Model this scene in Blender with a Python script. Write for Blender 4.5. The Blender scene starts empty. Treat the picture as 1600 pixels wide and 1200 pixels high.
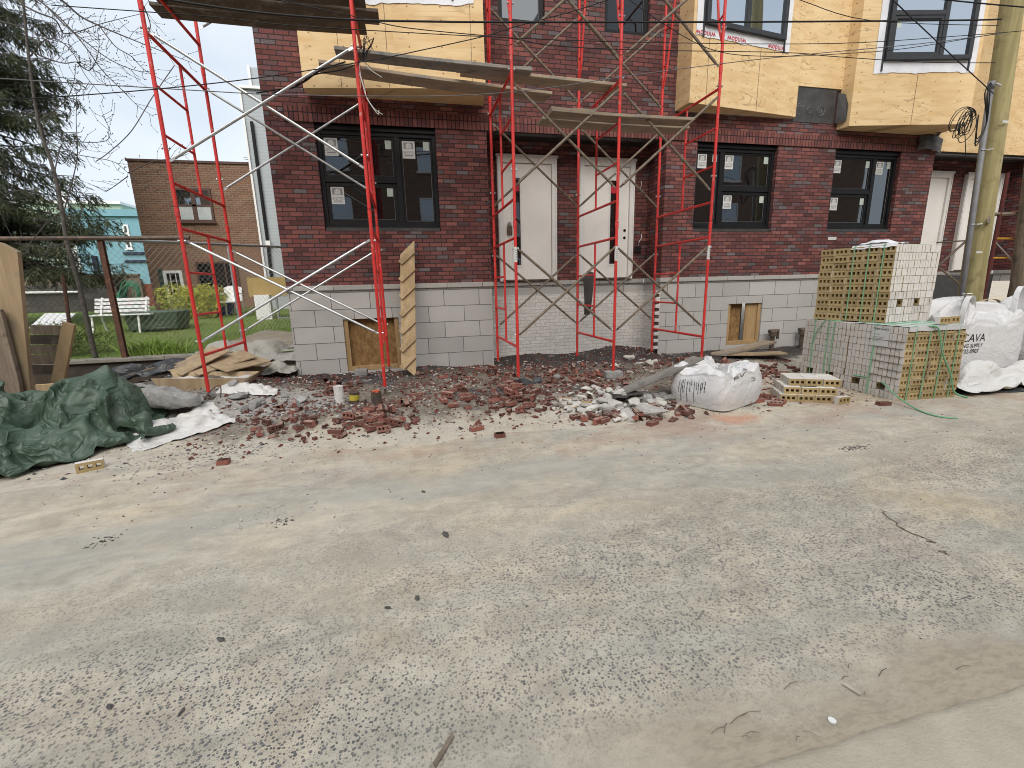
import bpy, bmesh, math, random
from mathutils import Vector, Matrix, noise
random.seed(7)
R = math.radians
SC = bpy.context.scene
COL = SC.collection
# ------------------------------------------------------------------ camera
EYE = Vector((0, 0, 1.42))
FPX = 697.126
CR = Vector((0.9741908, -0.22435825, -0.02481267))     # image right, in world (x along the facade, y into it, z up)
CD = Vector((-0.07182621, -0.20389932, -0.97635345))   # image down
CF = Vector((0.21399366, 0.95293675, -0.21475165))     # view direction
cam_d = bpy.data.cameras.new('camera'); cam = bpy.data.objects.new('camera', cam_d); COL.objects.link(cam)
cam_d.sensor_width = 36; cam_d.lens = FPX / 1600 * 36; cam_d.clip_end = 2000; cam_d.clip_start = 0.05
cam.matrix_world = Matrix(((CR.x, -CD.x, -CF.x, 0), (CR.y, -CD.y, -CF.y, 0), (CR.z, -CD.z, -CF.z, 1.42), (0, 0, 0, 1)))
SC.camera = cam

def ray(px, py):
    return CR * (px - 800) + CD * (py - 600) + CF * FPX
def at(px, py, y):
    "world point at depth y seen at photo pixel (survey of the place)"
    r = ray(px, py); return EYE + r * (y / r.y)
def onz(px, py, z):
    r = ray(px, py); return EYE + r * ((z - EYE.z) / r.z)
def sm(a, b, t):
    t = max(0., min(1., (t - a) / (b - a))); return t * t * (3 - 2 * t)
def nz(x, y, z=0., s=1.):
    return noise.noise(Vector((x * s, y * s, z)))
def fb(x, y, z=0., o=4):
    return noise.fractal(Vector((x, y, z)), 1.0, 2.0, o)

# ------------------------------------------------------------------ mesh builder
ORG = {}
class MB:
    def __init__(s): s.v = []; s.f = []; s.m = []
    def quad(s, a, b, c, d, m=0):
        i = len(s.v); s.v += [Vector(a), Vector(b), Vector(c), Vector(d)]; s.f.append((i, i+1, i+2, i+3)); s.m.append(m)
    def tri(s, a, b, c, m=0):
        i = len(s.v); s.v += [Vector(a), Vector(b), Vector(c)]; s.f.append((i, i+1, i+2)); s.m.append(m)
    def box(s, x0, x1, y0, y1, z0, z1, M=None, m=0):
        p = [Vector((x, y, z)) for z in (z0, z1) for y in (y0, y1) for x in (x0, x1)]
        if M is not None: p = [M @ q for q in p]
        i = len(s.v); s.v += p
        for f in ((0,2,3,1),(4,5,7,6),(0,1,5,4),(2,6,7,3),(0,4,6,2),(1,3,7,5)):
            s.f.append(tuple(i+k for k in f)); s.m.append(m)
        return s
    def bar(s, a, b, w, h, up=(0,0,1), m=0, off=0.):
        a = Vector(a); b = Vector(b); d = b - a; L = d.length; d.normalize()
        u = Vector(up); si = d.cross(u)
        if si.length < 1e-4: si = d.cross(Vector((0,1,0)))
        si.normalize(); u = si.cross(d)
        M = Matrix(((d.x, si.x, u.x, a.x), (d.y, si.y, u.y, a.y), (d.z, si.z, u.z, a.z), (0,0,0,1)))
        return s.box(0, L, -w/2, w/2, -h/2+off, h/2+off, M, m)
    def tube(s, pts, r, n=8, m=0, r1=None, cap=True):
        pts = [Vector(p) for p in pts]; k = len(pts); i0 = len(s.v); ref = None
        for j, p in enumerate(pts):
            d = (pts[min(j+1, k-1)] - pts[max(j-1, 0)])
            if d.length < 1e-9: d = Vector((0,0,1))
            d.normalize()
            if ref is None:
                ref = Vector((0,0,1)) if abs(d.z) < .9 else Vector((1,0,0))
            a = d.cross(ref)
            if a.length < 1e-5: a = d.orthogonal()
            a.normalize(); b = d.cross(a); ref = a.cross(d) if a.cross(d).length > .1 else ref
            rr = r if r1 is None else r + (r1 - r) * j / max(1, k-1)
            if isinstance(r, (list, tuple)): rr = r[j]
            for q in range(n):
                t = 2*math.pi*q/n
                s.v.append(p + (a*math.cos(t) + b*math.sin(t)) * rr)
        for j in range(k-1):
            for q in range(n):
                q2 = (q+1) % n; A = i0+j*n; B = A+n
                s.f.append((A+q, A+q2, B+q2, B+q)); s.m.append(m)
        if cap and n > 2:
            s.f.append(tuple(i0+q for q in reversed(range(n)))); s.m.append(m)
            s.f.append(tuple(i0+(k-1)*n+q for q in range(n))); s.m.append(m)
        return s
    def prism(s, poly, d, m=0):
        "solid between polygon poly (3D points) and poly + d"
        n = len(poly); i = len(s.v); d = Vector(d)
        s.v += [Vector(p) for p in poly] + [Vector(p)+d for p in poly]
        s.f.append(tuple(range(i, i+n))); s.m.append(m)
        s.f.append(tuple(range(i+2*n-1, i+n-1, -1))); s.m.append(m)
        for k in range(n):
            k2 = (k+1) % n
            s.f.append((i+k2, i+k, i+n+k, i+n+k2)); s.m.append(m)
        return s
    def grid(s, fn, nu, nv, m=0):
        i = len(s.v)
        for a in range(nu+1):
            for b in range(nv+1):
                s.v.append(Vector(fn(a/nu, b/nv)))
        for a in range(nu):
            for b in range(nv):
                k = i + a*(nv+1) + b
                s.f.append((k, k+nv+1, k+nv+2, k+1)); s.m.append(m)
        return s
    def blob(s, c, r, seed=0., rough=.25, n=1, m=0, sq=(1,1,1), M=None):
        bm = bmesh.new(); bmesh.ops.create_icosphere(bm, subdivisions=n, radius=1)
        i = len(s.v); c = Vector(c)
        for v in bm.verts:
            k = 1 + rough * noise.noise(v.co * 1.7 + Vector((seed, seed*.7, -seed)))* 2
            p = Vector((v.co.x*sq[0], v.co.y*sq[1], v.co.z*sq[2])) * r * k
            if M is not None: p = M @ p
            s.v.append(c + p)
        for f in bm.faces:
            s.f.append(tuple(i+v.index for v in f.verts)); s.m.append(m)
        bm.free(); return s
    def chunk(s, c, r, rnd, m=0):
        bm = bmesh.new()
        for k in range(13):
            v = Vector((rnd.gauss(0, 1), rnd.gauss(0, 1), rnd.gauss(0, 1))).normalized()*rnd.uniform(.7, 1.1); bm.verts.new((v.x*r*1.35, v.y*r, v.z*r*.65))
        h = bmesh.ops.convex_hull(bm, input=bm.verts[:]); bmesh.ops.delete(bm, geom=[g for g in h['geom_interior'] if isinstance(g, bmesh.types.BMVert)], context='VERTS')
        bmesh.ops.bevel(bm, geom=bm.edges[:], offset=r*.07, segments=1, affect='EDGES')
        i = len(s.v); bm.verts.index_update()
        for v in bm.verts: s.v.append(Vector(c)+v.co)
        for f in bm.faces: s.f.append(tuple(i+v.index for v in f.verts)); s.m.append(m)
        bm.free(); return s
    def mesh(s, name, mats, org=(0,0,0), smooth=False, fix=True):
        me = bpy.data.meshes.new(name); o = Vector(org)
        me.from_pydata([tuple(p - o) for p in s.v], [], s.f)
        for mt in (mats if isinstance(mats, (list, tuple)) else [mats]): me.materials.append(mt)
        me.polygons.foreach_set('material_index', s.m)
        if fix:
            bm = bmesh.new(); bm.from_mesh(me)
            bmesh.ops.recalc_face_normals(bm, faces=bm.faces[:]); bm.to_mesh(me); bm.free()
        if smooth: me.polygons.foreach_set('use_smooth', [True]*len(me.polygons))
        me.update(); return me
    def build(s, name, mats, parent=None, org=None, smooth=False, label=None, cat=None, group=None, kind=None, fix=True, bevel=0.):
        if org is None: org = ORG.get(parent.name, (0,0,0)) if parent else (0,0,0)
        ob = bpy.data.objects.new(name, s.mesh(name, mats, org, smooth, fix)); COL.objects.link(ob)
        if parent: ob.parent = parent
        else: ob.location = Vector(org)
        ORG[ob.name] = Vector(org)
        if bevel:
            md = ob.modifiers.new('bevel', 'BEVEL'); md.width = bevel; md.segments = 2; md.limit_method = 'ANGLE'
        if not parent or label: tag(ob, label, cat, group, kind)
        elif kind: ob['kind'] = kind
        return ob
def tag(o, label=None, cat=None, group=None, kind=None):
    for k, v in (('label', label), ('category', cat), ('group', group), ('kind', kind)):
        if v: o[k] = v
def thing(name, label, cat, loc=(0,0,0), group=None):
    o = bpy.data.objects.new(name, None); COL.objects.link(o); o.location = loc; o.empty_display_size = .1
    ORG[o.name] = Vector(loc); tag(o, label, cat, group); return o
def inst(me, name, M, parent=None, label=None, cat=None, group=None):
    ob = bpy.data.objects.new(name, me); COL.objects.link(ob)
    if parent: ob.parent = parent; M = Matrix.Translation(-ORG[parent.name]) @ M
    ob.matrix_local = M
    if not parent: ob.matrix_world = M
    tag(ob, label, cat, group); return ob
def dup(root, M=None, label=None, group=None):
    def cp(o, par):
        c = o.copy(); COL.objects.link(c)
        if par: c.parent = par
        ORG[c.name] = ORG.get(o.name, Vector())
        for ch in list(o.children): cp(ch, c)
        return c
    c = cp(root, None)
    if M is not None: c.matrix_world = M @ root.matrix_basis
    if label: c['label'] = label
    if group: c['group'] = group
    return c
def text(name, body, size, M, mt, parent=None, ext=.0006, align='CENTER', sx=1., shear=0.):
    cu = bpy.data.curves.new('t', 'FONT'); cu.body = body; cu.size = size; cu.extrude = ext; cu.align_x = align; cu.shear = shear
    cu.resolution_u = 3
    ob = bpy.data.objects.new('t', cu); COL.objects.link(ob)
    dg = bpy.context.evaluated_depsgraph_get(); me = bpy.data.meshes.new_from_object(ob.evaluated_get(dg))
    bpy.data.objects.remove(ob); bpy.data.curves.remove(cu)
    me.materials.clear(); me.materials.append(mt)
    if sx != 1.: me.transform(Matrix.Diagonal((sx, 1, 1, 1)))
    return me

# ------------------------------------------------------------------ materials
class NT:
    def __init__(s, name):
        s.mat = bpy.data.materials.new(name); s.mat.use_nodes = True; s.t = s.mat.node_tree; s.n = s.t.nodes; s.l = s.t.links
        s.b = s.n['Principled BSDF']
    def new(s, ty, **kw):
        nd = s.n.new(ty)
        for k, v in kw.items():
            if k.startswith('_'): nd.inputs[k[1:]].default_value = v
            else: setattr(nd, k, v)
        return nd
    def put(s, sock, v):
        if v is None: return
        if isinstance(v, bpy.types.NodeSocket): s.l.new(v, sock)
        elif isinstance(v, (tuple, list)) and len(v) == 3 and sock.type == 'RGBA': sock.default_value = (*v, 1)
        else: sock.default_value = v
    def math(s, op, a, b=None, c=None, clamp=False):
        nd = s.n.new('ShaderNodeMath'); nd.operation = op; nd.use_clamp = clamp
        s.put(nd.inputs[0], a); s.put(nd.inputs[1], b); s.put(nd.inputs[2], c); return nd.outputs[0]
    def mix(s, f, a, b, mode='MIX'):
        nd = s.n.new('ShaderNodeMix'); nd.data_type = 'RGBA'; nd.blend_type = mode; nd.clamp_factor = True
        s.put(nd.inputs[0], f); s.put(nd.inputs[6], a); s.put(nd.inputs[7], b); return nd.outputs[2]
    def ramp(s, f, stops, interp='LINEAR'):
        nd = s.n.new('ShaderNodeValToRGB'); cr = nd.color_ramp; cr.interpolation = interp
        while len(cr.elements) < len(stops): cr.elements.new(.5)
        for e, (p, c) in zip(cr.elements, stops):
            e.position = p; e.color = (*c, 1) if isinstance(c, (tuple, list)) else (c, c, c, 1)
        s.l.new(f, nd.inputs[0]); return nd.outputs[0]
    def smooth(s, f, a, b, lo=0., hi=1.):
        nd = s.n.new('ShaderNodeMapRange'); nd.interpolation_type = 'SMOOTHSTEP'
        s.put(nd.inputs[0], f); nd.inputs[1].default_value = a; nd.inputs[2].default_value = b
        nd.inputs[3].default_value = lo; nd.inputs[4].default_value = hi; return nd.outputs[0]
    def pos(s): return s.n.new('ShaderNodeNewGeometry').outputs['Position']
    def obj(s): return s.n.new('ShaderNodeTexCoord').outputs['Object']
    def sep(s, v):
        nd = s.n.new('ShaderNodeSeparateXYZ'); s.l.new(v, nd.inputs[0]); return nd.outputs
    def comb(s, x, y, z):
        nd = s.n.new('ShaderNodeCombineXYZ')
        for i, v in enumerate((x, y, z)): s.put(nd.inputs[i], v)
        return nd.outputs[0]
    def scale(s, v, k):
        nd = s.n.new('ShaderNodeMapping'); s.l.new(v, nd.inputs[0]); nd.inputs[3].default_value = k if isinstance(k, (tuple, list)) else (k, k, k); return nd.outputs[0]
    def noise(s, v, sc, det=4., rough=.55, dist=0., out='Fac'):
        nd = s.n.new('ShaderNodeTexNoise'); s.put(nd.inputs['Vector'], v); nd.inputs['Scale'].default_value = sc
        nd.inputs['Detail'].default_value = det; nd.inputs['Roughness'].default_value = rough; nd.inputs['Distortion'].default_value = dist
        return nd.outputs[out]
    def voro(s, v, sc, feat='F1', out='Distance', rnd=1.):
        nd = s.n.new('ShaderNodeTexVoronoi'); nd.feature = feat; s.put(nd.inputs['Vector'], v); nd.inputs['Scale'].default_value = sc
        nd.inputs['Randomness'].default_value = rnd; return nd.outputs[out]
    def white(s, v):
        nd = s.n.new('ShaderNodeTexWhiteNoise'); nd.noise_dimensions = '3D'; s.put(nd.inputs['Vector'], v); return nd.outputs
    def rnd(s): return s.n.new('ShaderNodeObjectInfo').outputs['Random']
    def bump(s, h, st, dist=.01):
        nd = s.n.new('ShaderNodeBump'); s.l.new(h, nd.inputs['Height']); nd.inputs['Strength'].default_value = st; nd.inputs['Distance'].default_value = dist
        s.l.new(nd.outputs[0], s.b.inputs['Normal']); return nd
    def out(s, col=None, rough=None, metal=None, spec=None):
        s.put(s.b.inputs['Base Color'], col); s.put(s.b.inputs['Roughness'], rough); s.put(s.b.inputs['Metallic'], metal)
        s.put(s.b.inputs['Specular IOR Level'], spec); return s.mat

def plain(name, c1, c2=None, sc=6., rough=.7, bump=0., bsc=40., metal=0., spec=.3, var=0., speck=None, det=5., st=(1,1,1), dust=None):
    t = NT(name); v = t.scale(t.obj(), st); c2 = c2 or tuple(k*.75 for k in c1)
    f = t.smooth(t.noise(v, sc, det, .6), .3, .7)
    col = t.mix(f, c1, c2)
    if speck:
        f2 = t.smooth(t.noise(v, speck[1], 3., .6), speck[2], speck[2]+.06)
        col = t.mix(f2, col, speck[0])
    if var:
        r = t.math('MULTIPLY_ADD', t.rnd(), 2*var, 1-var)
        col = t.mix(1., col, t.comb(r, r, r), 'MULTIPLY')
    if dust:
        nzv = t.sep(t.n.new('ShaderNodeNewGeometry').outputs['Normal'])[2]
        f = t.math('MULTIPLY', t.smooth(nzv, .1, .95, .15, 1.), t.smooth(t.noise(t.pos(), 13., 5., .7), .36, .62, .1, .85)); col = t.mix(f, col, dust)
    if bump: t.bump(t.noise(v, bsc, 4., .6), bump, .01)
    return t.out(col, rough, metal, spec)

def brickmat(name, L, H, cols, mortar, mw=.010, axis='xz', bump=.5, wear=None, rough=.85, bond=.5, patch=None, stain=None, gs=1., vb=0.):
    "cols: colour ramp stops picked at random per brick"
    t = NT(name); p = t.sep(t.pos())
    u = t.math('ADD', p[0], p[1]); w = p[2]
    if axis == 'zx': u, w = w, u
    row = t.math('FLOOR', t.math('DIVIDE', w, H))
    off = t.math('MULTIPLY', t.math('MODULO', t.math('ABSOLUTE', row), 2.), bond)
    jit = t.math('MULTIPLY', t.white(t.comb(row, 3.3, 1.))[0], .12 if axis == 'xz' else 0.)
    uu = t.math('ADD', t.math('ADD', t.math('DIVIDE', u, L), off), jit)
    colm = t.math('FLOOR', uu)
    fu = t.math('FRACT', uu); fw = t.math('FRACT', t.math('DIVIDE', w, H))
    du = t.math('MULTIPLY', t.math('MINIMUM', fu, t.math('SUBTRACT', 1., fu)), L)
    dw = t.math('MULTIPLY', t.math('MINIMUM', fw, t.math('SUBTRACT', 1., fw)), H)
    d = t.math('MINIMUM', du, dw)
    wob = t.math('MULTIPLY', t.math('SUBTRACT', t.noise(t.pos(), 60., 3.), .5), .006)
    mask = t.smooth(t.math('ADD', d, wob), mw*.35, mw*.75)
    wn = t.white(t.comb(colm, row, 7.7))
    base = t.ramp(wn[0], cols)
    if vb:
        kv = t.math('MULTIPLY_ADD', t.white(t.comb(colm, row, 2.2))[0], vb, 1.02-vb*.45); base = t.mix(1., base, t.comb(kv, kv, kv), 'MULTIPLY')
    grain = t.noise(t.pos(), 45., 5., .7)
    base = t.mix(t.smooth(grain, .35, .75, 0., gs), base, t.mix(1., base, (.62, .6, .6), 'MULTIPLY'))
    big = t.noise(t.pos(), .9, 4., .6)
    base = t.mix(t.smooth(big, .4, .75, 0., .35), base, t.mix(1., base, (.7, .7, .72), 'MULTIPLY'))
    col = t.mix(mask, mortar, base)
    if wear:
        f = t.smooth(t.noise(t.scale(t.pos(), (2.2, 2.2, 9.)), 1.6, 6., .7), wear[1], wear[1]+.08)
        col = t.mix(f, col, wear[0])
    if stain:
        f = t.smooth(t.noise(t.scale(t.pos(), (7., 7., 3.)), 1.4, 6., .75), stain[1], stain[1]+.06)
        col = t.mix(f, col, stain[0])
    t.bump(t.math('ADD', mask, t.math('MULTIPLY', grain, .35)), bump, .008)
    return t.out(col, rough, 0., .25)

def woodmat(name, c1, c2, axis='x', rough=.75, dirt=None, var=.12, fine=34.):
    t = NT(name); st = {'x': (.06, 1, 1), 'y': (1, .06, 1), 'z': (1, 1, .06)}[axis]
    v = t.scale(t.obj(), st)
    g = t.noise(v, fine, 5., .65, .4); g2 = t.noise(v, 7., 3., .5, .8)
    col = t.mix(t.smooth(g, .35, .7), c1, c2)
    col = t.mix(t.smooth(g2, .42, .7, 0., .6), col, t.mix(1., c2, (.8, .78, .75), 'MULTIPLY'))
    if dirt:
        f = t.smooth(t.noise(t.obj(), 5., 6., .7), .5, .68); col = t.mix(f, col, dirt)
    r = t.math('MULTIPLY_ADD', t.rnd(), 2*var, 1-var); col = t.mix(1., col, t.comb(r, r, r), 'MULTIPLY')
    t.bump(g, .25, .004); return t.out(col, rough, 0., .25)

def plymat(name, c1, c2, cknot, along='xz'):
    t = NT(name); p = t.sep(t.pos()); u = t.math('ADD', p[0], t.math('MULTIPLY', p[1], .8))
    v = t.comb(u, p[2], t.math('MULTIPLY', t.math('FLOOR', t.math('DIVIDE', u, 1.22)), 3.7))
    vs = t.scale(v, (.55, 2.6, 1.))
    d = t.noise(vs, 1.1, 2., .5, 1.2)
    ring = t.math('ABSOLUTE', t.math('SUBTRACT', t.math('FRACT', t.math('MULTIPLY', d, 8.)), .5))
    line = t.smooth(ring, .10, .0)
    soft = t.noise(vs, 3., 4., .6, .3)
    col = t.mix(t.smooth(soft, .35, .7), c1, c2)
    col = t.mix(t.math('MULTIPLY', line, t.smooth(t.noise(v, 1.3, 2.), .36, .58, 0., .85)), col, tuple(k*.66 for k in c2))
    vk = t.voro(t.scale(v, (1., 2.1, 1.)), 3.4)
    kn = t.math('MULTIPLY', t.smooth(vk, .1, .045), t.smooth(t.noise(v, 2.1, 0.), .5, .56))
    col = t.mix(t.math('MULTIPLY', kn, .85), col, cknot)
    # nail rows every 0.4 m
    fu = t.math('MULTIPLY', t.math('SUBTRACT', t.math('FRACT', t.math('DIVIDE', u, .406)), .5), .406)
    fz = t.math('MULTIPLY', t.math('SUBTRACT', t.math('FRACT', t.math('DIVIDE', p[2], .17)), .5), .17)
    dd = t.math('SQRT', t.math('ADD', t.math('POWER', fu, 2.), t.math('POWER', fz, 2.)))
    col = t.mix(t.smooth(dd, .014, .007, 0., .8), col, tuple(k*.5 for k in cknot))
    stain = t.smooth(t.noise(t.pos(), .9, 5., .6), .5, .75, 0., .4)
    col = t.mix(stain, col, t.mix(1., c2, (.85, .76, .62), 'MULTIPLY'))
    t.bump(soft, .1, .003); return t.out(col, .7, 0., .25)

M = {}
RED = [(0., (.150, .053, .050)), (.22, (.205, .070, .060)), (.42, (.112, .048, .051)), (.6, (.175, .062, .056)), (.78, (.225, .088, .074)), (.88, (.125, .064, .066)), (.95, (.150, .122, .122)), (1., (.12, .10, .105))]
M['brick'] = brickmat('dark_red_brick', .2032, .0677, RED, (.036, .027, .026), .012, wear=((.42, .37, .35), .67), vb=.7)
M['soldier'] = brickmat('soldier_brick', .2032, .0677, RED[:5], (.022, .016, .016), .012, axis='zx', bond=0.)
M['lime'] = brickmat('limestone_block', .62, .2767, [(0., (.43, .42, .395)), (.5, (.49, .475, .45)), (1., (.40, .39, .37))], (.10, .095, .09), .009, bump=.25, rough=.9, stain=((.24, .225, .205), .66), gs=.30)
M['cap'] = brickmat('limestone_cap', .62, 3., [(0., (.43, .42, .39)), (1., (.38, .37, .345))], (.12, .11, .1), .008, bump=.2, rough=.9, stain=((.22, .2, .18), .62), gs=.35)
M['whitebrick'] = brickmat('white_painted_brick', .2032, .0677, [(0., (.76, .735, .69)), (.5, (.80, .78, .745)), (1., (.71, .69, .65))], (.42, .40, .37), .007, bump=.4, rough=.7, stain=((.05, .045, .04), .725))
M['membrane'] = plain('black_membrane', (.035, .033, .032), (.06, .057, .055), 5., .45, .3, 9., spec=.4)
M['blackframe'] = plain('black_window_frame', (.008, .008, .009), (.012, .012, .013), 9., .5, 0., spec=.2)
M['greyframe'] = plain('charcoal_window_frame', (.030, .033, .038), (.038, .041, .046), 9., .5, spec=.25)
M['ply'] = plymat('plywood', (.69, .515, .29), (.61, .42, .21), (.22, .11, .045))
M['plyo'] = plymat('orange_plywood', (.60, .39, .16), (.50, .31, .115), (.15, .07, .03))
M['wrap'] = plain('white_flashing', (.72, .73, .76), (.62, .63, .67), 5., .5, .5, 14.)
M['redprint'] = plain('red_print', (.55, .03, .05), None, rough=.6)
M['greyprint'] = plain('grey_print', (.25, .25, .25), None, rough=.6)
M['blackprint'] = plain('black_print', (.015, .015, .016), None, rough=.6)
M['paper'] = plain('paper_sticker', (.62, .62, .60), (.56, .56, .54), 3., .7)
M['papergreen'] = plain('pale_sticker', (.50, .56, .50), None, 3., .7)
M['doorwhite'] = plain('door_white', (.80, .77, .73), (.75, .72, .68), 2., .5, .1, 90., speck=((.25, .22, .2), 40., .72))
M['trimwhite'] = plain('trim_white', (.74, .73, .70), (.68, .665, .64), 4., .5, speck=((.3, .28, .26), 25., .7))
M['osb'] = plain('strand_board', (.16, .085, .032), (.30, .18, .075), 26., .8, .3, 40., st=(1., 1., .5))
M['lumber'] = woodmat('framing_lumber', (.42, .29, .15), (.33, .21, .10), 'z')
def glass(name, tint, refl):
    t = NT(name); t.n.remove(t.b)
    d = t.new('ShaderNodeBsdfDiffuse'); d.inputs[0].default_value = (*tint, 1)
    g = t.new('ShaderNodeBsdfGlossy'); g.inputs['Roughness'].default_value = .015; g.inputs[0].default_value = (.86, .93, 1., 1)
    fr = t.new('ShaderNodeFresnel'); fr.inputs[0].default_value = 1.5
    fac = t.math('ADD', fr.outputs[0], refl, clamp=True)
    mx = t.new('ShaderNodeMixShader'); t.l.new(fac, mx.inputs[0]); t.l.new(d.outputs[0], mx.inputs[1]); t.l.new(g.outputs[0], mx.inputs[2])
    bn = t.new('ShaderNodeBump'); bn.inputs['Strength'].default_value = .015; bn.inputs['Distance'].default_value = .05
    t.l.new(t.noise(t.pos(), 1.6, 1.), bn.inputs['Height']); t.l.new(bn.outputs[0], g.inputs['Normal'])
    t.l.new(mx.outputs[0], t.n['Material Output'].inputs[0]); return t.mat
M['glass'] = glass('dark_glass', (.006, .006, .007), .10)
M['upglass'] = glass('dark_upper_glass', (.006, .006, .007), .015)  # same tint as the dark glass, with less mirror reflection
M['skyglass'] = glass('sky_glass', (.02, .025, .03), .5)
def redpaint():
    t = NT('red_scaffold_paint'); n = t.noise(t.pos(), 30., 5., .7)
    col = t.mix(t.smooth(t.noise(t.pos(), 3., 3.), .35, .7), (.62, .030, .024), (.50, .022, .02))
    col = t.mix(t.smooth(n, .57, .65, 0., .85), col, (.17, .08, .06))
    col = t.mix(t.smooth(t.noise(t.pos(), 11., 6., .7), .56, .72, 0., .6), col, (.55, .36, .32))
    return t.out(col, t.smooth(n, .3, .7, .35, .6), 0., .45)
M['red'] = redpaint()
M['zinc'] = plain('galvanised_steel', (.52, .53, .54), (.40, .41, .42), 12., .38, metal=.75, speck=((.25, .2, .16), 25., .68))
M['brownsteel'] = plain('weathered_brace', (.13, .10, .072), (.21, .17, .13), 16., .65, .2, 60., metal=.15, speck=((.08, .045, .03), 18., .6))
M['steel'] = plain('dark_steel', (.07, .06, .055), (.16, .11, .08), 14., .6, .2, metal=.3)
M['plank'] = woodmat('scaffold_plank', (.36, .29, .215), (.27, .205, .145), 'x', dirt=(.20, .18, .16))
M['plankgrey'] = woodmat('grey_plank', (.27, .25, .225), (.19, .175, .155), 'x', dirt=(.13, .125, .12))
M['plankdark'] = woodmat('dark_plank', (.11, .085, .065), (.075, .06, .05), 'x', dirt=(.16, .14, .12))
M['plyboard'] = woodmat('tan_board', (.43, .325, .205), (.34, .25, .15), 'z', dirt=(.27, .215, .16), fine=18.)
M['stringer'] = woodmat('stringer_board', (.46, .34, .20), (.37, .26, .145), 'z', dirt=(.30, .22, .14))
M['oldwood'] = woodmat('weathered_wood', (.25, .20, .15), (.16, .125, .095), 'z', dirt=(.10, .08, .065))
M['greenpole'] = woodmat('treated_pole', (.34, .29, .145), (.25, .215, .10), 'z', dirt=(.205, .17, .085), fine=12.)
M['rust'] = plain('rusty_steel', (.12, .055, .035), (.07, .04, .03), 14., .85, .4, 60., speck=((.18, .09, .05), 20., .6))
M['wire'] = plain('black_cable', (.012, .012, .013), None, 3., .55)
M['wiregrey'] = plain('grey_cable', (.16, .16, .17), None, 3., .6)
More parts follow.
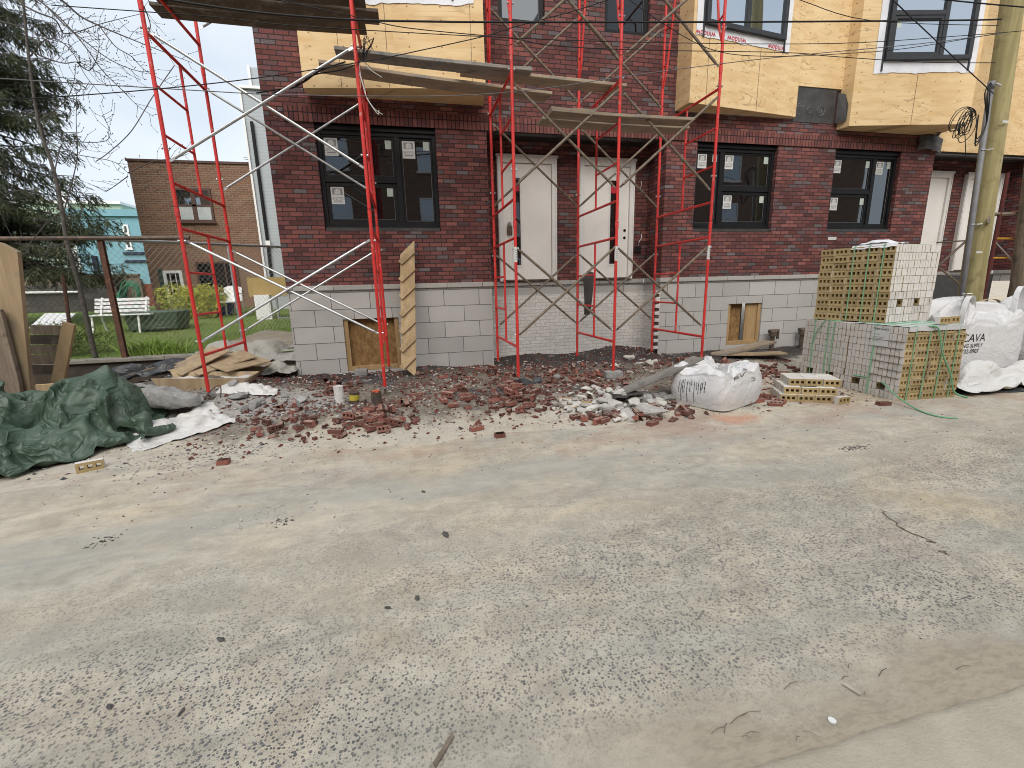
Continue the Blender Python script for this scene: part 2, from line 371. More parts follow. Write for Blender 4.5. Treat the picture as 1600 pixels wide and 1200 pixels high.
# sheets of cloth that were let fall and settle: rows of points, each axis as steps in 1/1000 of its span
CLOTH = {}
CLOTH['tarp'] = (61, 46, [-1.3187, -0.7709, 0.0191], [1.1435, 1.0472, 0.6609], [
152,6,5,10,2,11,12,-15,-16,-14,-9,-8,0,5,9,11,8,6,7,14,-12,-14,-20,-12,-4,0,-16,-15,-10,3,8,11,-9,-14,-10,-8,-4,1,4,-12,-12,-8,-11,-14,-12,-6,129,9,6,8,18,9,1,-12,-22,-24,-11,-6,2,
5,9,11,13,15,15,5,0,-10,-21,-21,2,-4,2,-10,-15,3,8,-11,-11,-11,-11,-10,-7,-2,9,5,-9,-8,-14,-12,-5,4,108,-4,12,2,15,12,3,-17,-18,-20,-16,-4,-2,5,7,9,15,14,14,12,5,-6,-23,-15,-13,11,
-9,-2,-5,5,-11,-8,-12,-7,-10,-12,-6,0,2,7,3,3,-11,-8,1,7,85,-3,9,7,10,1,-2,-7,-13,-11,-11,-2,-1,1,0,2,6,7,15,10,9,1,-21,-13,-14,1,1,-2,9,1,-6,-11,-9,-12,-3,-7,-6,-4,10,3,3,-5,-6,2,
2,11,68,7,13,3,2,4,-8,1,-10,-9,-6,-4,-2,-1,-2,-1,2,-3,1,12,3,4,-13,-12,-8,-6,1,8,16,-6,-5,-10,-15,-4,-4,-10,-3,5,9,8,-2,-6,-5,-6,5,10,78,4,-4,0,10,4,-1,2,-3,-5,-5,-3,-4,-2,-4,-5,
-2,-3,-4,-3,-3,-1,4,-13,-7,-3,4,17,8,-7,-13,-7,-12,-5,-7,0,2,3,6,5,-5,0,-8,-8,3,6,90,0,-1,2,-1,1,5,5,1,-2,-3,-3,-4,-8,-1,-10,-11,0,-2,-4,3,4,-12,-6,-4,-5,14,13,-13,-4,-11,-9,-7,-5,
0,0,0,0,-1,6,1,0,-7,-8,3,-3,105,-3,-2,0,2,6,8,4,-1,-4,-3,-5,-7,-6,-8,-8,0,0,1,-3,-4,-3,-5,-4,-8,-3,8,2,-9,-6,-8,-6,-5,-5,-3,-5,-5,-4,-2,2,11,15,-9,-4,7,-1,103,-2,-1,4,2,10,4,7,-1,
-8,-6,-6,-9,-10,-9,-10,-8,4,3,1,-4,-8,-3,-2,-5,-9,2,9,-10,-7,-6,-4,-8,-3,-4,0,-2,-3,-6,0,8,14,-7,1,10,2,102,2,-4,0,11,-1,1,2,2,5,-3,-7,-9,-11,-12,-11,-13,4,-8,1,-2,0,-2,-1,-3,-6,
-12,5,-4,-6,-5,-8,0,-2,-3,-4,-9,-7,0,4,8,10,-4,5,11,5,101,2,-1,-2,2,4,-3,-5,-6,0,3,11,1,-7,-12,-14,-12,-9,-3,-11,9,0,2,-3,-2,-7,-8,-10,-2,-7,-8,-3,-4,-1,-3,-4,-12,0,3,1,6,5,1,7,11,
8,95,2,3,-2,1,3,-2,-5,-7,-11,-13,0,8,9,11,-5,-17,-13,-6,-5,2,6,-10,-10,-8,-4,-5,-4,-1,-6,-6,-4,-3,-2,-4,-10,-7,4,1,4,0,5,6,3,11,9,97,3,2,0,-6,-3,-1,2,-9,-14,-7,-7,-11,0,7,12,15,
-10,-11,-2,-3,-5,-9,-8,-6,-5,-4,0,-1,-5,-5,-6,-6,-6,-8,-8,-1,2,4,4,0,4,3,3,8,11,104,2,3,1,-3,-8,-7,3,-12,-12,-3,-9,-8,-11,-2,3,9,14,6,-8,-4,-7,-8,-6,-6,-8,-2,8,1,-5,-4,-8,-10,-7,
-11,-8,-2,3,3,3,2,2,1,5,4,-3,128,1,2,3,-2,0,-8,-12,-3,-16,-9,-5,-9,-11,-5,-1,2,6,10,10,-5,-10,-3,-14,-8,1,4,10,2,-3,-7,-6,-11,-10,-10,-9,-4,-2,4,1,3,2,1,5,5,2,129,-1,1,1,0,1,-3,-3,
-10,-15,-14,-15,-8,-8,-5,-2,1,4,6,13,-2,-7,-5,-14,-4,2,4,13,-1,-6,-5,-3,-10,-10,-8,-8,-6,-2,-1,-1,-1,0,4,8,7,7,121,-4,0,1,5,-4,5,5,-12,-11,-18,-16,-15,-6,-6,-2,0,3,8,9,5,-7,-8,-12,
-2,-1,1,5,-7,3,-3,0,-8,-7,-7,-4,-3,-3,-2,-4,-4,-1,2,8,9,5,106,6,3,-2,-2,-3,3,13,-3,-12,-14,-16,-18,-8,-11,-1,-1,6,12,12,7,-7,-15,-8,-7,-3,-1,-2,0,-4,-1,-2,-3,-5,-6,-1,0,0,-2,-2,-4,
-2,2,7,6,6,97,4,3,-2,-2,2,0,10,-1,-10,-11,-14,-14,-12,-6,-4,3,8,12,-7,-15,-3,-6,0,2,-4,-2,-3,-8,0,3,0,-1,-6,-8,-11,9,1,2,-1,1,0,1,5,5,5,94,3,3,0,-2,2,4,1,-4,-9,-11,-13,-10,-8,-6,
-1,4,7,-14,-21,-12,1,10,7,3,-3,-6,-4,1,1,1,2,0,-6,-9,-13,-13,15,1,2,4,3,4,2,3,4,101,1,0,-6,-1,-3,-5,-2,-2,-5,-7,-7,-7,-8,-6,1,4,-8,-23,-10,-2,10,12,6,3,-3,-8,-5,-1,1,2,2,1,-4,-10,
-9,-17,-15,18,10,3,1,3,6,3,2,100,8,-9,-3,-6,-2,4,-1,-2,-3,-8,-10,-14,-4,-6,-2,-2,-4,-14,-7,5,11,12,7,-2,-7,-11,-8,-3,0,2,1,0,-3,-6,-9,-11,-12,-15,11,19,10,4,-1,0,9,94,3,-1,-6,-5,
-3,-4,-9,-7,-9,4,-4,-9,-1,-4,-2,3,-7,-2,-4,6,12,9,0,-2,-12,-19,-3,-3,-8,8,0,2,-4,-6,-8,-9,-10,-11,-10,2,11,4,12,9,13,98,4,-2,-6,-8,-7,-3,-9,-1,-7,-4,-3,-6,-5,-4,-1,-1,3,-5,3,3,11,
8,2,-10,-22,-5,4,-5,-5,-15,5,3,-4,-7,-4,-6,-7,-10,-7,-6,-10,2,5,10,12,139,3,-7,-9,-7,-5,-5,-9,-5,4,-4,-10,-3,-9,-5,-4,2,2,-3,0,7,9,6,-9,-12,-7,5,4,-5,-10,-12,-8,0,-2,-9,-6,-5,-4,
-1,-1,-11,-11,-10,-10,5,12,181,-3,-9,-9,-4,0,-4,-6,-6,-10,-2,1,-12,-7,-3,2,3,-9,-8,4,3,0,4,-5,-7,6,-9,11,-4,-10,-11,-4,-8,-3,-5,-4,-5,-3,2,-9,-5,-11,-16,-12,-9,3,212,-7,-12,-7,-4,
0,-1,-3,-5,-4,-8,-5,-5,-4,-2,-6,-10,-8,2,4,-2,7,-7,-2,2,-4,-4,10,-5,-13,-6,-1,-8,-4,-5,-6,-6,3,-2,-12,2,-14,-7,-14,-11,-10,220,-13,-8,-4,-2,-3,-1,-4,-4,-5,-5,-5,-6,-6,-8,-8,-7,-5,
2,-2,4,5,-3,-1,2,-8,-12,4,-1,-6,1,-4,-4,-4,-5,-8,-6,-1,-4,-10,-3,-2,-10,-6,-12,-7,210,-10,-7,0,-1,-4,-4,-6,-7,-5,-3,-5,-6,-7,-8,-9,-6,-5,-3,0,6,2,0,1,-3,-6,-9,-8,-6,3,4,2,-3,-3,-6,
-9,-3,-8,-6,-7,-5,-6,-7,-5,-6,-3,206,-8,-5,1,-1,-5,-5,-7,-6,-6,-3,-4,-7,-8,-11,-6,-7,-5,-3,-1,4,1,2,1,0,-2,-11,-7,-7,1,3,3,-5,-3,-2,-8,-9,-11,1,-10,-10,-6,-8,-6,-3,2,207,-7,-3,-2,
-3,-4,-4,-7,-6,-5,-6,0,-6,-8,-10,-15,-6,-1,-3,-2,2,1,2,3,0,3,-7,-11,-6,-2,2,1,-5,-3,-1,-5,-8,-10,-12,-14,6,-10,-12,-4,-6,1,208,-4,-3,-3,-6,-3,-4,-5,-5,-7,-8,-1,0,-2,-9,-12,-12,-9,
1,0,0,1,1,2,1,0,3,-7,-10,-5,-1,-1,-5,-3,-4,-1,-4,-7,-10,-13,-19,2,3,-10,-4,1,198,-4,-5,-3,-4,-3,-3,-5,-5,-6,-8,-2,-2,-6,2,-5,-9,-12,-10,-1,4,-1,1,0,1,-7,-1,3,-3,-7,-4,-3,-5,-5,-5,
0,-2,-13,-15,-11,-9,-2,6,2,0,-1,187,-6,-5,-5,-4,-2,-3,-5,-4,-6,-8,-5,-10,-5,-5,0,6,-3,-9,-8,-4,4,-1,-1,-2,-5,-7,1,5,-7,-4,-5,-3,-5,-4,-5,-13,-15,-13,3,-7,2,4,4,5,1,179,-8,-6,-6,-4,
-3,-2,-5,-4,-6,-8,-11,-5,-5,-10,-9,-5,1,2,7,-3,-4,-2,-9,-1,3,-7,-5,7,-2,-4,-4,-3,-4,-7,-8,-13,-17,-14,0,5,3,5,3,5,6,173,-8,-11,-1,-7,-1,-3,-4,-3,-6,-8,-11,-12,-8,-6,-7,-5,-6,6,0,1,
5,-4,-5,-7,4,-4,-8,-2,7,-4,-3,0,-3,-10,-11,-16,-14,-13,-3,8,6,-1,7,7,7,168,-7,-9,-2,-7,-3,0,-3,-3,-4,-10,-9,-13,-10,-12,-4,-9,2,0,3,4,5,0,-4,-6,-8,0,-8,-3,0,4,-4,-2,-1,-2,-10,-17,
-16,-10,-6,0,5,8,5,12,7,144,5,-10,2,-5,-4,0,-2,-4,-5,-2,-11,-10,-9,-13,-9,-4,2,1,5,5,3,-2,-1,-7,-9,-5,-4,-8,-1,1,-4,1,2,-7,-9,-4,-15,-10,-6,-1,4,7,8,12,9,121,-9,10,-3,0,-4,-2,-2,
-11,-7,-1,4,-7,-8,-8,-5,-2,0,1,1,4,1,-1,-6,-7,-7,-7,-6,-6,-3,-2,-1,-1,0,-1,-5,-12,2,-7,-5,1,6,7,7,7,8,91,0,8,-3,-5,-1,-3,-7,-8,-4,-4,1,0,-2,-4,-4,-3,3,0,-7,9,-5,-6,-3,-2,-8,-5,-6,
-5,-4,-2,-2,-2,1,3,-7,-7,-5,1,0,3,7,8,3,1,0,93,2,5,-2,-9,-2,-9,-8,-7,-2,3,3,1,-6,-1,-5,-3,-6,-2,0,5,0,-5,-5,-2,-4,-6,-6,-5,-4,-4,-2,-2,2,-1,-6,-6,0,-2,2,4,0,5,0,8,5,97,5,5,-5,-11,
-8,-14,-3,-2,3,6,2,0,-7,4,-7,-9,-7,-2,-2,4,1,-2,1,-2,-4,-8,-5,-9,-5,-2,-2,1,-8,-13,0,7,2,-4,-7,-3,11,3,5,7,5,103,3,0,-4,-9,-12,-13,-7,5,5,-3,4,-4,-4,1,5,-6,-7,-6,1,-1,3,3,2,-2,-6,
-7,-6,-9,-10,-6,-8,-3,1,4,8,6,-6,-10,-9,-7,-4,11,3,0,2,122,4,-1,-5,-12,-15,-10,-4,-10,0,10,-1,2,0,-1,-2,-3,-2,-1,-1,1,2,3,-1,-1,-4,-7,-9,-10,-7,-7,-5,1,5,6,4,-1,-7,-10,-10,-9,-6,
-2,-4,2,-2,149,1,-3,-10,-13,-18,-7,-5,-10,5,0,8,2,1,0,-1,-2,-10,5,0,1,-1,-1,4,0,-3,-8,-12,-4,-8,-5,-6,-9,6,9,7,-2,-9,-10,-8,-9,-8,1,-8,-11,-3,171,-3,-13,-11,-17,-12,-14,-6,1,8,-3,
-6,0,-1,0,0,5,8,5,5,1,-3,-3,-5,5,-2,-10,-5,-5,-2,-4,-8,-9,-14,5,11,-8,-8,-10,-6,4,-11,-7,6,-8,-12,137,3,-11,8,-11,-15,-4,-7,-2,4,-10,-2,0,2,5,10,8,3,7,-2,5,1,-5,-5,-5,1,-8,-4,1,-5,
-12,-11,7,-16,-12,2,-6,-8,-5,-4,-4,4,-14,-6,-5,-1,135,-7,1,9,-12,-6,-4,-8,-8,-2,2,-1,3,6,9,4,6,2,-1,3,6,2,-4,-7,-6,-4,-3,-2,1,-17,-7,-8,2,-8,-14,-5,-3,-4,-3,-4,-4,-4,-9,-11,-14,
-13,171,-7,-2,-2,-11,-6,-2,-7,-12,3,-1,3,1,9,-1,11,6,-5,1,7,5,-3,-1,-5,-7,-2,-3,1,-12,-16,-8,3,-3,-6,-16,-9,-12,3,2,0,-3,-8,-7,-11,-13,-13,167,1,-2,-5,-5,-4,-9,-9,-1,2,3,-3,-7,4,2,
10,1,6,-4,3,-1,1,0,-5,3,-3,-7,0,-11,-12,-3,-11,-1,-8,-8,-13,-14,-18,-2,-1,0,0,4,-3,-13,-12,163,14,0,-6,-9,-13,-2,5,2,4,1,-4,-11,-12,5,5,3,7,5,0,0,-2,-9,2,2,-1,-6,-14,-5,2,-9,-9,-2,
-10,-12,-15,-16,-15,-7,-10,-7,-3,1,-11,1,-4,194,-13,-3,8,-13,-8,10,6,6,4,-2,-9,-10,-15,-11,8,3,3,6,-4,0,0,7,-4,3,1,-3,-17,-16,-2,-4,-2,-10,-6,-12,-17,-17,-15,-8,-1,-11,-5,-10,-10,
-15,-9,199,-9,3,3,11,1,5,10,7,2,-2,-10,-14,-15,-10,1,6,5,2,2,4,1,-8,-3,14,2,-6,-18,-17,-11,-9,-2,-3,-7,-12,-17,-17,-16,-6,7,-7,-11,-9,-12,-18,-20,212,-13,-2,15,12,1,1,4,12,2,-5,
-12,-19,-10,-1,4,6,3,2,0,0,-8,-6,4,10,9,-14,-16,-17,-11,-11,-13,-4,-4,-10,-8,-19,-8,-5,4,3,-12,-11,-14,-16,-20,203,-13,9,25,12,-2,-7,3,0,-4,-10,-14,-15,1,4,10,-1,-6,7,3,-5,-9,-4,6,
11,-9,-4,-18,-18,-10,-2,-7,-15,-9,-6,-2,-13,-4,-7,-5,7,-4,-11,-12,-15,-18,186,6,15,27,12,-4,-11,-19,-17,-9,0,-10,0,1,8,-10,4,-2,3,12,-7,-8,-4,9,-11,-7,-7,-8,-16,-5,-1,-6,-13,-12,3,
-6,-8,-7,-6,-5,-2,4,-9,-10,-12,-15,171,20,18,29,4,-2,-12,-12,-18,-14,-8,-5,-2,-1,-4,-11,-5,4,2,15,6,-9,-6,-3,-4,-3,-10,-16,-14,-4,4,-13,-7,-14,-7,10,1,-8,-8,-6,-3,-3,-2,-9,-9,-8,
156,17,30,27,-1,-2,-7,-12,-14,-14,-10,-6,-5,-5,-7,-8,-5,-1,2,4,17,-5,-1,-4,-4,-9,-17,-19,-12,-10,10,-11,-11,-5,-9,-1,13,8,-10,-8,-6,-4,-2,-7,-7,-9,144,21,24,26,8,-3,-6,-7,-13,-14,
-11,-9,0,-4,-7,-10,-11,1,0,3,9,2,4,-5,-7,-11,-18,-19,-17,-4,-4,0,-19,0,-7,-4,4,19,8,-10,-9,-5,-5,-4,-5,-7,130,11,22,24,18,-5,8,-10,-11,-12,-11,-8,4,2,-8,-12,-11,-2,1,7,7,4,-4,-6,
-17,-3,-18,-23,-19,-5,-2,-7,-10,-14,9,-9,-8,18,20,2,-9,-7,-5,-4,-5,-6,132,-13,15,20,19,11,-4,9,-9,-8,-11,-5,-3,13,1,-14,-12,-5,3,6,7,2,-4,-12,-18,-21,4,-23,-20,-13,-12,-10,-15,-7,
9,6,-11,-4,19,24,-1,-8,-6,-4,-6,-6,76,10,5,4,-4,-10,-2,1,14,23,30,23,22,21,21,20,22,19,16,7,16,18,13,1,7,17,1,-11,2,11,8,15,25,18,17,18,20,25,12,16,-10,18,38,40,28,20,-610,15,5,5,
8,-1,0,9,3,1,20,18,20,21,21,20,13,11,13,20,20,21,-4,-6,1,14,18,15,1,10,8,10,10,13,17,17,19,23,19,25,13,23,32,32,25,13,-611,16,8,17,7,10,10,-3,5,0,2,18,19,21,21,20,11,14,7,16,20,21,
1,-23,4,8,19,22,21,3,12,8,10,11,11,16,19,24,27,26,21,18,20,28,22,15,-589,0,16,10,13,10,18,-1,7,-16,3,20,19,18,21,14,16,21,2,16,15,23,-2,-23,-6,18,15,29,23,13,1,10,19,19,11,19,21,
22,23,26,13,15,23,13,19,12,-590,10,9,4,6,13,16,21,-7,-10,19,20,21,17,16,7,15,7,11,13,18,22,10,-12,-8,2,24,37,7,8,18,17,9,22,19,19,23,23,20,13,1,22,25,23,12,5,-578,-25,-6,5,8,18,22,
20,6,16,20,20,18,20,18,11,-8,1,6,11,19,23,26,-4,-2,-2,38,-3,11,16,17,22,17,22,21,21,13,14,15,15,17,18,23,26,10,-4,-587,-15,-13,7,10,19,24,21,18,19,21,21,17,5,17,8,6,16,20,11,5,-4,
11,23,-2,12,18,-3,9,20,18,24,22,20,18,20,18,21,17,12,11,15,24,27,13,3,-608,-21,-4,5,13,24,22,19,19,21,23,22,13,4,3,7,23,18,22,17,9,8,0,1,11,8,11,4,7,24,23,25,22,20,19,19,19,17,17,
16,5,12,23,32,5,-1,-619,9,-15,4,22,22,12,16,20,20,24,24,18,4,6,6,16,23,13,18,-3,8,12,13,8,6,15,4,15,20,28,26,20,19,19,17,16,14,15,16,7,9,24,32,4,-6,-632,15,16,5,8,6,18,14,15,21,24,
25,22,14,8,2,3,19,16,19,4,2,10,22,13,13,4,11,16,27,27,21,21,20,19,19,14,15,13,6,1,17,23,28,5,-8,-653,21,16,12,12,21,3,17,17,16,22,20,26,22,16,10,-11,12,24,3,17,1,24,10,9,10,19,13,
19,24,23,24,23,19,19,20,15,12,5,10,2,16,19,23,7,-10,-676,27,25,19,13,13,20,19,19,16,11,22,20,10,18,26,12,-13,18,11,12,18,-5,1,7,19,27,25,21,22,24,25,23,21,22,19,18,6,7,2,13,7,16,
19,9,-6,-689,31,28,21,18,19,20,17,19,12,14,16,14,17,15,12,16,23,-8,16,3,8,-8,6,14,25,29,26,21,21,25,26,26,24,20,22,18,9,0,0,11,8,14,14,4,4,-690,30,29,23,18,20,22,17,11,18,17,15,12,
-6,13,17,21,21,22,1,5,-6,-2,11,19,24,28,29,19,20,25,27,27,23,24,22,17,4,-5,7,9,10,13,10,3,13,-688,28,23,24,17,19,21,24,16,18,17,9,2,-11,6,14,21,26,26,20,-4,4,-2,3,18,35,23,35,9,23,
25,26,28,24,23,22,8,-2,10,8,6,10,12,6,12,4,-671,24,21,24,18,8,21,20,26,22,17,9,-13,-8,4,12,18,24,29,22,7,19,0,3,16,29,20,22,27,19,16,29,27,23,22,14,0,11,11,11,6,16,3,7,15,7,-659,
16,22,23,20,15,12,10,21,18,13,25,-2,-16,3,10,19,25,24,23,18,4,19,12,8,25,19,26,22,7,22,27,29,20,17,14,13,12,10,8,9,3,17,5,15,16,-666,8,21,25,26,14,19,3,10,1,22,28,15,-12,8,11,21,
23,21,11,21,10,5,18,18,18,19,24,19,9,25,31,25,16,17,12,15,14,7,10,9,9,10,-5,10,15,-660,16,20,26,23,13,18,14,1,1,20,22,22,7,3,17,19,16,16,24,4,2,18,20,16,20,18,21,20,26,23,23,24,17,
13,13,5,18,7,9,14,2,6,2,11,10,-670,20,19,28,24,18,17,7,9,13,15,13,17,16,13,14,13,20,26,-12,7,21,19,21,19,19,21,21,22,24,26,28,24,17,8,9,9,-5,14,14,6,6,10,0,15,8,-685,16,27,27,25,
16,5,13,14,16,17,18,20,17,20,8,10,26,10,9,4,21,20,23,15,19,21,22,22,27,29,28,26,17,10,4,12,8,-6,-5,17,-1,5,16,5,9,-690,18,30,30,21,14,17,16,11,18,14,14,12,19,23,21,11,12,14,10,17,
22,23,16,6,19,22,23,21,26,30,33,19,20,16,7,9,-1,15,-3,-2,-9,-7,6,6,14,-671,15,34,32,23,16,9,9,12,12,13,9,15,23,24,21,25,21,11,16,20,12,11,5,18,24,20,25,20,22,22,31,27,21,16,14,11,
-1,9,12,-1,1,-4,4,-5,-3,-666,19,40,33,21,16,10,7,3,7,6,12,18,21,23,26,26,25,18,12,15,4,8,17,20,16,35,22,12,18,24,18,26,20,15,17,16,12,11,8,15,6,-3,2,1,-9,-675,28,44,26,20,17,12,9,
5,-2,5,13,12,17,22,26,29,28,15,15,6,7,13,11,17,32,28,22,7,11,19,25,11,19,12,14,16,16,18,19,12,15,6,0,-3,4,-675,37,35,18,20,6,4,6,20,18,4,4,12,18,24,28,29,19,15,10,6,7,17,14,19,22,
30,23,13,-9,23,21,15,11,16,15,13,16,24,9,12,22,9,10,5,-7,-660,35,17,22,15,-4,12,4,13,23,20,15,10,20,24,24,19,21,14,6,10,1,22,14,12,29,25,22,19,-10,23,17,17,10,11,10,11,24,17,-3,22,
12,24,14,14,10,-671,16,24,22,10,3,8,7,12,21,19,19,17,19,23,22,19,21,9,15,3,5,19,6,17,25,28,18,19,9,9,27,13,6,3,4,12,22,12,5,15,16,14,20,12,16,-655,14,23,24,8,10,5,17,11,17,17,18,
15,17,22,23,19,19,17,13,0,10,10,5,19,15,27,27,19,13,23,10,19,1,11,10,-5,1,20,13,12,14,11,13,15,17,-637,17,22,20,10,14,9,17,14,17,18,17,15,10,17,21,20,20,19,15,2,12,5,-2,17,20,29,
24,22,19,10,21,14,16,-2,10,14,3,-9,-4,18,19,16,12,11,18,-626,22,21,12,10,16,21,16,16,17,19,15,12,14,12,15,20,19,20,19,7,11,6,-5,9,19,27,28,22,19,10,26,13,22,1,1,9,11,11,1,-13,1,17,
21,12,20,-616,22,18,13,20,16,14,17,18,18,19,8,11,16,16,15,11,20,19,21,16,9,7,-1,-4,22,20,26,25,21,13,24,15,23,12,-1,6,9,11,10,6,-5,-13,3,21,22,-601,21,19,18,14,12,18,19,16,18,21,0,
8,15,17,19,19,15,15,20,20,13,6,2,-4,17,21,20,22,22,17,20,12,18,16,18,6,16,9,16,12,1,-23,-17,8,19,-581,19,15,23,12,14,17,19,16,17,20,9,5,-3,18,18,18,23,21,15,16,21,0,5,7,9,20,19,16,
23,19,18,10,13,18,19,19,15,17,15,19,2,-14,-17,-19,10,-567,19,10,20,16,15,17,21,16,16,20,17,-1,-1,7,13,18,21,22,21,20,14,19,11,5,-1,16,20,11,20,22,18,13,11,20,22,21,19,17,19,14,2,
-13,-16,-13,-10,-560,20,18,2,18,22,18,18,17,15,20,20,7,1,3,7,12,18,17,20,19,19,17,19,19,-4,9,19,16,11,23,21,12,10,15,25,22,25,20,-3,14,8,-13,-18,-2,-10,-554,14,22,4,18,14,13,21,20,
15,17,21,16,-2,11,7,12,12,10,20,12,19,17,19,21,23,0,14,10,21,15,26,16,11,8,11,21,25,26,3,-13,4,5,-9,-7,-5,-551,18,21,7,15,18,13,20,22,15,7,15,22,5,13,12,0,10,11,15,13,16,15,20,21,
23,20,4,17,18,20,20,23,11,14,9,2,23,25,4,-9,-8,-3,12,-16,0,-541,16,15,17,9,21,20,23,18,16,10,5,10,20,9,5,6,17,16,9,9,9,15,16,22,23,24,17,14,17,23,26,6,15,9,14,20,-4,22,0,-10,3,4,
-1,1,4,-552,14,15,9,21,26,27,22,17,12,10,7,7,9,10,10,13,7,11,15,-6,13,14,23,24,23,24,21,19,22,22,23,12,-8,14,1,23,23,7,-3,2,8,10,4,0,-11,-543,8,-6,17,23,30,30,20,17,12,8,5,5,0,13,
15,14,9,19,4,10,1,16,22,26,25,22,20,20,20,20,26,5,3,2,15,24,12,8,-2,-5,7,-3,-4,3,11,-528,-14,-1,22,19,33,26,24,11,10,2,-6,-3,4,21,27,18,10,14,9,-1,23,22,27,27,22,15,12,20,21,12,18,
19,12,11,25,21,12,6,0,-10,-18,-10,3,8,15,-534,-20,0,12,30,33,25,10,19,-1,-16,-8,-3,11,26,31,33,21,14,8,18,20,29,29,18,14,19,8,12,21,21,18,18,18,20,25,14,18,10,-3,-6,-3,-11,-3,4,7,
-558,-20,-3,15,29,30,21,17,-5,-4,-12,-13,5,18,27,33,31,26,23,16,17,25,26,17,21,21,18,13,10,15,18,17,21,25,28,26,21,8,-1,-3,-7,4,11,-8,7,4,-586,-15,1,14,29,30,25,7,-3,-20,-8,0,10,
19,28,31,30,21,18,19,17,21,24,21,22,21,15,4,23,19,21,12,10,29,28,23,15,5,-3,2,-1,-3,15,9,15,4,-593,-6,5,17,25,34,14,10,-2,-25,2,3,12,20,25,27,23,15,14,11,15,21,24,26,20,21,9,20,24,
26,20,7,5,3,29,20,10,1,-2,1,6,4,9,23,25,21,-614,15,3,26,37,18,24,2,-26,-3,6,9,15,19,20,15,9,17,8,19,7,17,23,27,25,21,16,25,29,27,4,-3,23,3,-4,16,8,0,-1,3,6,13,2,20,26,20,-577,17,
23,30,19,28,10,5,-26,-15,14,11,16,18,7,18,12,9,16,16,7,10,24,28,26,22,21,28,35,-1,2,5,14,29,1,-2,-2,5,7,3,3,0,12,13,18,19,-544,15,18,31,28,16,19,-18,-30,-4,6,20,24,15,21,8,2,15,17,
12,4,20,24,29,25,22,19,29,27,-4,-2,22,9,33,13,2,-5,3,4,3,4,7,10,13,17,18,-560,7,20,26,29,16,-10,-24,-11,3,16,23,25,22,21,-1,13,12,19,12,17,18,25,23,20,19,12,28,19,7,8,20,19,37,16,
5,-7,-2,0,6,7,11,15,15,15,12,-601,10,16,21,20,-1,-5,-4,0,20,22,15,21,24,18,12,14,12,15,18,20,23,21,15,27,13,3,19,25,24,17,21,26,28,15,2,-7,-9,6,11,8,8,16,3,24,14,-648,2,14,23,12,5,
10,5,18,21,23,20,18,20,23,13,15,17,16,20,21,22,9,26,26,13,-8,10,23,24,18,27,26,24,12,1,-11,-6,11,17,7,20,15,9,9,8,-690,2,22,32,22,13,14,15,18,21,22,23,22,20,16,21,12,13,20,21,19,
23,19,23,12,19,-5,9,14,18,17,23,24,19,12,3,-13,1,21,14,17,10,20,18,12,10,-733,5,33,34,23,20,22,21,11,22,22,19,12,23,24,11,18,18,17,23,25,23,23,21,11,13,8,6,3,17,8,14,21,15,12,7,-9,
20,21,15,17,16,11,17,19,18,-755,16,30,31,20,16,13,25,29,21,17,13,16,29,17,20,22,18,10,22,25,23,25,20,9,15,18,6,-5,16,8,16,0,11,9,11,11,25,19,20,15,19,11,19,20,19,-754,18,31,19,21,
19,16,11,19,22,21,18,26,20,25,22,19,19,15,7,23,24,25,16,11,18,16,1,7,15,9,17,7,7,0,5,21,21,21,20,24,17,14,21,20,19,-725,9,22,6,24,11,16,18,20,19,20,21,23,23,25,20,22,18,14,1,18,23,
24,17,18,21,9,5,3,15,10,16,21,4,5,-1,9,20,21,22,24,24,16,21,22,17,-701,6,1,6,23,11,19,19,17,20,19,19,22,26,26,17,20,17,9,18,9,21,22,21,20,14,9,11,-3,17,13,16,20,15,10,2,-2,6,21,23,
24,24,23,22,24,21,-694,4,1,4,12,11,18,21,20,17,19,20,14,24,25,24,15,12,13,25,16,26,16,18,18,18,13,-2,9,8,20,20,22,20,9,7,0,-5,4,23,25,24,25,25,26,25,-689,2,6,6,9,9,17,19,14,18,20,
11,12,17,26,25,21,13,22,23,27,24,18,18,7,17,15,6,6,12,20,18,24,22,8,12,1,-5,-7,7,27,26,26,26,28,27,-685,15,2,9,11,12,7,17,13,13,25,9,22,0,9,28,23,20,23,28,31,29,23,17,5,1,20,14,9,
11,14,26,19,19,13,5,9,-3,-8,-6,20,28,26,27,28,27,8,38,59,4,-58,-8,-40,17,28,-45,6,-7,7,-3,-2,13,-15,7,6,-4,1,29,27,64,52,58,43,33,14,-42,-54,-61,-41,-38,-28,-15,2,-5,-1,-34,-9,7,
-5,-4,0,-1,7,14,46,54,-4,-23,-47,-34,46,14,-32,-31,-9,7,-2,0,24,21,21,3,10,19,12,26,51,40,71,39,32,-52,-55,-62,-79,-68,-41,-18,8,35,26,28,-19,-13,1,-7,-14,-45,42,26,29,-2,-9,5,-24,
17,15,6,-17,-34,-24,-11,1,3,29,25,34,23,14,18,5,12,26,43,58,58,36,-57,-42,-59,-70,-66,-43,-11,12,30,34,16,-7,-43,-50,-16,1,-33,98,42,-4,24,-13,-11,-24,-54,7,4,-37,-5,16,-8,-8,31,
34,21,35,26,25,13,12,-5,27,39,69,68,-5,-48,-59,-52,-43,-27,-36,-23,6,29,-3,8,4,-6,-37,-73,-27,-26,185,4,-7,-46,-19,-12,-29,-12,-21,-36,-7,1,6,30,5,21,28,59,54,23,27,14,-2,-3,21,62,
77,-6,-32,-46,-30,-2,8,-31,-24,-2,1,-10,-31,-50,-59,-10,43,-11,-49,-40,156,-28,-62,-55,1,6,-21,5,-26,-23,8,3,24,-7,30,35,54,61,60,52,24,10,1,0,20,69,34,-81,-60,23,12,3,7,-19,-8,
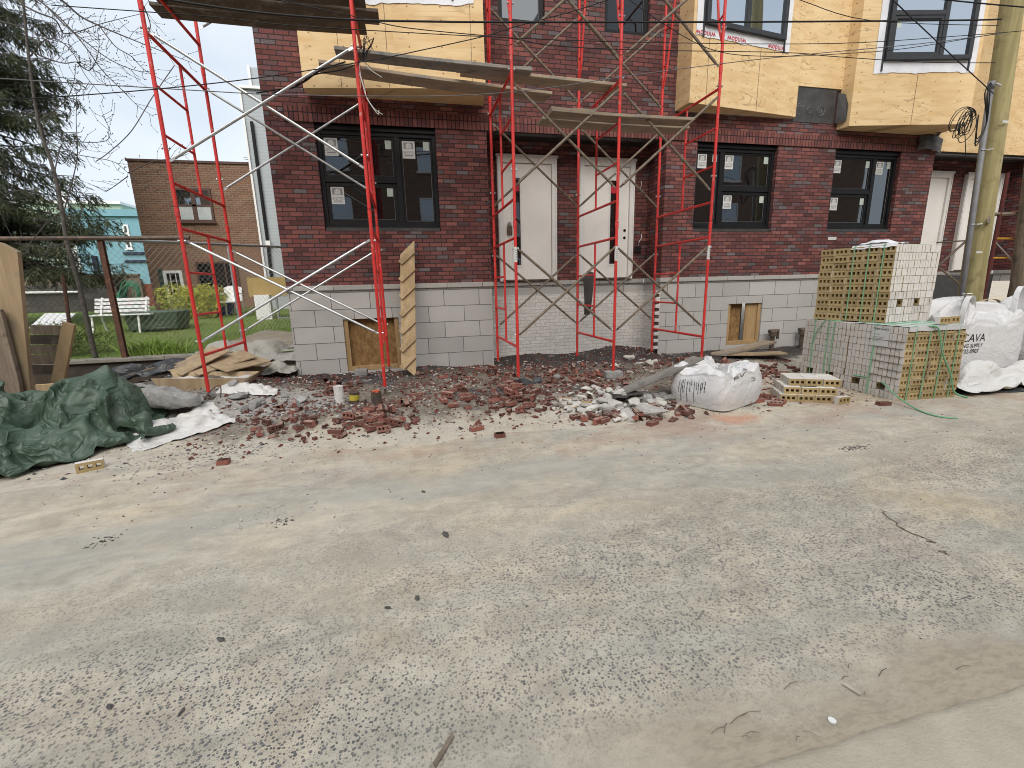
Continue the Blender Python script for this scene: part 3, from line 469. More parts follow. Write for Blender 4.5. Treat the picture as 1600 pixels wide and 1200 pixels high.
-27,-54,-58,-53,-44,15,-48,38,28,-31,-53,90,-64,-36,-22,-12,-20,8,12,-18,10,-7,-7,28,50,38,44,41,24,14,43,56,53,48,4,24,45,-44,-79,1,12,24,7,-4,-24,-39,-40,-41,-42,-49,-25,-32,-30,
26,47,-61,-55,81,-45,-57,-24,7,-7,-7,-4,12,1,-1,4,42,56,55,50,23,30,-16,-23,25,63,79,72,36,10,-49,-34,13,23,22,10,-14,-28,-38,-38,-47,-56,-54,-44,-34,-39,55,17,-77,-59,83,-37,-34,
-49,-5,20,13,-4,-8,22,-2,0,30,56,56,60,40,-41,-51,14,47,63,82,70,58,38,-32,-25,21,32,25,4,-9,-33,-40,-52,-59,-69,-52,-43,-36,-37,48,-23,-87,-62,15,54,-26,-46,-26,77,49,16,-14,-36,
-17,5,18,41,53,61,63,-63,-7,5,30,75,97,60,56,21,35,-14,15,21,17,9,-28,-31,-36,-41,-51,-67,-74,-63,-43,-31,33,-51,-94,-66,-44,46,25,-11,28,61,70,33,-12,-51,-32,17,-1,17,38,51,69,5,
-31,36,18,91,81,80,50,12,-5,23,6,17,15,-7,-20,-34,-30,-30,-27,-75,-83,-70,-54,-34,7,-60,-97,-74,-58,17,27,-3,45,73,59,39,10,-18,-26,-32,20,52,26,20,47,67,-5,14,37,84,101,72,45,3,
-12,-7,6,12,4,-11,-19,-28,-13,-3,-25,-75,-84,-80,-57,-46,-25,-38,-93,-86,-94,9,10,9,6,52,62,57,15,-12,18,-12,32,38,45,45,31,27,61,4,56,98,92,62,25,-14,-57,16,35,19,3,-15,-22,-27,
-9,0,-31,-65,-79,-78,-63,-53,-33,-40,-78,-80,-159,7,8,4,-10,6,38,62,23,17,51,35,35,49,54,46,34,28,21,45,56,86,88,45,-6,-59,8,57,45,24,-16,-18,-31,-51,0,2,-34,-61,-64,-67,-61,-52,
-42,-47,-58,-62,-225,-15,32,-18,25,-18,-13,3,67,29,57,69,71,51,60,52,43,33,23,17,48,61,81,2,-27,-14,108,43,68,13,-16,-43,-40,-43,-33,3,-48,-54,-47,-55,-53,-49,-44,-53,-47,-60,-263,
-4,15,21,-17,53,-3,-45,-10,47,64,78,77,71,64,54,48,41,36,13,40,-11,54,26,-12,65,111,28,-10,11,30,-18,-48,-42,-28,-36,-51,-47,-46,-43,-49,-30,-48,-54,-42,-54,-302,28,-27,-2,27,-9,
26,33,-45,44,68,57,84,68,66,53,45,36,45,64,22,31,-20,22,37,57,104,40,-6,-41,48,-40,-30,-44,-36,-43,-42,-45,-48,-46,-45,-47,-27,-36,-37,-47,-300,-49,14,-12,22,-34,9,36,-2,63,62,54,
73,67,51,53,37,42,74,90,23,25,36,-4,18,56,81,33,-7,-8,-16,-15,-36,-41,-27,-48,-45,-42,-52,-46,-45,-40,-28,-49,-57,-44,-256,-38,-33,-1,31,-30,22,-20,67,59,51,56,56,63,63,34,48,72,
84,-9,-2,52,56,43,34,32,60,48,7,-4,-19,-62,-36,-6,-29,-39,-50,-42,-58,-52,-29,-51,-27,-49,-39,-46,-241,-26,-51,-17,33,-31,14,60,59,47,36,47,46,48,50,53,64,62,12,5,8,34,62,53,48,37,
34,32,21,-9,-46,-37,8,10,-21,-52,-54,-35,-68,-55,-42,-35,-31,-47,-31,-44,-210,-37,-29,-8,2,21,36,52,49,41,29,24,23,34,22,62,70,6,15,11,37,51,63,43,54,26,26,22,9,-16,-31,26,17,2,
-12,-67,-42,-71,-25,-69,-47,-58,-49,-17,-40,-37,-264,49,-1,-25,12,41,24,58,61,38,28,24,20,9,8,-15,61,36,24,45,28,36,50,56,60,19,18,3,7,-2,2,8,54,3,-31,-59,-57,-78,-63,-39,-19,-44,
-54,-52,-52,-29,-330,57,52,9,-1,28,64,65,61,53,46,25,28,5,2,-18,-36,34,51,26,28,66,71,65,33,-1,-21,24,-3,1,33,26,9,1,-29,-47,-56,-74,-71,-59,-54,-27,-23,-24,-40,-27,-378,87,48,-15,
-6,29,64,71,85,54,58,51,27,15,1,-12,-38,-35,39,46,57,69,64,37,1,-23,9,39,-32,24,-3,18,17,-6,-26,-44,-49,-61,-60,-52,-41,-40,-48,-28,-37,-38,-302,92,-1,-47,-5,34,58,66,81,78,67,40,
41,4,-6,-22,-18,-7,18,37,67,65,52,23,-11,5,51,5,-21,-10,16,9,0,-11,-32,-47,-49,-58,-52,-23,-39,-34,-35,-38,-52,-30,-225,55,-50,-53,28,53,63,63,36,49,73,52,12,8,-3,4,-14,-34,0,60,
67,63,48,27,13,72,-44,21,1,-29,28,55,-46,-24,-34,-53,-56,-60,-28,-41,-24,-20,-33,-17,-40,-50,-167,-15,-64,-1,40,62,54,62,48,15,33,40,24,14,-7,-41,-45,-21,33,73,75,89,30,45,64,-6,
-26,12,1,-29,40,75,-30,-44,-48,-61,-63,-37,-56,-42,-24,-33,-8,-19,-18,-35,-149,-70,-19,19,38,67,53,58,47,11,31,18,11,-10,-24,-44,-46,-6,44,71,90,88,56,59,45,-37,-33,-2,17,1,51,46,
-7,-52,-53,-64,-63,-51,-46,-55,-37,-29,-27,-18,-27,-29,-92,-58,-7,14,63,62,65,35,42,25,19,17,12,-11,-33,-44,-45,-5,34,74,92,83,69,61,35,-59,-43,-29,15,45,49,92,-51,-58,-43,-49,-68,
-70,-55,-52,-33,-44,-38,-32,-34,-31,-24,-42,-9,40,65,54,63,37,35,21,33,-14,12,23,-4,-60,-39,-11,19,59,87,80,75,69,10,-38,-13,-51,-4,25,79,66,-71,-43,-54,-47,-44,-61,-71,-65,-52,
-37,-41,-33,-47,-24,-1,-16,7,63,65,54,29,42,32,28,23,-9,-25,23,41,19,-45,-38,-4,35,75,79,83,68,34,-36,-28,-19,-31,18,67,31,-73,-28,-56,-58,-52,-50,-51,-58,-57,-68,-45,-22,-50,-24,
-2,14,29,55,37,56,54,40,23,14,8,55,-35,-5,19,32,45,-14,-34,-1,50,75,85,77,64,-11,-46,-40,-22,0,46,4,-57,-35,-51,-58,-58,-57,-50,-53,-25,-71,-66,-51,-33,-9,9,3,32,42,55,60,49,32,30,
0,5,44,32,14,-1,-1,10,33,37,-12,3,59,79,79,73,36,-30,-57,-49,-15,19,-5,-60,-43,-52,-36,-58,-17,-19,-35,-47,-80,-51,-62,-61,-33,-12,1,50,32,60,58,45,31,35,8,-15,61,49,55,15,2,-3,
-11,10,33,32,8,70,71,72,60,2,-46,-63,-32,-15,-12,-50,-55,-53,-48,-19,17,-13,-50,-40,-75,-69,-59,-45,-55,-49,0,52,42,55,52,47,23,38,24,-6,21,71,72,49,22,-2,-14,-3,11,14,40,23,48,69,
68,37,-22,-57,-53,-29,-22,-40,-48,-43,-42,-25,-3,8,-42,-56,-65,-61,-57,-57,-50,-83,-5,37,81,51,27,40,35,36,34,6,8,53,73,55,37,32,-12,-34,31,34,17,33,21,26,68,59,3,-46,-60,-40,-26,
-29,-44,-45,-6,-25,-24,-36,-67,-24,-54,-57,-30,-66,-59,-118,27,18,64,50,57,53,33,25,30,23,0,30,66,15,55,18,31,7,31,36,27,26,21,17,9,50,42,-55,-34,-53,-11,-16,-42,-62,-65,-33,-23,5,
-66,-50,-43,-49,-45,-35,-63,-84,-16,16,64,57,42,49,31,18,33,51,33,-1,57,13,38,40,31,39,47,30,41,36,4,13,12,9,18,-21,-39,-34,-7,-20,-41,-41,-63,-90,-28,3,-59,-59,-57,-53,-38,-26,
-48,-32,-12,-15,45,61,17,39,4,8,27,57,67,59,15,47,44,40,34,38,54,31,35,23,33,5,-3,0,16,-41,-29,-14,-36,-59,-11,-17,-41,-54,-86,-25,-54,-46,-60,-54,-23,-39,-61,-28,51,-8,26,26,-6,
21,-6,3,28,59,73,69,60,51,54,55,56,56,26,42,37,6,-5,-6,11,-4,-16,-24,-16,-44,-45,-49,-44,-5,-31,-21,-45,-66,-56,-64,-45,-55,-57,-60,-49,-33,61,60,29,-31,33,-3,-34,6,45,77,83,73,60,
44,56,62,62,35,33,43,56,-6,-20,9,6,-7,-15,-24,-41,-48,-14,-58,-26,-45,-31,26,-70,-59,-64,-67,-68,-66,-52,-47,-38,-50,49,69,38,-36,24,-21,4,50,53,94,95,65,47,6,29,63,66,47,32,46,21,
-10,26,7,11,19,-49,-33,-9,-65,-48,-22,-20,13,-34,-55,-58,-46,-62,-66,-39,-60,-54,-40,-31,-117,26,63,63,-25,-19,26,47,26,95,97,97,74,49,11,-19,9,45,53,52,12,33,22,17,54,38,-24,-60,
-58,-33,-11,-21,-19,-31,-51,-34,-60,-16,-40,-62,-64,-54,-27,-52,-53,-53,-124,25,66,57,14,-7,9,28,66,109,90,89,70,37,-3,6,-5,33,22,35,34,26,45,67,43,-1,-33,-57,-64,-44,-37,-27,-16,
-16,-20,-26,-34,-45,-60,-64,-52,-50,-39,-46,-56,-41,-128,39,65,49,-9,5,24,27,75,88,79,79,59,32,15,8,10,21,33,19,28,36,45,53,30,-5,-39,-62,-44,-49,-3,-36,-56,-16,-11,-12,-34,-59,
-78,-67,-48,-20,-29,-39,-32,-59,-93,48,37,40,-7,-16,-27,44,88,72,79,72,54,32,19,13,20,38,25,41,30,7,34,25,37,0,-43,-42,-48,5,2,-15,-66,-75,-13,-12,-36,-73,-87,-74,-49,-22,-9,-12,
-23,-28,-66,-5,42,28,-19,-56,17,51,49,74,74,68,49,34,30,38,47,21,42,3,41,31,1,25,10,8,-33,-36,-5,-13,-48,-20,45,-78,-78,-27,-40,-77,-91,-71,-51,-30,-6,-3,-14,-41,-28,5,14,34,-1,
-47,49,35,56,55,62,59,45,35,52,32,31,32,11,17,46,39,7,10,7,-7,-16,-28,10,-47,-20,-36,44,-30,-75,-59,-64,-78,-79,-57,-47,-40,-29,-14,-5,-2,-5,13,1,2,0,14,14,58,24,82,72,30,13,46,30,
39,42,15,21,21,48,22,19,17,-9,1,-16,18,-24,-39,-22,2,-19,-29,-43,-52,-47,-76,-73,-62,-52,-37,-37,-19,-5,-1,-4,39,-16,-13,-8,30,43,28,89,82,10,-25,-4,45,38,49,31,41,-2,39,34,19,28,
7,32,-35,-26,16,29,-54,-21,11,-82,-12,-16,-34,-44,-29,-67,-55,-50,-44,-31,-44,-11,23,-32,-3,23,3,18,9,53,90,73,50,5,-56,-45,-20,54,47,40,44,39,36,28,23,4,44,-7,-21,-39,-11,26,31,
-8,-50,-28,-40,-31,-31,-45,-35,-26,-16,-41,-47,-37,-39,-8,-57,32,27,2,22,-2,37,52,76,56,36,7,-39,-61,-51,-15,56,46,40,38,28,29,28,62,2,11,-13,-48,-33,5,17,-8,-31,-34,-20,-27,-42,
-45,-37,-18,2,-35,-7,-21,-42,-18,-67,57,-5,30,31,23,4,30,62,53,32,4,-25,-43,-50,-33,22,49,46,30,35,43,37,16,31,12,1,-50,-31,-26,-2,-5,-25,-27,-26,-44,-61,-48,-39,-10,27,-2,-34,-11,
-15,-25,-29,58,12,44,-18,-21,-6,30,49,55,33,3,-24,-33,-45,-9,52,28,35,34,31,33,26,22,31,19,9,-13,-58,-49,-10,-7,-5,-24,-43,-57,-83,-47,-38,-2,25,41,-14,-45,-23,-2,-1,117,30,-44,
-36,-37,-29,32,40,27,39,14,-12,-36,-23,37,24,11,22,34,39,30,29,28,31,24,17,-23,-40,-58,-34,-6,15,-27,-36,-60,-82,-53,-3,20,-21,28,38,-52,-13,0,0,208,-48,-97,-54,14,13,-9,-26,12,35,
8,-15,-6,19,14,12,2,12,42,28,31,28,29,43,25,6,-18,-50,-40,-50,4,22,1,-13,-63,-70,-48,22,-5,-9,-10,47,-37,-9,-1,0,186,-50,-73,-36,21,-20,0,-27,0,0,2,-2,15,19,1,-20,9,11,29,20,44,22,
24,28,38,14,-18,-48,-56,-24,-8,26,39,-20,-13,-53,-60,-19,14,-14,7,-2,-2,-4,1,0,136,-35,2,-41,-27,-18,-3,9,-23,0,12,-1,-9,7,21,-18,-18,1,27,41,10,27,34,28,28,2,-34,-29,-68,-14,1,26,
40,47,-23,-38,-43,-40,-16,-1,6,-4,14,-16,-2,2,104,2,-11,-8,-40,-24,-11,-8,-5,19,-18,10,-5,-3,25,-27,30,-11,-17,14,25,15,46,22,21,12,-27,-55,-32,-44,21,49,32,51,33,-42,-58,-23,-35,
-25,1,-1,-3,5,-5,0,110,-40,17,-2,-1,-45,-32,-9,3,20,-21,52,-14,-37,9,6,-4,3,-17,-1,37,11,0,32,-11,48,3,-26,-31,-33,-17,74,47,17,29,2,-50,-30,-35,-54,-10,0,0,0,0,0,92,-26,-33,15,12,
11,-36,-8,-11,-15,9,83,3,-39,-48,11,1,1,5,1,-5,1,-9,1,-13,11,50,5,2,7,11,22,-7,31,1,17,-6,-64,-38,-4,-40,-1,0,0,0,0,])
CLOTH['sheet'] = (21, 17, [-1.1301, -0.9717, 0.0207], [1.1877, 0.9779, 0.2751], [
105,-8,-7,-1,-3,-3,-14,-11,9,-13,-26,-20,-8,6,11,-6,-1,143,-7,-5,0,4,-9,-17,-12,3,-16,-17,-17,-9,-1,6,4,-8,151,-9,-14,-14,-15,-5,12,-1,-7,-13,-12,-5,-17,-3,4,-2,-7,163,-11,-15,-21,
-7,-10,-1,-3,-6,-9,-15,-17,2,3,6,-4,-10,161,-8,-19,-20,-17,-6,0,-9,-5,-14,-10,-10,-3,0,17,-11,-18,177,-4,-20,-22,-17,-15,-6,3,-5,-16,-9,-12,-6,9,7,-4,-21,169,-12,-15,-10,-13,-11,1,
-9,-16,-3,-7,-4,-5,-6,-5,-9,-10,177,-16,-9,-4,-15,-5,-5,-3,-2,-4,-6,-8,-17,-23,2,-2,-9,155,0,-11,-8,-8,-3,-3,-2,-1,-1,-9,-8,-14,-17,-8,-8,-6,159,3,-12,-16,-1,-1,-8,-3,3,-7,-9,-15,
-20,-16,4,-8,-2,156,-3,1,-17,-4,-8,-10,-2,-2,-2,-18,-15,-17,-3,-5,-3,-20,169,-15,-10,-3,9,-10,-7,-4,-2,-10,-15,-22,-9,-6,1,2,-24,158,-5,-17,6,7,-3,-6,-6,-7,-11,-10,-16,-11,-7,-10,
-4,-7,145,11,-13,-4,8,-2,-8,-6,-8,-15,-21,-14,-1,-6,-7,-8,-3,156,4,-6,-8,-1,-1,0,-12,-8,-19,-17,-13,-3,-7,-13,-5,4,153,-5,7,-6,-5,-8,-10,2,-10,-18,-18,-10,-8,-8,-13,-2,3,156,0,3,
-16,-6,-9,-11,3,-11,-13,-16,-13,-5,-10,-1,-13,-24,179,1,-4,-1,-24,-9,-4,-4,-1,-29,-15,-10,4,-11,1,-25,-9,182,2,-1,-11,-15,-13,-7,-8,-13,-9,-14,-3,-12,-3,-5,-4,-6,159,14,7,-9,-23,
-13,-10,-11,-15,-8,-6,1,-9,-13,-5,-1,-5,142,22,11,-3,-19,-18,-15,-15,-13,-8,-9,10,-7,-17,-6,4,1,0,51,49,49,50,49,53,50,58,24,54,55,54,55,49,51,49,-787,54,46,37,43,51,61,47,54,35,
48,57,58,69,46,37,47,-779,57,51,34,32,52,59,54,48,40,40,55,64,64,46,37,58,-784,58,55,49,37,52,53,40,48,43,46,45,65,49,48,48,56,-788,60,58,56,52,50,27,44,49,47,47,56,60,37,44,54,55,
-784,59,57,57,50,44,45,45,39,42,54,60,50,40,53,48,33,-749,47,51,58,54,51,38,39,38,38,58,60,51,62,48,17,47,-740,46,52,58,45,50,48,41,37,44,55,50,46,54,27,43,55,-755,61,49,49,46,54,
52,46,43,43,49,46,37,52,39,45,59,-766,68,41,52,47,50,52,49,54,43,46,46,40,49,32,52,63,-775,70,32,50,50,49,51,57,56,43,40,49,46,60,53,18,51,-757,63,30,49,46,50,54,56,54,45,36,48,51,
64,56,13,61,-762,54,48,40,46,48,52,53,52,49,43,40,52,52,66,31,43,-780,75,57,47,39,46,48,49,45,48,44,53,44,56,52,54,36,-782,77,51,54,44,44,47,38,43,46,57,48,58,47,52,52,46,-782,56,
63,47,49,43,40,46,50,50,49,58,55,37,52,50,45,-783,50,58,53,52,50,47,50,35,51,57,55,55,52,62,48,27,-792,50,52,56,48,47,56,48,47,42,59,60,54,57,49,22,46,-796,60,51,54,56,55,55,45,52,
57,48,41,55,54,46,45,48,-801,48,44,53,65,56,60,44,54,48,49,57,41,52,38,48,53,-818,48,51,55,64,58,61,56,56,52,49,42,51,51,30,41,53,12,0,2,-2,0,54,-54,77,53,-126,-4,139,-126,117,
-130,1,-1,0,1,63,18,-47,-36,2,6,61,-65,45,-47,-1,129,192,-256,-32,-32,0,0,247,245,-78,-205,-123,-87,1,97,-16,-16,-29,268,-304,21,-21,0,14,33,208,-73,-9,148,-179,-54,85,177,-95,
-143,47,-140,90,-69,-40,19,-13,80,6,-10,-53,234,99,111,80,-12,-164,-271,-106,-1,30,27,-58,1,112,51,42,88,118,171,106,73,12,-203,-149,-237,-173,-9,148,-71,33,-92,50,200,118,95,288,
125,-52,75,60,-209,-551,-219,120,-119,0,0,-1,40,32,141,219,251,143,126,-165,-149,-205,-403,-26,1,-2,-2,124,-104,-2,44,147,173,261,119,127,-167,-175,-296,-251,0,3,50,-54,19,-18,37,
123,63,64,116,220,49,-110,-228,-187,-148,38,9,134,-151,-29,26,162,176,-27,-63,47,-37,68,-94,83,44,-385,69,-69,81,359,-120,-115,227,105,27,-111,-165,-222,-63,-4,80,241,-212,-109,
160,-130,291,150,-95,163,84,-9,-61,-221,-214,20,-137,0,121,272,-393,0,102,-93,156,236,135,65,-6,-49,-182,-39,73,-323,-37,107,200,-344,59,-61,84,19,183,149,116,-33,-12,-173,-93,-92,
50,-131,48,-92,26,-46,66,59,150,-61,98,-67,19,49,76,-47,-269,126,-104,-5,30,-121,-2,148,307,-28,-105,-81,1,221,309,18,-194,-294,-184,158,154,-51,-293,-16,-70,99,38,-138,14,67,200,
129,-182,-191,-12,184,-58,105,-175,-79,53,-53,0,12,103,-33,0,-44,38,13,-35,-54,14,37,-18,-21,-5,176,-160,-23,0,0,20,149,-135,-34,139,94,0,-233,0,30,-30,0,-1,-1,11,2,-11,6,-6,0,0,0,
-9,9,-1,0,122,-121,0,])
CLOTH['sheet2'] = (23, 13, [-1.3799, -0.7299, 0.022], [1.4358, 0.7575, 0.3395], [
29,-16,-13,8,1,-4,7,3,0,-6,0,11,11,39,-7,-3,1,-9,-1,4,8,2,-5,-1,9,12,17,18,-10,2,-9,-16,7,7,7,0,1,10,11,12,14,3,-14,0,-21,8,-1,4,12,3,4,11,27,-3,10,-18,2,-10,2,0,6,2,14,-16,14,42,
1,-6,-8,-6,5,-2,3,5,6,2,0,-2,45,13,-18,-6,-4,8,2,-6,2,7,5,-5,-1,53,-3,-16,9,-4,6,0,-7,-1,6,5,-7,-7,58,-6,-12,1,10,4,0,-3,-3,4,4,-6,-3,29,13,-2,3,12,5,-3,-4,-1,-7,10,-6,-9,35,8,5,9,
14,-3,-14,-2,-11,-4,11,12,-5,24,2,10,9,7,-10,-5,4,-5,6,0,7,0,18,-2,9,7,1,-5,2,1,-7,3,5,5,3,25,-6,6,3,8,-2,-4,-3,3,3,1,-2,8,13,8,10,8,-7,12,2,-1,-2,-4,0,0,2,34,5,2,4,0,13,1,0,-3,-6,
-2,-3,-10,48,1,1,10,1,8,6,-1,-3,-5,-5,-12,-11,55,-1,4,5,-6,13,7,3,-2,-6,-10,-17,6,31,14,4,-8,6,11,5,2,4,-11,-11,-5,1,41,10,2,-3,-3,-1,8,5,-3,-9,-2,-2,-3,52,13,5,-2,-6,-2,1,3,2,-9,
-9,-5,-6,67,-4,0,7,2,4,0,3,1,-11,-14,-8,-8,81,5,-10,-7,13,15,-6,-3,-4,-7,-12,-6,-13,32,73,82,100,90,38,68,79,86,86,81,93,91,-923,60,80,69,82,62,57,84,72,63,95,93,88,-921,77,85,55,
78,54,70,86,73,75,71,80,91,-929,96,90,105,56,26,72,89,77,68,86,64,50,-872,105,73,118,51,41,72,85,74,55,69,25,77,-820,74,93,119,49,39,69,84,73,52,38,75,87,-878,86,104,98,56,33,70,
96,78,63,33,76,78,-853,54,115,81,75,32,68,91,77,64,43,68,69,-772,57,52,77,91,41,57,81,75,62,60,59,86,-828,87,50,82,86,68,63,71,79,29,83,64,77,-875,94,78,79,100,62,32,73,67,49,73,
83,77,-863,81,73,81,87,50,77,68,67,39,70,82,87,-865,91,65,68,73,73,73,77,76,35,59,89,82,-876,97,83,33,107,67,72,68,65,70,49,81,79,-873,89,83,53,92,67,74,65,75,84,51,55,85,-868,78,
84,63,85,69,72,67,79,88,48,66,81,-882,91,92,42,79,71,74,74,78,74,61,78,77,-881,85,86,38,81,69,78,80,81,73,72,71,94,-931,91,89,53,87,72,68,83,84,51,79,92,95,-953,91,78,76,92,66,77,
77,77,58,83,94,77,-940,88,75,58,89,85,85,82,76,70,61,93,89,-961,92,87,71,73,85,88,83,77,48,76,83,100,-973,92,95,78,67,84,93,84,76,67,79,54,110,6,0,78,93,148,-264,-55,0,9,-9,92,-93,
1,57,-57,160,-15,-143,96,-98,0,126,-71,-39,38,-8,-47,21,123,-66,45,90,-12,-70,-130,80,86,-126,-1,-30,367,20,-251,4,345,-16,38,-44,-106,185,-282,-269,12,107,130,-213,262,252,151,70,
-169,-302,81,-366,198,-65,-148,72,-72,276,327,267,112,-216,-338,-313,-110,20,23,-48,0,62,233,388,161,116,-176,-313,-327,-56,-83,200,-205,120,-58,225,397,191,49,-124,-294,-383,-123,
98,187,-244,282,14,-125,326,227,81,-61,-254,-315,-218,113,-111,0,341,72,-265,183,269,21,-114,-178,-31,-205,-93,0,34,202,56,-72,10,343,-180,-171,-133,-53,67,-103,0,71,192,106,-127,
287,238,-251,-159,-232,-93,-32,5,-6,10,246,203,117,141,-45,-152,-15,-206,-242,85,-141,9,-9,154,383,-98,167,66,84,-125,-185,-305,-119,-22,0,24,111,252,-264,456,168,57,-69,-204,-314,
-216,-1,90,-37,24,214,-124,466,142,51,-73,-214,-330,-209,0,68,45,-113,388,-28,217,148,40,-59,-210,-294,-21,-24,-4,-122,29,356,-176,172,189,58,-90,-172,-151,-101,-145,23,-23,24,46,
-44,77,335,67,-119,-295,-51,-26,97,-110,14,-4,21,-32,78,66,190,-81,-252,74,-15,-61,1,53,27,49,-86,21,17,110,107,-129,-169,0,1,-2,-1,159,94,-169,-78,126,126,89,-216,-129,32,60,-93,
0,1,30,-30,63,-64,1,0,0,2,-2,0,])
# ------------------------------------------------------------------ the red brick row under construction
YF = 8.0
house = thing('brick_rowhouse', 'red brick rowhouse under construction with plywood bays and white doors behind the red scaffold', 'rowhouse', (3, YF, 0))
def cellwall(x0, x1, z0, z1, y, holes, mb, m=0, reveal=.13, mrev=None, plane='y'):
    xs = sorted({x0, x1, *[h[0] for h in holes], *[h[1] for h in holes]}); zs = sorted({z0, z1, *[h[2] for h in holes], *[h[3] for h in holes]})
    xs = [x for x in xs if x0 <= x <= x1]; zs = [z for z in zs if z0 <= z <= z1]
    for a, b in zip(xs, xs[1:]):
        for c, d in zip(zs, zs[1:]):
            mx, mz = (a+b)/2, (c+d)/2
            if any(h[0] < mx < h[1] and h[2] < mz < h[3] for h in holes): continue
            mb.quad((a, y, c), (b, y, c), (b, y, d), (a, y, d), m)
    for h in holes:
        a, b, c, d = h; e = y + reveal; r = m if mrev is None else mrev
        c2, d2 = max(c, z0), min(d, z1)
        mb.quad((a, y, c2), (a, e, c2), (a, e, d2), (a, y, d2), r); mb.quad((b, e, c2), (b, y, c2), (b, y, d2), (b, e, d2), r)
        if z0 <= c: mb.quad((a, y, c), (b, y, c), (b, e, c), (a, e, c), r)
        if d <= z1: mb.quad((a, e, d), (b, e, d), (b, y, d), (a, y, d), r)

ZL, ZS, ZT = 1.42, 3.94, 7.4          # under the cap, lintel line, top of what is built
WIN = [(-1.21, .63, 2.35, 3.94, 'L'), (5.43, 7.20, 2.35, 3.94, 'R'), (8.56, 10.23, 2.35, 3.94, 'L')]
REC = [(1.47, 4.80), (11.12, 14.45)]  # door recesses
BAS = [(-1.09, -.18, .05, .94), (6.36, 7.17, .10, .95)]
YB = 8.62
UPW = [(1.72, 2.50, 5.55, 7.0), (3.54, 4.37, 5.55, 7.0)]
w = MB()
segs = [(-1.9, 1.47), (4.80, 11.12), (14.45, 22.)]
for a, b in segs:
    cellwall(a, b, 1.5, ZS, YF, [x[:4] for x in WIN if a < x[0] < b], w)
cellwall(-1.9, 4.98, ZS, ZT, YF, UPW, w)                       # above the lintel line
cellwall(4.98, 11.12, ZS, 4.40, YF, [], w); cellwall(14.45, 22., ZS, 4.4, YF, [], w)
for a, b in REC:
    cellwall(a, b, 1.5, 4.1, YB, [], w)
    w.quad((a, YF, 0), (a, YB, 0), (a, YB, 4.1), (a, YF, 4.1)); w.quad((b, YB, 1.5), (b, YF, 1.5), (b, YF, 4.1), (b, YB, 4.1))
w.quad((-1.9, 19, 0), (-1.9, YF, 0), (-1.9, YF, ZT), (-1.9, 19, ZT))      # gable side
w.quad((-1.9, YF, ZT), (22, YF, ZT), (22, 19, ZT), (-1.9, 19, ZT))
w.build('brick_wall', M['brick'], house)
s = MB()
for a, b in ((-1.62, 4.80), (4.801, 11.12), (14.45, 22.)): s.box(a, b, YF-.022, YF+.1, ZS, 4.15)
s.build('soldier_course', M['soldier'], house)
for a, b in REC:
    MB().box(a-.02, b+.02, YF+.004, YF+.12, 3.925, 3.945).build('lintel', M['membrane'], house); MB().box(a+.003, b-.003, YF+.02, YB-.003, 4.0, 4.09).build('soffit', M['membrane'], house)  # soffit in black, the shadow under the recess top put into its colour
b = MB()
for a, c in segs: cellwall(a, c, -.4, ZL, YF, [x for x in BAS if a < x[0] < c], b, reveal=.2)
for a, c in REC:
    b.quad((a, YB, 1.24), (c, YB, 1.24), (c, YB, ZL), (a, YB, ZL)); b.quad((c, YB, 1.24), (c, YF, 1.24), (c, YF, ZL), (c, YB, ZL))
b.quad((-1.9, 19, -.4), (-1.9, YF, -.4), (-1.9, YF, ZL), (-1.9, 19, ZL))
b.build('stone_base', M['lime'], house)
c = MB()
for i, (a, e) in enumerate(segs): c.box(a-.03, e+.03, YF-.035, YF+.15, ZL, 1.5)
for a, e in REC: c.box(a+.035, e-.035, YB-.035, YB+.1, ZL, 1.5)
for a, e in REC: c.box(e-.032, e+.03, YF+.152, YB-.037, ZL, 1.5)
c.build('stone_cap', M['cap'], house, bevel=.006)
wb = MB(); a, e = REC[0]
wb.quad((a, YB-.004, -.4), (e, YB-.004, -.4), (e, YB-.004, 1.24), (a, YB-.004, 1.24)); wb.quad((e-.004, YB, -.4), (e-.004, YF+.12, -.4), (e-.004, YF+.12, 1.24), (e-.004, YB, 1.24))
wb.build('painted_base', M['whitebrick'], house)
t = MB()                                                         # toothed brick ends at the recess corner
for k in range(9): t.box(4.70, 4.799, YF-.02+.004*(k % 2), YF+.13, .12+k*.1354, .12+k*.1354+.057)
t.build('brick_toothing', M['whitebrick'], house)
t = MB()
for k in range(8): t.box(4.715, 4.797, YF+.01, YF+.12, .19+k*.1354, .19+k*.1354+.055)
t.build('brick_toothing', M['brick'], house)
# black membrane over the neighbour's unfinished base, at the far recess
mb = MB(); a, e = REC[1]
mb.box(a+.004, e-.004, YB-.05, YB-.01, -.3, 1.38); mb.build('black_membrane', M['membrane'], house)

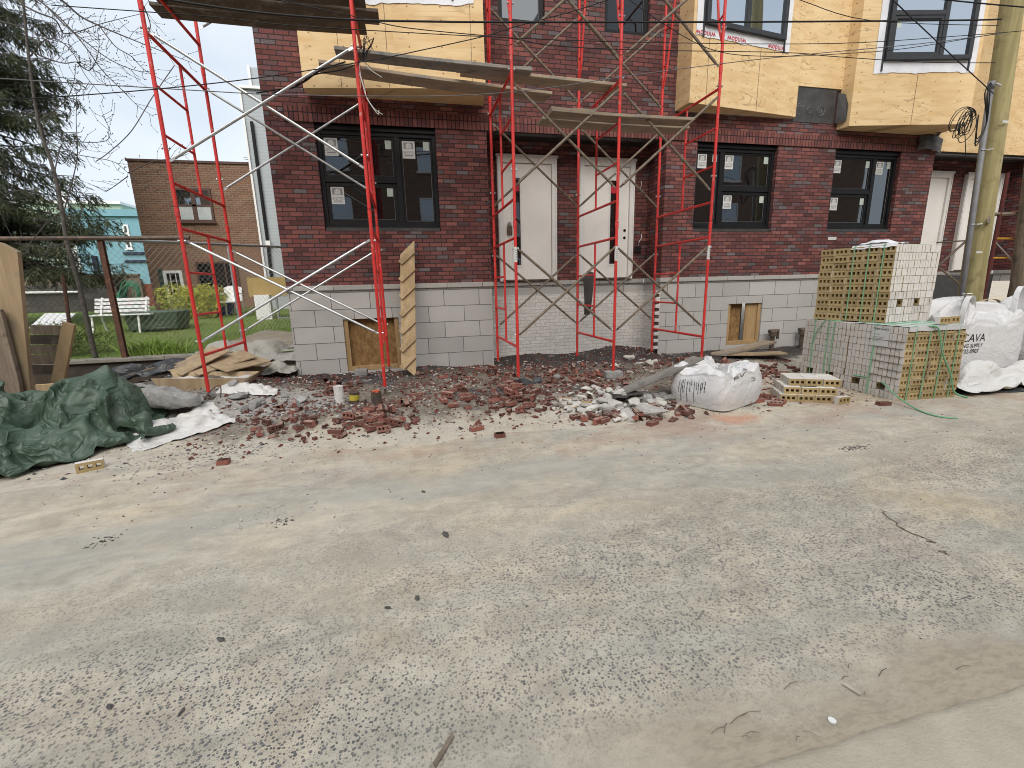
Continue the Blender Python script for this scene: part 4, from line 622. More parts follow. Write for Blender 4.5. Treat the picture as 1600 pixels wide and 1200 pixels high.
# ---- windows: frame, three sashes, panes, stickers
def sticker(parent, x, y, z, k=1.):
    "window maker's sticker: a little window emblem over the word UNITED"
    p = MB(); w_, h_ = .20*k, .26*k
    p.box(x, x+w_, y-.003, y, z-h_, z); st = p.build('sticker', M['paper'], parent)
    q = MB(); yy = y-.0045
    q.box(x+.022*k, x+w_-.022*k, yy, y-.003, z-.115*k, z-.02*k)
    for (a0, b0, c0, d0) in ((.02, .18, .150, .153), (.02, .18, .232, .235), (.03, .17, .205, .219)): q.box(x+a0*k, x+b0*k, yy, y-.003, z-d0*k, z-c0*k)
    q.build('emblem', M['greyprint'], parent)
    r = MB(); yy -= .0012
    n = 7; pts = [(x+.055*k + .09*k*(.5-.5*math.cos(math.pi*i/n)), yy, z-.065*k+.033*k*math.sin(math.pi*i/n)) for i in range(n+1)]
    r.prism([(x+.055*k, yy, z-.108*k)] + pts + [(x+.145*k, yy, z-.108*k)], (0, .001, 0))
    r.build('emblem', M['paper'], parent)
    g = MB(); yy -= .0012
    for i in range(3): g.box(x+(.075+.024*i)*k, x+(.078+.024*i)*k, yy, yy+.001, z-.108*k, z-.036*k)
    g.box(x+.055*k, x+.145*k, yy, yy+.001, z-.075*k, z-.072*k)
    g.build('emblem', M['greyprint'], parent)
    me = text('t', 'UNITED', .056*k, None, M['greyprint'])
    inst(me, 'lettering', Matrix.Translation((x+w_/2, y-.0035, z-.196*k)) @ Matrix.Rotation(R(90), 4, 'X'), parent)
def green(parent, x, y, z, k=1.):
    MB().box(x, x+.095*k, y-.003, y, z-.13*k, z).build('sticker', M['papergreen'], parent)
def ring(mb, x0, x1, z0, z1, y0, y1, t, m=0):
    mb.box(x0, x0+t, y0, y1, z0, z1, m=m); mb.box(x1-t, x1, y0, y1, z0, z1, m=m); mb.box(x0+t, x1-t, y0, y1, z0, z0+t, m=m); mb.box(x0+t, x1-t, y0, y1, z1-t, z1, m=m)
def window(x0, x1, z0, z1, lay, y=YF+.075):
    f = MB(); f.box(x0+.004, x1-.004, y-.03, y+.09, z1-.075, z1-.004); f.box(x0+.004, x1-.004, y-.02, y+.09, z0+.004, z0+.085)
    zz0, zz1 = z0+.085, z1-.075
    ring(f, x0+.004, x1-.004, zz0, zz1, y, y+.09, .06)
    W_ = x1-x0; xm = x0+.66*W_ if lay == 'L' else x0+.34*W_; zm = (zz0+zz1)/2
    f.box(xm-.045, xm+.045, y+.002, y+.09, zz0+.06, zz1-.06)
    if lay == 'L': wide, nar = (x0+.064, xm-.045), (xm+.045, x1-.064)
    else: wide, nar = (xm+.045, x1-.064), (x0+.064, xm-.045)
    f.box(wide[0], wide[1], y+.004, y+.09, zm-.04, zm+.04)
    fr = f.build('window', M['blackframe'], house, bevel=.004)
    cells = [(wide[0], wide[1], zm+.04, zz1-.06), (wide[0], wide[1], zz0+.06, zm-.04), (nar[0], nar[1], zz0+.06, zz1-.06)]
    for i, (a, b_, c_, d) in enumerate(cells):
        q = MB(); t_ = .055 if i == 1 else .03
        ring(q, a+.001, b_-.001, c_+.001, d-.001, y+.018+.006*i, y+.08, t_); q.build('sash', M['blackframe'], fr, bevel=.003)
        MB().box(a+t_-.004, b_-t_+.004, y+.05, y+.056, c_+t_-.004, d-t_+.004).build('pane', M['glass'], fr)
        e = MB(); ring(e, a+t_, b_-t_, c_+t_, d-t_, y+.045, y+.049, .008); e.build('gasket', M['wiregrey'], fr)
        if lay == 'L' and x0 < 0: sticker(fr, a+t_+.01, y+.045, d-t_-.012)
        else: sticker(fr, a+t_+.01, y+.045, d-t_-.012, .95)
        green(fr, b_-t_-.11, y+.045, d-t_-.012)
    sill = MB(); sill.box(x0+.01, x1-.01, y-.06, y-.032, z0+.006, z0+.06)
    sill.build('sill', M['membrane'], fr)
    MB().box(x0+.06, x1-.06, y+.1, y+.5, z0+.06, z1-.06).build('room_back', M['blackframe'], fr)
for a in WIN: window(*a)
text_me = text('t', '(GZ)', .11, None, M['greyprint'])
# upper windows of the brick wall
for (x0, x1, z0, z1) in UPW:
    f = MB(); ring(f, x0+.004, x1-.004, z0+.004, z1-.004, YF+.06, YF+.15, .075); fr = f.build('window', M['blackframe'], house, bevel=.004)
    MB().box(x0+.07, x1-.07, YF+.10, YF+.106, z0+.07, z1-.07).build('pane', M['upglass'], fr)
    e = MB(); ring(e, x0+.076, x1-.076, z0+.076, z1-.076, YF+.094, YF+.099, .012); e.build('gasket', M['wiregrey'], fr)
# ---- basement openings: lumber buck and strand board
for i, (x0, x1, z0, z1) in enumerate(BAS):
    f = MB(); f.box(x0+.003, x0+.075, YF+.03, YF+.19, z0+.075, z1-.003); f.box(x1-.075, x1-.003, YF+.03, YF+.19, z0+.075, z1-.003)
    f.box(x0+.003, x1-.003, YF+.02, YF+.19, z0+.003, z0+.075)
    o = f.build('basement_opening', M['lumber'], house, bevel=.004)
    if i == 0: MB().box(x0+.076, x1-.076, YF+.13, YF+.15, z0+.076, z1-.004).build('board', M['osb'], o)
    else:
        MB().box(x0+.076, x0+.40, YF+.13, YF+.15, z0+.076, z1-.004).build('board', M['osb'], o)
        MB().box(x0+.46, x1-.076, YF+.06, YF+.08, z0+.076, z1-.004).build('board', M['lumber'], o)
        MB().box(x0+.40, x0+.46, YF+.17, YF+.18, z0+.076, z1-.004).build('board', M['membrane'], o)
# ---- doors
def door(x0, x1, lite, knob, lock=False, y=YB-.03):
    z0, z1 = 1.505, 3.72
    f = MB(); f.box(x0, x0+.10, y-.05, y+.028, z0, z1); f.box(x1-.10, x1, y-.05, y+.028, z0, z1); f.box(x0+.10, x1-.10, y-.05, y+.028, z1-.11, z1)
    f.box(x0-.02, x1+.02, y-.065, y-.05, z1-.02, z1+.03); f.box(x0+.01, x0+.035, y-.062, y-.05, z0, z1-.02); f.box(x1-.035, x1-.01, y-.062, y-.05, z0, z1-.02)
    o = f.build('door', M['trimwhite'], house, bevel=.004)
    a, b_ = x0+.105, x1-.105
    sl = MB(); cellwall(a, b_, z0+.03, z1-.115, y-.01, [lite], sl, reveal=.03); sl.build('door_slab', M['doorwhite'], o)
    q = MB(); ring(q, lite[0]-.03, lite[1]+.03, lite[2]-.03, lite[3]+.03, y-.02, y-.0105, .032); q.build('lite_trim', M['trimwhite'], o)
    MB().box(lite[0], lite[1], y+.006, y+.010, lite[2], lite[3]).build('glass_lite', M['glass'], o)
    MB().box(lite[0]+.01, lite[1]-.01, y-.001, y+.003, lite[3]-.23, lite[3]-.10).build('notice', M['redprint'], o)
    MB().box(x0+.06, x1-.06, y-.06, y+.02, z0+.002, z0+.028).build('threshold', M['steel'], o)
    k = MB()
    for (kx, kz) in knob: k.tube([(kx, y-.016, kz), (kx, y-.0102, kz)], .028, 14)
    k.build('bore_hole', M['blackframe'], o)
    if lock:
        k = MB(); kx, kz = lock; k.box(kx-.05, kx+.05, y-.06, y-.012, kz-.10, kz+.05); k.build('lock_box', M['steel'], o, bevel=.012)
        k = MB(); k.tube([(kx-.03, y-.035, kz+.05), (kx-.03, y-.035, kz+.11), (kx, y-.035, kz+.13), (kx+.03, y-.035, kz+.11), (kx+.03, y-.035, kz+.05)], .008, 6)
        k.tube([(kx, y-.05, kz+.10), (kx, y-.011, kz+.10)], .03, 12); k.build('shackle', M['zinc'], o)
    return o
door(1.74, 2.88, (2.03, 2.17, 1.80, 3.36), [], lock=(1.95, 2.46))
door(3.33, 4.48, (3.98, 4.13, 1.80, 3.36), [(4.30, 2.44), (4.30, 2.30)])
door(11.39, 12.53, (11.68, 11.82, 1.80, 3.36), [])
door(12.98, 14.13, (13.63, 13.78, 1.80, 3.36), [(13.95, 2.44)])
k = MB()                                                          # loose wires at the outlet box on the recess wall
k.tube([(4.62, YB-.03, 2.15), (4.60, YB-.09, 2.22), (4.64, YB-.1, 2.28), (4.66, YB-.07, 2.36)], .008, 5); k.tube([(4.60, YB-.03, 3.2), (4.62, YB-.08, 3.28), (4.60, YB-.08, 3.36)], .007, 5)
k.build('loose_wire', M['paper'], house)
MB().box(4.55, 4.68, YB-.03, YB-.002, 2.02, 2.14).build('outlet_box', M['wire'], house)
MB().box(8.62, 8.83, YF-.006, YF-.001, 2.19, 2.25).build('paper_tag', M['paper'], house)

# ---- plywood bays
def bay(foot, z0, z1, mt, name='plywood_bay', under=.012):
    "foot: polygon (x, y) seen from above, wall side last"
    m = MB(); n = len(foot)
    for (a, b_) in zip(foot, foot[1:]): m.quad((*a, z0), (*b_, z0), (*b_, z1), (*a, z1))
    i = len(m.v); m.v += [Vector((*p, z0)) for p in foot]; m.f.append(tuple(range(i, i+n))); m.m.append(0)
    i = len(m.v); m.v += [Vector((*p, z1)) for p in foot]; m.f.append(tuple(range(i, i+n))); m.m.append(0)
    return m.build(name, mt, house)
ba1 = [(-1.26, YF-.003), (-1.26, 7.75), (1.36, 7.34), (1.43, YF-.003)]
ba2 = [(4.93, YF-.003), (4.95, 7.60), (7.42, 7.90), (7.44, YF-.003)]
ba3 = [(8.50, YF-.003), (8.52, 7.75), (10.86, 7.30), (10.98, YF-.003)]
ba4 = [(14.55, YF-.003), (14.58, 7.60), (17.0, 7.9), (17.05, YF-.003)]
bay1 = bay(ba1, 4.31, ZT, M['ply']); bay2 = bay(ba2, 4.42, ZT, M['ply']); bay3 = bay(ba3, 4.27, ZT, M['ply']); bay4 = bay(ba4, 4.3, ZT, M['plyo'])
def seam(parent, p, q, z0, z1, zs=None):
    "dark joint lines between plywood sheets on the face p-q"
    m = MB(); p = Vector((*p, 0)); q = Vector((*q, 0)); d = (q-p).normalized(); nrm = Vector((d.y, -d.x, 0)); L = (q-p).length
    for u in zs or (1.2,):
        a = p + d*u + nrm*.0015
        m.bar(a+Vector((0, 0, z0)), a+Vector((0, 0, z1)), .006, .003, up=nrm)
    m.build('sheet_joint', M['steel'], parent)
seam(bay1, ba1[1], ba1[2], 4.32, ZT, (.55, 1.24, 2.46)); seam(bay2, ba2[1], ba2[2], 4.43, ZT, (.35, 1.5)); seam(bay3, ba3[1], ba3[2], 4.28, ZT, (1.22, ))
# plywood wall of the second floor between and beyond the bays
for (a, b_, z0) in ((7.44, 8.50, 4.98), (10.98, 14.55, 3.98), (17.05, 22, 4.3)):
    MB().box(a, b_, YF-.03, YF-.004, z0, ZT).build('plywood_wall', M['ply'] if a < 12 else M['plyo'], house)
MB().box(7.445, 8.40, YF-.012, YF-.004, 4.37, 4.978).build('black_membrane', M['membrane'], house)
m = MB(); m.prism([(8.40, YF-.05, 4.37), (8.497, 7.80, 4.37), (8.497, 7.80, 4.66), (8.47, 7.86, 4.86), (8.40, YF-.05, 4.90)], (0, .012, 0)); m.build('black_membrane', M['membrane'], house)
m = MB(); m.grid(lambda u, v: (10.55+.62*u, YF-.06-.06*math.sin(3*u)-.03*nz(u*3, v*3), 3.96+.28*v+.03*math.sin(5*u)), 10, 6); m.build('black_membrane', M['membrane'], house, smooth=True)
m = MB(); m.grid(lambda u, v: (10.78+.10*u+.03*nz(v*6, 1), YF-.40+.22*(1-v)-.02*math.sin(u*3), 4.2+.42*v), 3, 8); m.build('black_membrane', M['membrane'], house, smooth=True)
def onface(p, q, z, n0=.01):
    P = Vector((*p, z)); Q = Vector((*q, z)); d = (Q-P).normalized(); nrm = Vector((d.y, -d.x, 0))
    X = Matrix(((d.x, 0, -nrm.x*-1, P.x+nrm.x*n0), (d.y, 0, nrm.y, P.y+nrm.y*n0), (0, 1, 0, P.z), (0, 0, 0, 1)))
    return X                                                       # local: x along the face, y up, z out
for (txt, u, z, sz, rot) in (('Pro', .16, 4.62, .10, 0), ('H', .62, 4.55, .09, 0), ('warp', .10, 4.50, .05, 0)):
    me = text('t', txt, sz, None, M['wiregrey']); inst(me, 'lettering', onface((7.445, YF-.012), (8.4, YF-.012), z, .004) @ Matrix.Translation((u, 0, 0)), house)
m = MB(); X = onface((7.445, YF-.012), (8.4, YF-.012), 4.58, .004)
for (cx, r) in ((.62, .085), (.35, .05)):
    m.tube([X @ Vector((cx+r*math.cos(a*.314), r*math.sin(a*.314), 0)) for a in range(21)], .005, 4)
m.build('lettering', M['wiregrey'], house)
# bay windows: white flashing, charcoal frame, panes
def baywin(p, q, u0, u1, z0, bayob, skirt, open_=False, wr=.16, words=True):
    X = onface(p, q, 0, 0.)
    f = MB()                                                       # flashing with a ragged lower edge
    n = 24
    for i in range(n):
        a = u0-wr + (u1-u0+2*wr)*i/n; c_ = u0-wr + (u1-u0+2*wr)*(i+1)/n
        za = z0-skirt+.035*nz(a*5, 3.1)+.03*nz(a*17, 1); zc = z0-skirt+.035*nz(c_*5, 3.1)+.03*nz(c_*17, 1)
        f.prism([X @ Vector((a, za, .004)), X @ Vector((c_, zc, .004)), X @ Vector((c_, z0+1.9, .004)), X @ Vector((a, z0+1.9, .004))], (X.to_3x3() @ Vector((0, 0, .006+.004*abs(nz(a*9, 2))))))
    f.build('flashing', M['wrap'], bayob)
    g = MB()
    def bx(a, b_, c_, d, e0, e1, mb=None): (mb or g).box(a, b_, c_, d, e0, e1, X)
    t_ = .075; z1 = z0+1.75
    for (a, b_, c_, d) in ((u0, u0+t_, z0, z1), (u1-t_, u1, z0, z1), (u0+t_, u1-t_, z0, z0+t_), (u0+t_, u1-t_, z1-t_, z1)): bx(a, b_, c_, d, .012, .075)
    um = u0 + .64*(u1-u0) if open_ else u0+.5*(u1-u0)
    bx(um-.04, um+.04, z0+t_, z1-t_, .013, .073)
    if open_: bx(u0+t_, um-.04, z0+.72, z0+.80, .014, .072)
    for e in (u0-.035, u1+.005): bx(e, e+.03, z0-.17, z1, .012, .03)
    fr = g.build('window', M['greyframe'], bayob, bevel=.004)
    pn = MB(); bx(u0+t_-.003, um-.037, z0+t_-.003, z1-t_+.003, .03, .036, pn); pn.build('pane', M['skyglass'], fr)
    pn = MB(); bx(um+.037, u1-t_+.003, z0+t_-.003, z1-t_+.003, .03, .036, pn); pn.build('pane', M['skyglass'], fr)
    if open_:
        s_ = MB(); a, b_, c_, d = u0+t_+.002, um-.042, z0+t_+.002, z0+.718
        for (e, f_, g_, h_) in ((a, a+.05, c_, d), (b_-.05, b_, c_, d), (a+.05, b_-.05, c_, c_+.05), (a+.05, b_-.05, d-.05, d)): s_.box(e, f_, g_, h_, .037, .062, X)
        s_.build('sash', M['greyframe'], fr, bevel=.003)
        st = MB(); bx(a+.06, a+.15, d-.19, d-.07, .037, .039, st); st.build('sticker', M['papergreen'], fr)
    if words:
        for u in (u0-.12, u0+.55, u1-.3):
            me = text('t', 'window', .13, None, M['redprint'])
            inst(me, 'lettering', X @ Matrix.Translation((u+.15, z0-.08, .0165)) @ Matrix.Rotation(math.pi, 4, 'Z'), bayob)
baywin(ba2[1], ba2[2], .22, 2.0, 5.60, bay2, .16)
baywin(ba3[1], ba3[2], .50, 2.14, 5.36, bay3, .20, True, words=False)
baywin(ba1[1], ba1[2], .75, 2.2, 5.60, bay1, .22, words=False, wr=.32)
baywin(ba4[1], ba4[2], .4, 2.0, 5.2, bay4, .12, words=False)

# ------------------------------------------------------------------ overcast daylight
SUN_EL, SUN_AZ = R(42), R(192)      # azimuth measured from +Y clockwise
wd = bpy.data.worlds.new('World'); SC.world = wd; wd.use_nodes = True
t = wd.node_tree; bg = t.nodes['Background']
sky = t.nodes.new('ShaderNodeTexSky'); sky.sky_type = 'NISHITA'; sky.sun_disc = False; sky.sun_elevation = SUN_EL; sky.sun_rotation = SUN_AZ
sky.air_density = 1.; sky.dust_density = 3.
tc = t.nodes.new('ShaderNodeTexCoord'); mp = t.nodes.new('ShaderNodeMapping'); mp.inputs[3].default_value = (1, 1, 2.6)
ns = t.nodes.new('ShaderNodeTexNoise'); ns.inputs['Scale'].default_value = 2.2; ns.inputs['Detail'].default_value = 6.; ns.inputs['Roughness'].default_value = .5
rp = t.nodes.new('ShaderNodeValToRGB'); rp.color_ramp.elements[0].position = .3; rp.color_ramp.elements[0].color = (.78, .78, .78, 1); rp.color_ramp.elements[1].position = .68; rp.color_ramp.elements[1].color = (.96, .96, .96, 1)
cl = t.nodes.new('ShaderNodeValToRGB'); cl.color_ramp.elements[0].position = .3; cl.color_ramp.elements[0].color = (.68, .745, .815, 1); cl.color_ramp.elements[1].position = .7; cl.color_ramp.elements[1].color = (.82, .88, .93, 1)
vm = t.nodes.new('ShaderNodeVectorMath'); vm.operation = 'SCALE'; vm.inputs['Scale'].default_value = 6.3
mx = t.nodes.new('ShaderNodeMix'); mx.data_type = 'RGBA'
L = t.links.new
L(tc.outputs['Generated'], mp.inputs[0]); L(mp.outputs[0], ns.inputs['Vector']); L(ns.outputs['Fac'], rp.inputs[0]); L(ns.outputs['Fac'], cl.inputs[0])
L(cl.outputs[0], vm.inputs[0]); L(rp.outputs[0], mx.inputs[0]); L(sky.outputs[0], mx.inputs[6]); L(vm.outputs[0], mx.inputs[7]); L(mx.outputs[2], bg.inputs[0])
bg.inputs[1].default_value = .12
sl = bpy.data.lights.new('sun', 'SUN'); so = bpy.data.objects.new('sun', sl); COL.objects.link(so)
sl.energy = 2.0; sl.angle = R(55); sl.color = (1., .95, .88)
sd = Vector((math.sin(SUN_AZ)*math.cos(SUN_EL), math.cos(SUN_AZ)*math.cos(SUN_EL), math.sin(SUN_EL)))
so.rotation_euler = sd.to_track_quat('Z', 'Y').to_euler(); so.location = (0, -10, 20)
vs = SC.view_settings; vs.view_transform = 'Standard'; vs.look = 'None'; vs.gamma = 1; vs.exposure = .68; SC.cycles.filter_width = 1.0
SC.render.engine = 'CYCLES'; SC.cycles.max_bounces = 6
# ------------------------------------------------------------------ ground
ZSTREET = -.15
MOUNDS = [(-3.0, 7.1, 1.1, .75, .30), (-2.4, 6.4, .8, .5, .12), (-4.3, 6.6, .9, .8, .12), (4.1, 8.3, .7, .4, .14), (2.4, 8.4, 1.4, .35, .07), (-.45, 5.25, .8, .45, .10), (-1.2, 5.5, .6, .4, .07),
          (1.5, 5.6, .9, .45, .06), (2.5, 5.1, .7, .4, .09), (.9, 7.3, .8, .5, .06), (.3, 7.6, .6, .3, .08), (2.9, 6.9, .8, .5, .05)]
def dirt_edge(x): return 4.55 + .35*nz(x*.7, 4.2) + 1.9*sm(3.9, 4.9, x) + .8*sm(-3.5, -5., x)
def dirt(x, y):
    e = dirt_edge(x)
    z = ZSTREET + .15*sm(e, e+1.9, y)
    for (mx_, my_, rx, ry, h) in MOUNDS:
        d = ((x-mx_)/rx)**2 + ((y-my_)/ry)**2
        if d < 6: z += h*math.exp(-d*1.3)
    k = sm(e-.1, e+.5, y)
    z += k*(.030*fb(x*1.6, y*1.6, 0) + .016*fb(x*7, y*7, 3, 3))
    return z + .012 - .06*(1-sm(e-.25, e+.12, y + .12*nz(x*4, y*4, 2.)))
def gz(x, y): return max(ZSTREET, dirt(x, y)) if -6.5 < x < 14 and 3.8 < y < YB else ZSTREET
def on(px, py):
    "point of the ground seen at a photo pixel"
    r = ray(px, py); z = ZSTREET
    for _ in range(12):
        p = EYE + r*((z-EYE.z)/r.z); z = .5*z + .5*gz(p.x, p.y)
    return Vector((p.x, p.y, gz(p.x, p.y)))

def street_mat():
    t = NT('dusty_asphalt'); p = t.pos()
    # exposed aggregate: two sizes of dark and pale stones in a sandy matrix
    wob = t.n.new('ShaderNodeVectorMath'); wob.operation = 'MULTIPLY_ADD'; t.l.new(t.noise(p, 55., 2., .5, 0., 'Color'), wob.inputs[0]); wob.inputs[1].default_value = (.006,)*3; t.l.new(p, wob.inputs[2])
    pw = wob.outputs[0]
    v1 = t.n.new('ShaderNodeTexVoronoi'); v1.inputs['Scale'].default_value = 78.; t.l.new(pw, v1.inputs['Vector'])
    v2 = t.n.new('ShaderNodeTexVoronoi'); v2.inputs['Scale'].default_value = 170.; t.l.new(pw, v2.inputs['Vector'])
    c1 = t.sep(v1.outputs['Color']); c2 = t.sep(v2.outputs['Color'])
    # stone size differs per cell
    st1 = t.smooth(t.math('SUBTRACT', v1.outputs['Distance'], t.math('MULTIPLY', c1[1], .34)), .24, .14)
    st1 = t.math('MULTIPLY', st1, t.math('GREATER_THAN', c1[0], .22))
    st2 = t.math('MULTIPLY', t.smooth(t.math('SUBTRACT', v2.outputs['Distance'], t.math('MULTIPLY', c2[1], .25)), .22, .10), t.math('GREATER_THAN', c2[0], .45))
    stonec = t.ramp(c1[2], [(0., (.050, .053, .060)), (.5, (.105, .109, .115)), (.82, (.16, .16, .165)), (.93, (.26, .235, .21)), (.985, (.50, .48, .45)), (1., (.55, .54, .51))])
    stonec2 = t.ramp(c2[2], [(0., (.06, .068, .078)), (.6, (.13, .135, .14)), (.9, (.24, .22, .195)), (1., (.45, .43, .40))])
    big = t.noise(p, .33, 5., .6, .6); mid = t.noise(p, 1.4, 5., .62, .5); fine = t.noise(p, 9., 6., .7)
    streak = t.noise(t.scale(p, (.35, 1.7, 1.)), 1.1, 5., .6, .4)
    sand = t.ramp(mid, [(.25, (.42, .372, .300)), (.45, (.53, .478, .392)), (.6, (.495, .460, .392)), (.8, (.60, .545, .450))])
    sand = t.mix(t.smooth(streak, .4, .7), sand, (.45, .43, .38))
    sand = t.mix(t.smooth(big, .48, .66, 0., .8), sand, (.54, .445, .30))
    sand = t.mix(t.smooth(t.noise(p, .8, 4., .6), .56, .74, 0., .5), sand, (.49, .415, .355))
    pat = t.noise(t.scale(p, (.6, 1.3, 1.)), 3.1, 7., .72, .8)
    sand = t.mix(t.smooth(pat, .36, .66), t.mix(1., sand, (.87, .86, .84), 'MULTIPLY'), t.mix(1., sand, (1.15, 1.13, 1.09), 'MULTIPLY'))
    sand = t.mix(t.smooth(fine, .3, .75, 0., .7), sand, t.mix(1., sand, (.72, .71, .70), 'MULTIPLY'))
    # where the stones show: near lane, less in the sandy belt by the works and in the gutter
    y = t.sep(p)[1]; x = t.sep(p)[0]
    slant = t.math('MULTIPLY_ADD', x, -.12, y)
    zone = t.math('MULTIPLY', t.smooth(slant, 3.4, 2.0), t.smooth(y, 1.05, 1.4))
    zone = t.math('MULTIPLY', zone, t.smooth(t.math('ADD', t.math('MULTIPLY', big, .6), t.math('MULTIPLY', streak, .4)), .62, .42, .25, 1.))
    zone = t.math('MAXIMUM', zone, t.smooth(mid, .52, .72, .08, .6))
    col = t.mix(t.math('MULTIPLY', st2, t.math('MULTIPLY', zone, .8)), sand, stonec2)
    col = t.mix(t.math('MULTIPLY', st1, t.math('MULTIPLY', zone, .95)), col, stonec)
    # tiny grit everywhere, grey wheel tracks, dark stains
    g = t.voro(p, 210.); gc = t.sep(t.voro(p, 210., out='Color'))
    col = t.mix(t.math('MULTIPLY', t.math('LESS_THAN', g, .30), t.math('GREATER_THAN', gc[0], .66)), col, t.ramp(gc[1], [(0., (.09, .088, .088)), (.55, (.20, .18, .16)), (.62, (.24, .13, .10)), (.72, (.28, .26, .22)), (1., (.66, .63, .58))]))
    tr = t.smooth(t.math('ABSOLUTE', t.math('SUBTRACT', t.math('ADD', slant, t.math('MULTIPLY', mid, .5)), 3.62)), .34, .08, 0., .55)
    col = t.mix(t.math('MULTIPLY', tr, t.smooth(streak, .3, .6)), col, (.35, .345, .315))
    tr2 = t.smooth(t.math('ABSOLUTE', t.math('SUBTRACT', t.math('ADD', slant, t.math('MULTIPLY', mid, .6)), 2.75)), .3, .05, 0., .4)
    col = t.mix(t.math('MULTIPLY', tr2, t.smooth(fine, .3, .65)), col, (.42, .38, .31))
    dk = t.smooth(t.noise(p, 1.5, 7., .78, 1.), .62, .72, 0., .5)
    col = t.mix(dk, col, (.25, .235, .215))
    redd = t.math('MULTIPLY', t.smooth(y, 3.4, 4.2), t.smooth(t.noise(p, 1.1, 5., .65), .47, .62, 0., .55))
    col = t.mix(redd, col, (.36, .235, .185))
    orange = t.n.new('ShaderNodeVectorMath'); orange.operation = 'DISTANCE'; t.l.new(t.scale(p, (.55, 1., 1.)), orange.inputs[0]); orange.inputs[1].default_value = (3.62*.55, 4.28, -.15)
    od = t.math('ADD', orange.outputs['Value'], t.math('MULTIPLY', t.math('SUBTRACT', t.noise(p, 5., 5., .7), .5), .5))
    col = t.mix(t.smooth(od, .24, .06, 0., .6), col, (.52, .235, .14))
    gut = t.math('MULTIPLY', t.smooth(t.math('ADD', y, t.math('MULTIPLY', t.math('SUBTRACT', mid, .5), .6)), 1.26, 1.08), t.smooth(x, .3, 1.1))
    wv = t.noise(t.scale(p, (1., 2.6, 1.)), 16., 6., .72, .3)
    col = t.mix(gut, col, t.mix(t.smooth(wv, .4, .65), (.40, .345, .265), (.315, .27, .205)))
    h = t.math('ADD', t.math('MULTIPLY', t.math('MULTIPLY', st1, zone), .5), t.math('ADD', t.math('MULTIPLY', fine, .6), t.math('MULTIPLY', t.math('MULTIPLY', wv, gut), .3)))
    t.bump(h, .55, .008)
    return t.out(col, .9, 0., .2)
def dirt_mat():
    t = NT('site_dirt'); p = t.pos(); s_ = t.sep(p)
    n1 = t.noise(p, 1.3, 6., .65, .5); n2 = t.noise(p, 9., 6., .75); n3 = t.noise(p, 34., 4., .7)
    col = t.ramp(n1, [(.3, (.10, .09, .08)), (.45, (.20, .172, .14)), (.58, (.25, .22, .175)), (.72, (.13, .12, .108))])
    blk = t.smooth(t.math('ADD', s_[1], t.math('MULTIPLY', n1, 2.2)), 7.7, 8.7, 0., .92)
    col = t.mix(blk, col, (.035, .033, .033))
    blk2 = t.smooth(t.noise(t.scale(p, (1., 1., 1.)), .95, 5., .65), .52, .62, 0., .75); col = t.mix(blk2, col, (.075, .074, .078))
    wh = t.smooth(t.noise(p, 1.7, 6., .7, .4), .56, .66, 0., .75); pd = t.n.new('ShaderNodeVectorMath'); pd.operation = 'DISTANCE'; t.l.new(t.scale(p, (.6, 1., 0.)), pd.inputs[0]); pd.inputs[1].default_value = (2.45*.6, 4.95, 0.)
    pd2 = t.n.new('ShaderNodeVectorMath'); pd2.operation = 'DISTANCE'; t.l.new(t.scale(p, (.7, 1., 0.)), pd2.inputs[0]); pd2.inputs[1].default_value = (-1.75*.7, 6.1, 0.)
    pale2 = t.smooth(t.math('ADD', pd2.outputs['Value'], t.math('MULTIPLY', t.math('SUBTRACT', n2, .5), .9)), .85, .30, 0., .8); col = t.mix(pale2, col, (.42, .405, .375))
    pale = t.smooth(t.math('ADD', pd.outputs['Value'], t.math('MULTIPLY', t.math('SUBTRACT', n2, .5), .8)), .75, .25, 0., .8); col = t.mix(pale, col, (.44, .42, .385))
    col = t.mix(t.math('MULTIPLY', wh, t.smooth(s_[0], .3, -1.2, .25, 1.)), col, (.50, .485, .46))
    rd = t.smooth(t.noise(p, 2.3, 6., .75), .56, .66, 0., .6); col = t.mix(rd, col, (.20, .075, .055))
    col = t.mix(t.smooth(n2, .42, .72, 0., .7), col, t.mix(1., col, (.5, .49, .48), 'MULTIPLY'))
    v = t.voro(p, 70.); vc = t.sep(t.voro(p, 70., out='Color'))
    chip = t.math('MULTIPLY', t.math('LESS_THAN', v, .33), t.math('GREATER_THAN', vc[0], .62))
    col = t.mix(chip, col, t.ramp(vc[1], [(0., (.05, .05, .055)), (.4, (.17, .06, .045)), (.62, (.22, .19, .15)), (.8, (.45, .43, .40)), (1., (.62, .60, .57))]))
    at_ = t.n.new('ShaderNodeAttribute'); at_.attribute_name = 'verge'
    ed = t.smooth(t.math('ADD', at_.outputs['Fac'], t.math('MULTIPLY', t.math('SUBTRACT', t.noise(p, 2.6, 6., .7), .5), 1.5)), .25, .75)
    street = t.ramp(t.noise(p, 1.4, 5., .62, .5), [(.25, (.42, .372, .300)), (.45, (.53, .478, .392)), (.6, (.495, .460, .392)), (.8, (.60, .545, .450))])
    street = t.mix(t.smooth(n2, .4, .75, 0., .6), street, t.mix(1., street, (.7, .68, .66), 'MULTIPLY'))
    col = t.mix(ed, street, col)
    t.bump(t.math('ADD', n2, t.math('ADD', t.math('MULTIPLY', n3, .6), t.math('MULTIPLY', chip, .4))), .8, .02)
    return t.out(col, .95, 0., .15)
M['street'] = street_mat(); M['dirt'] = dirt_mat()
M['kerb'] = plain('sidewalk_concrete', (.53, .475, .375), (.43, .38, .295), 5., .9, .5, 90., speck=((.27, .23, .18), 130., .66), det=9.)
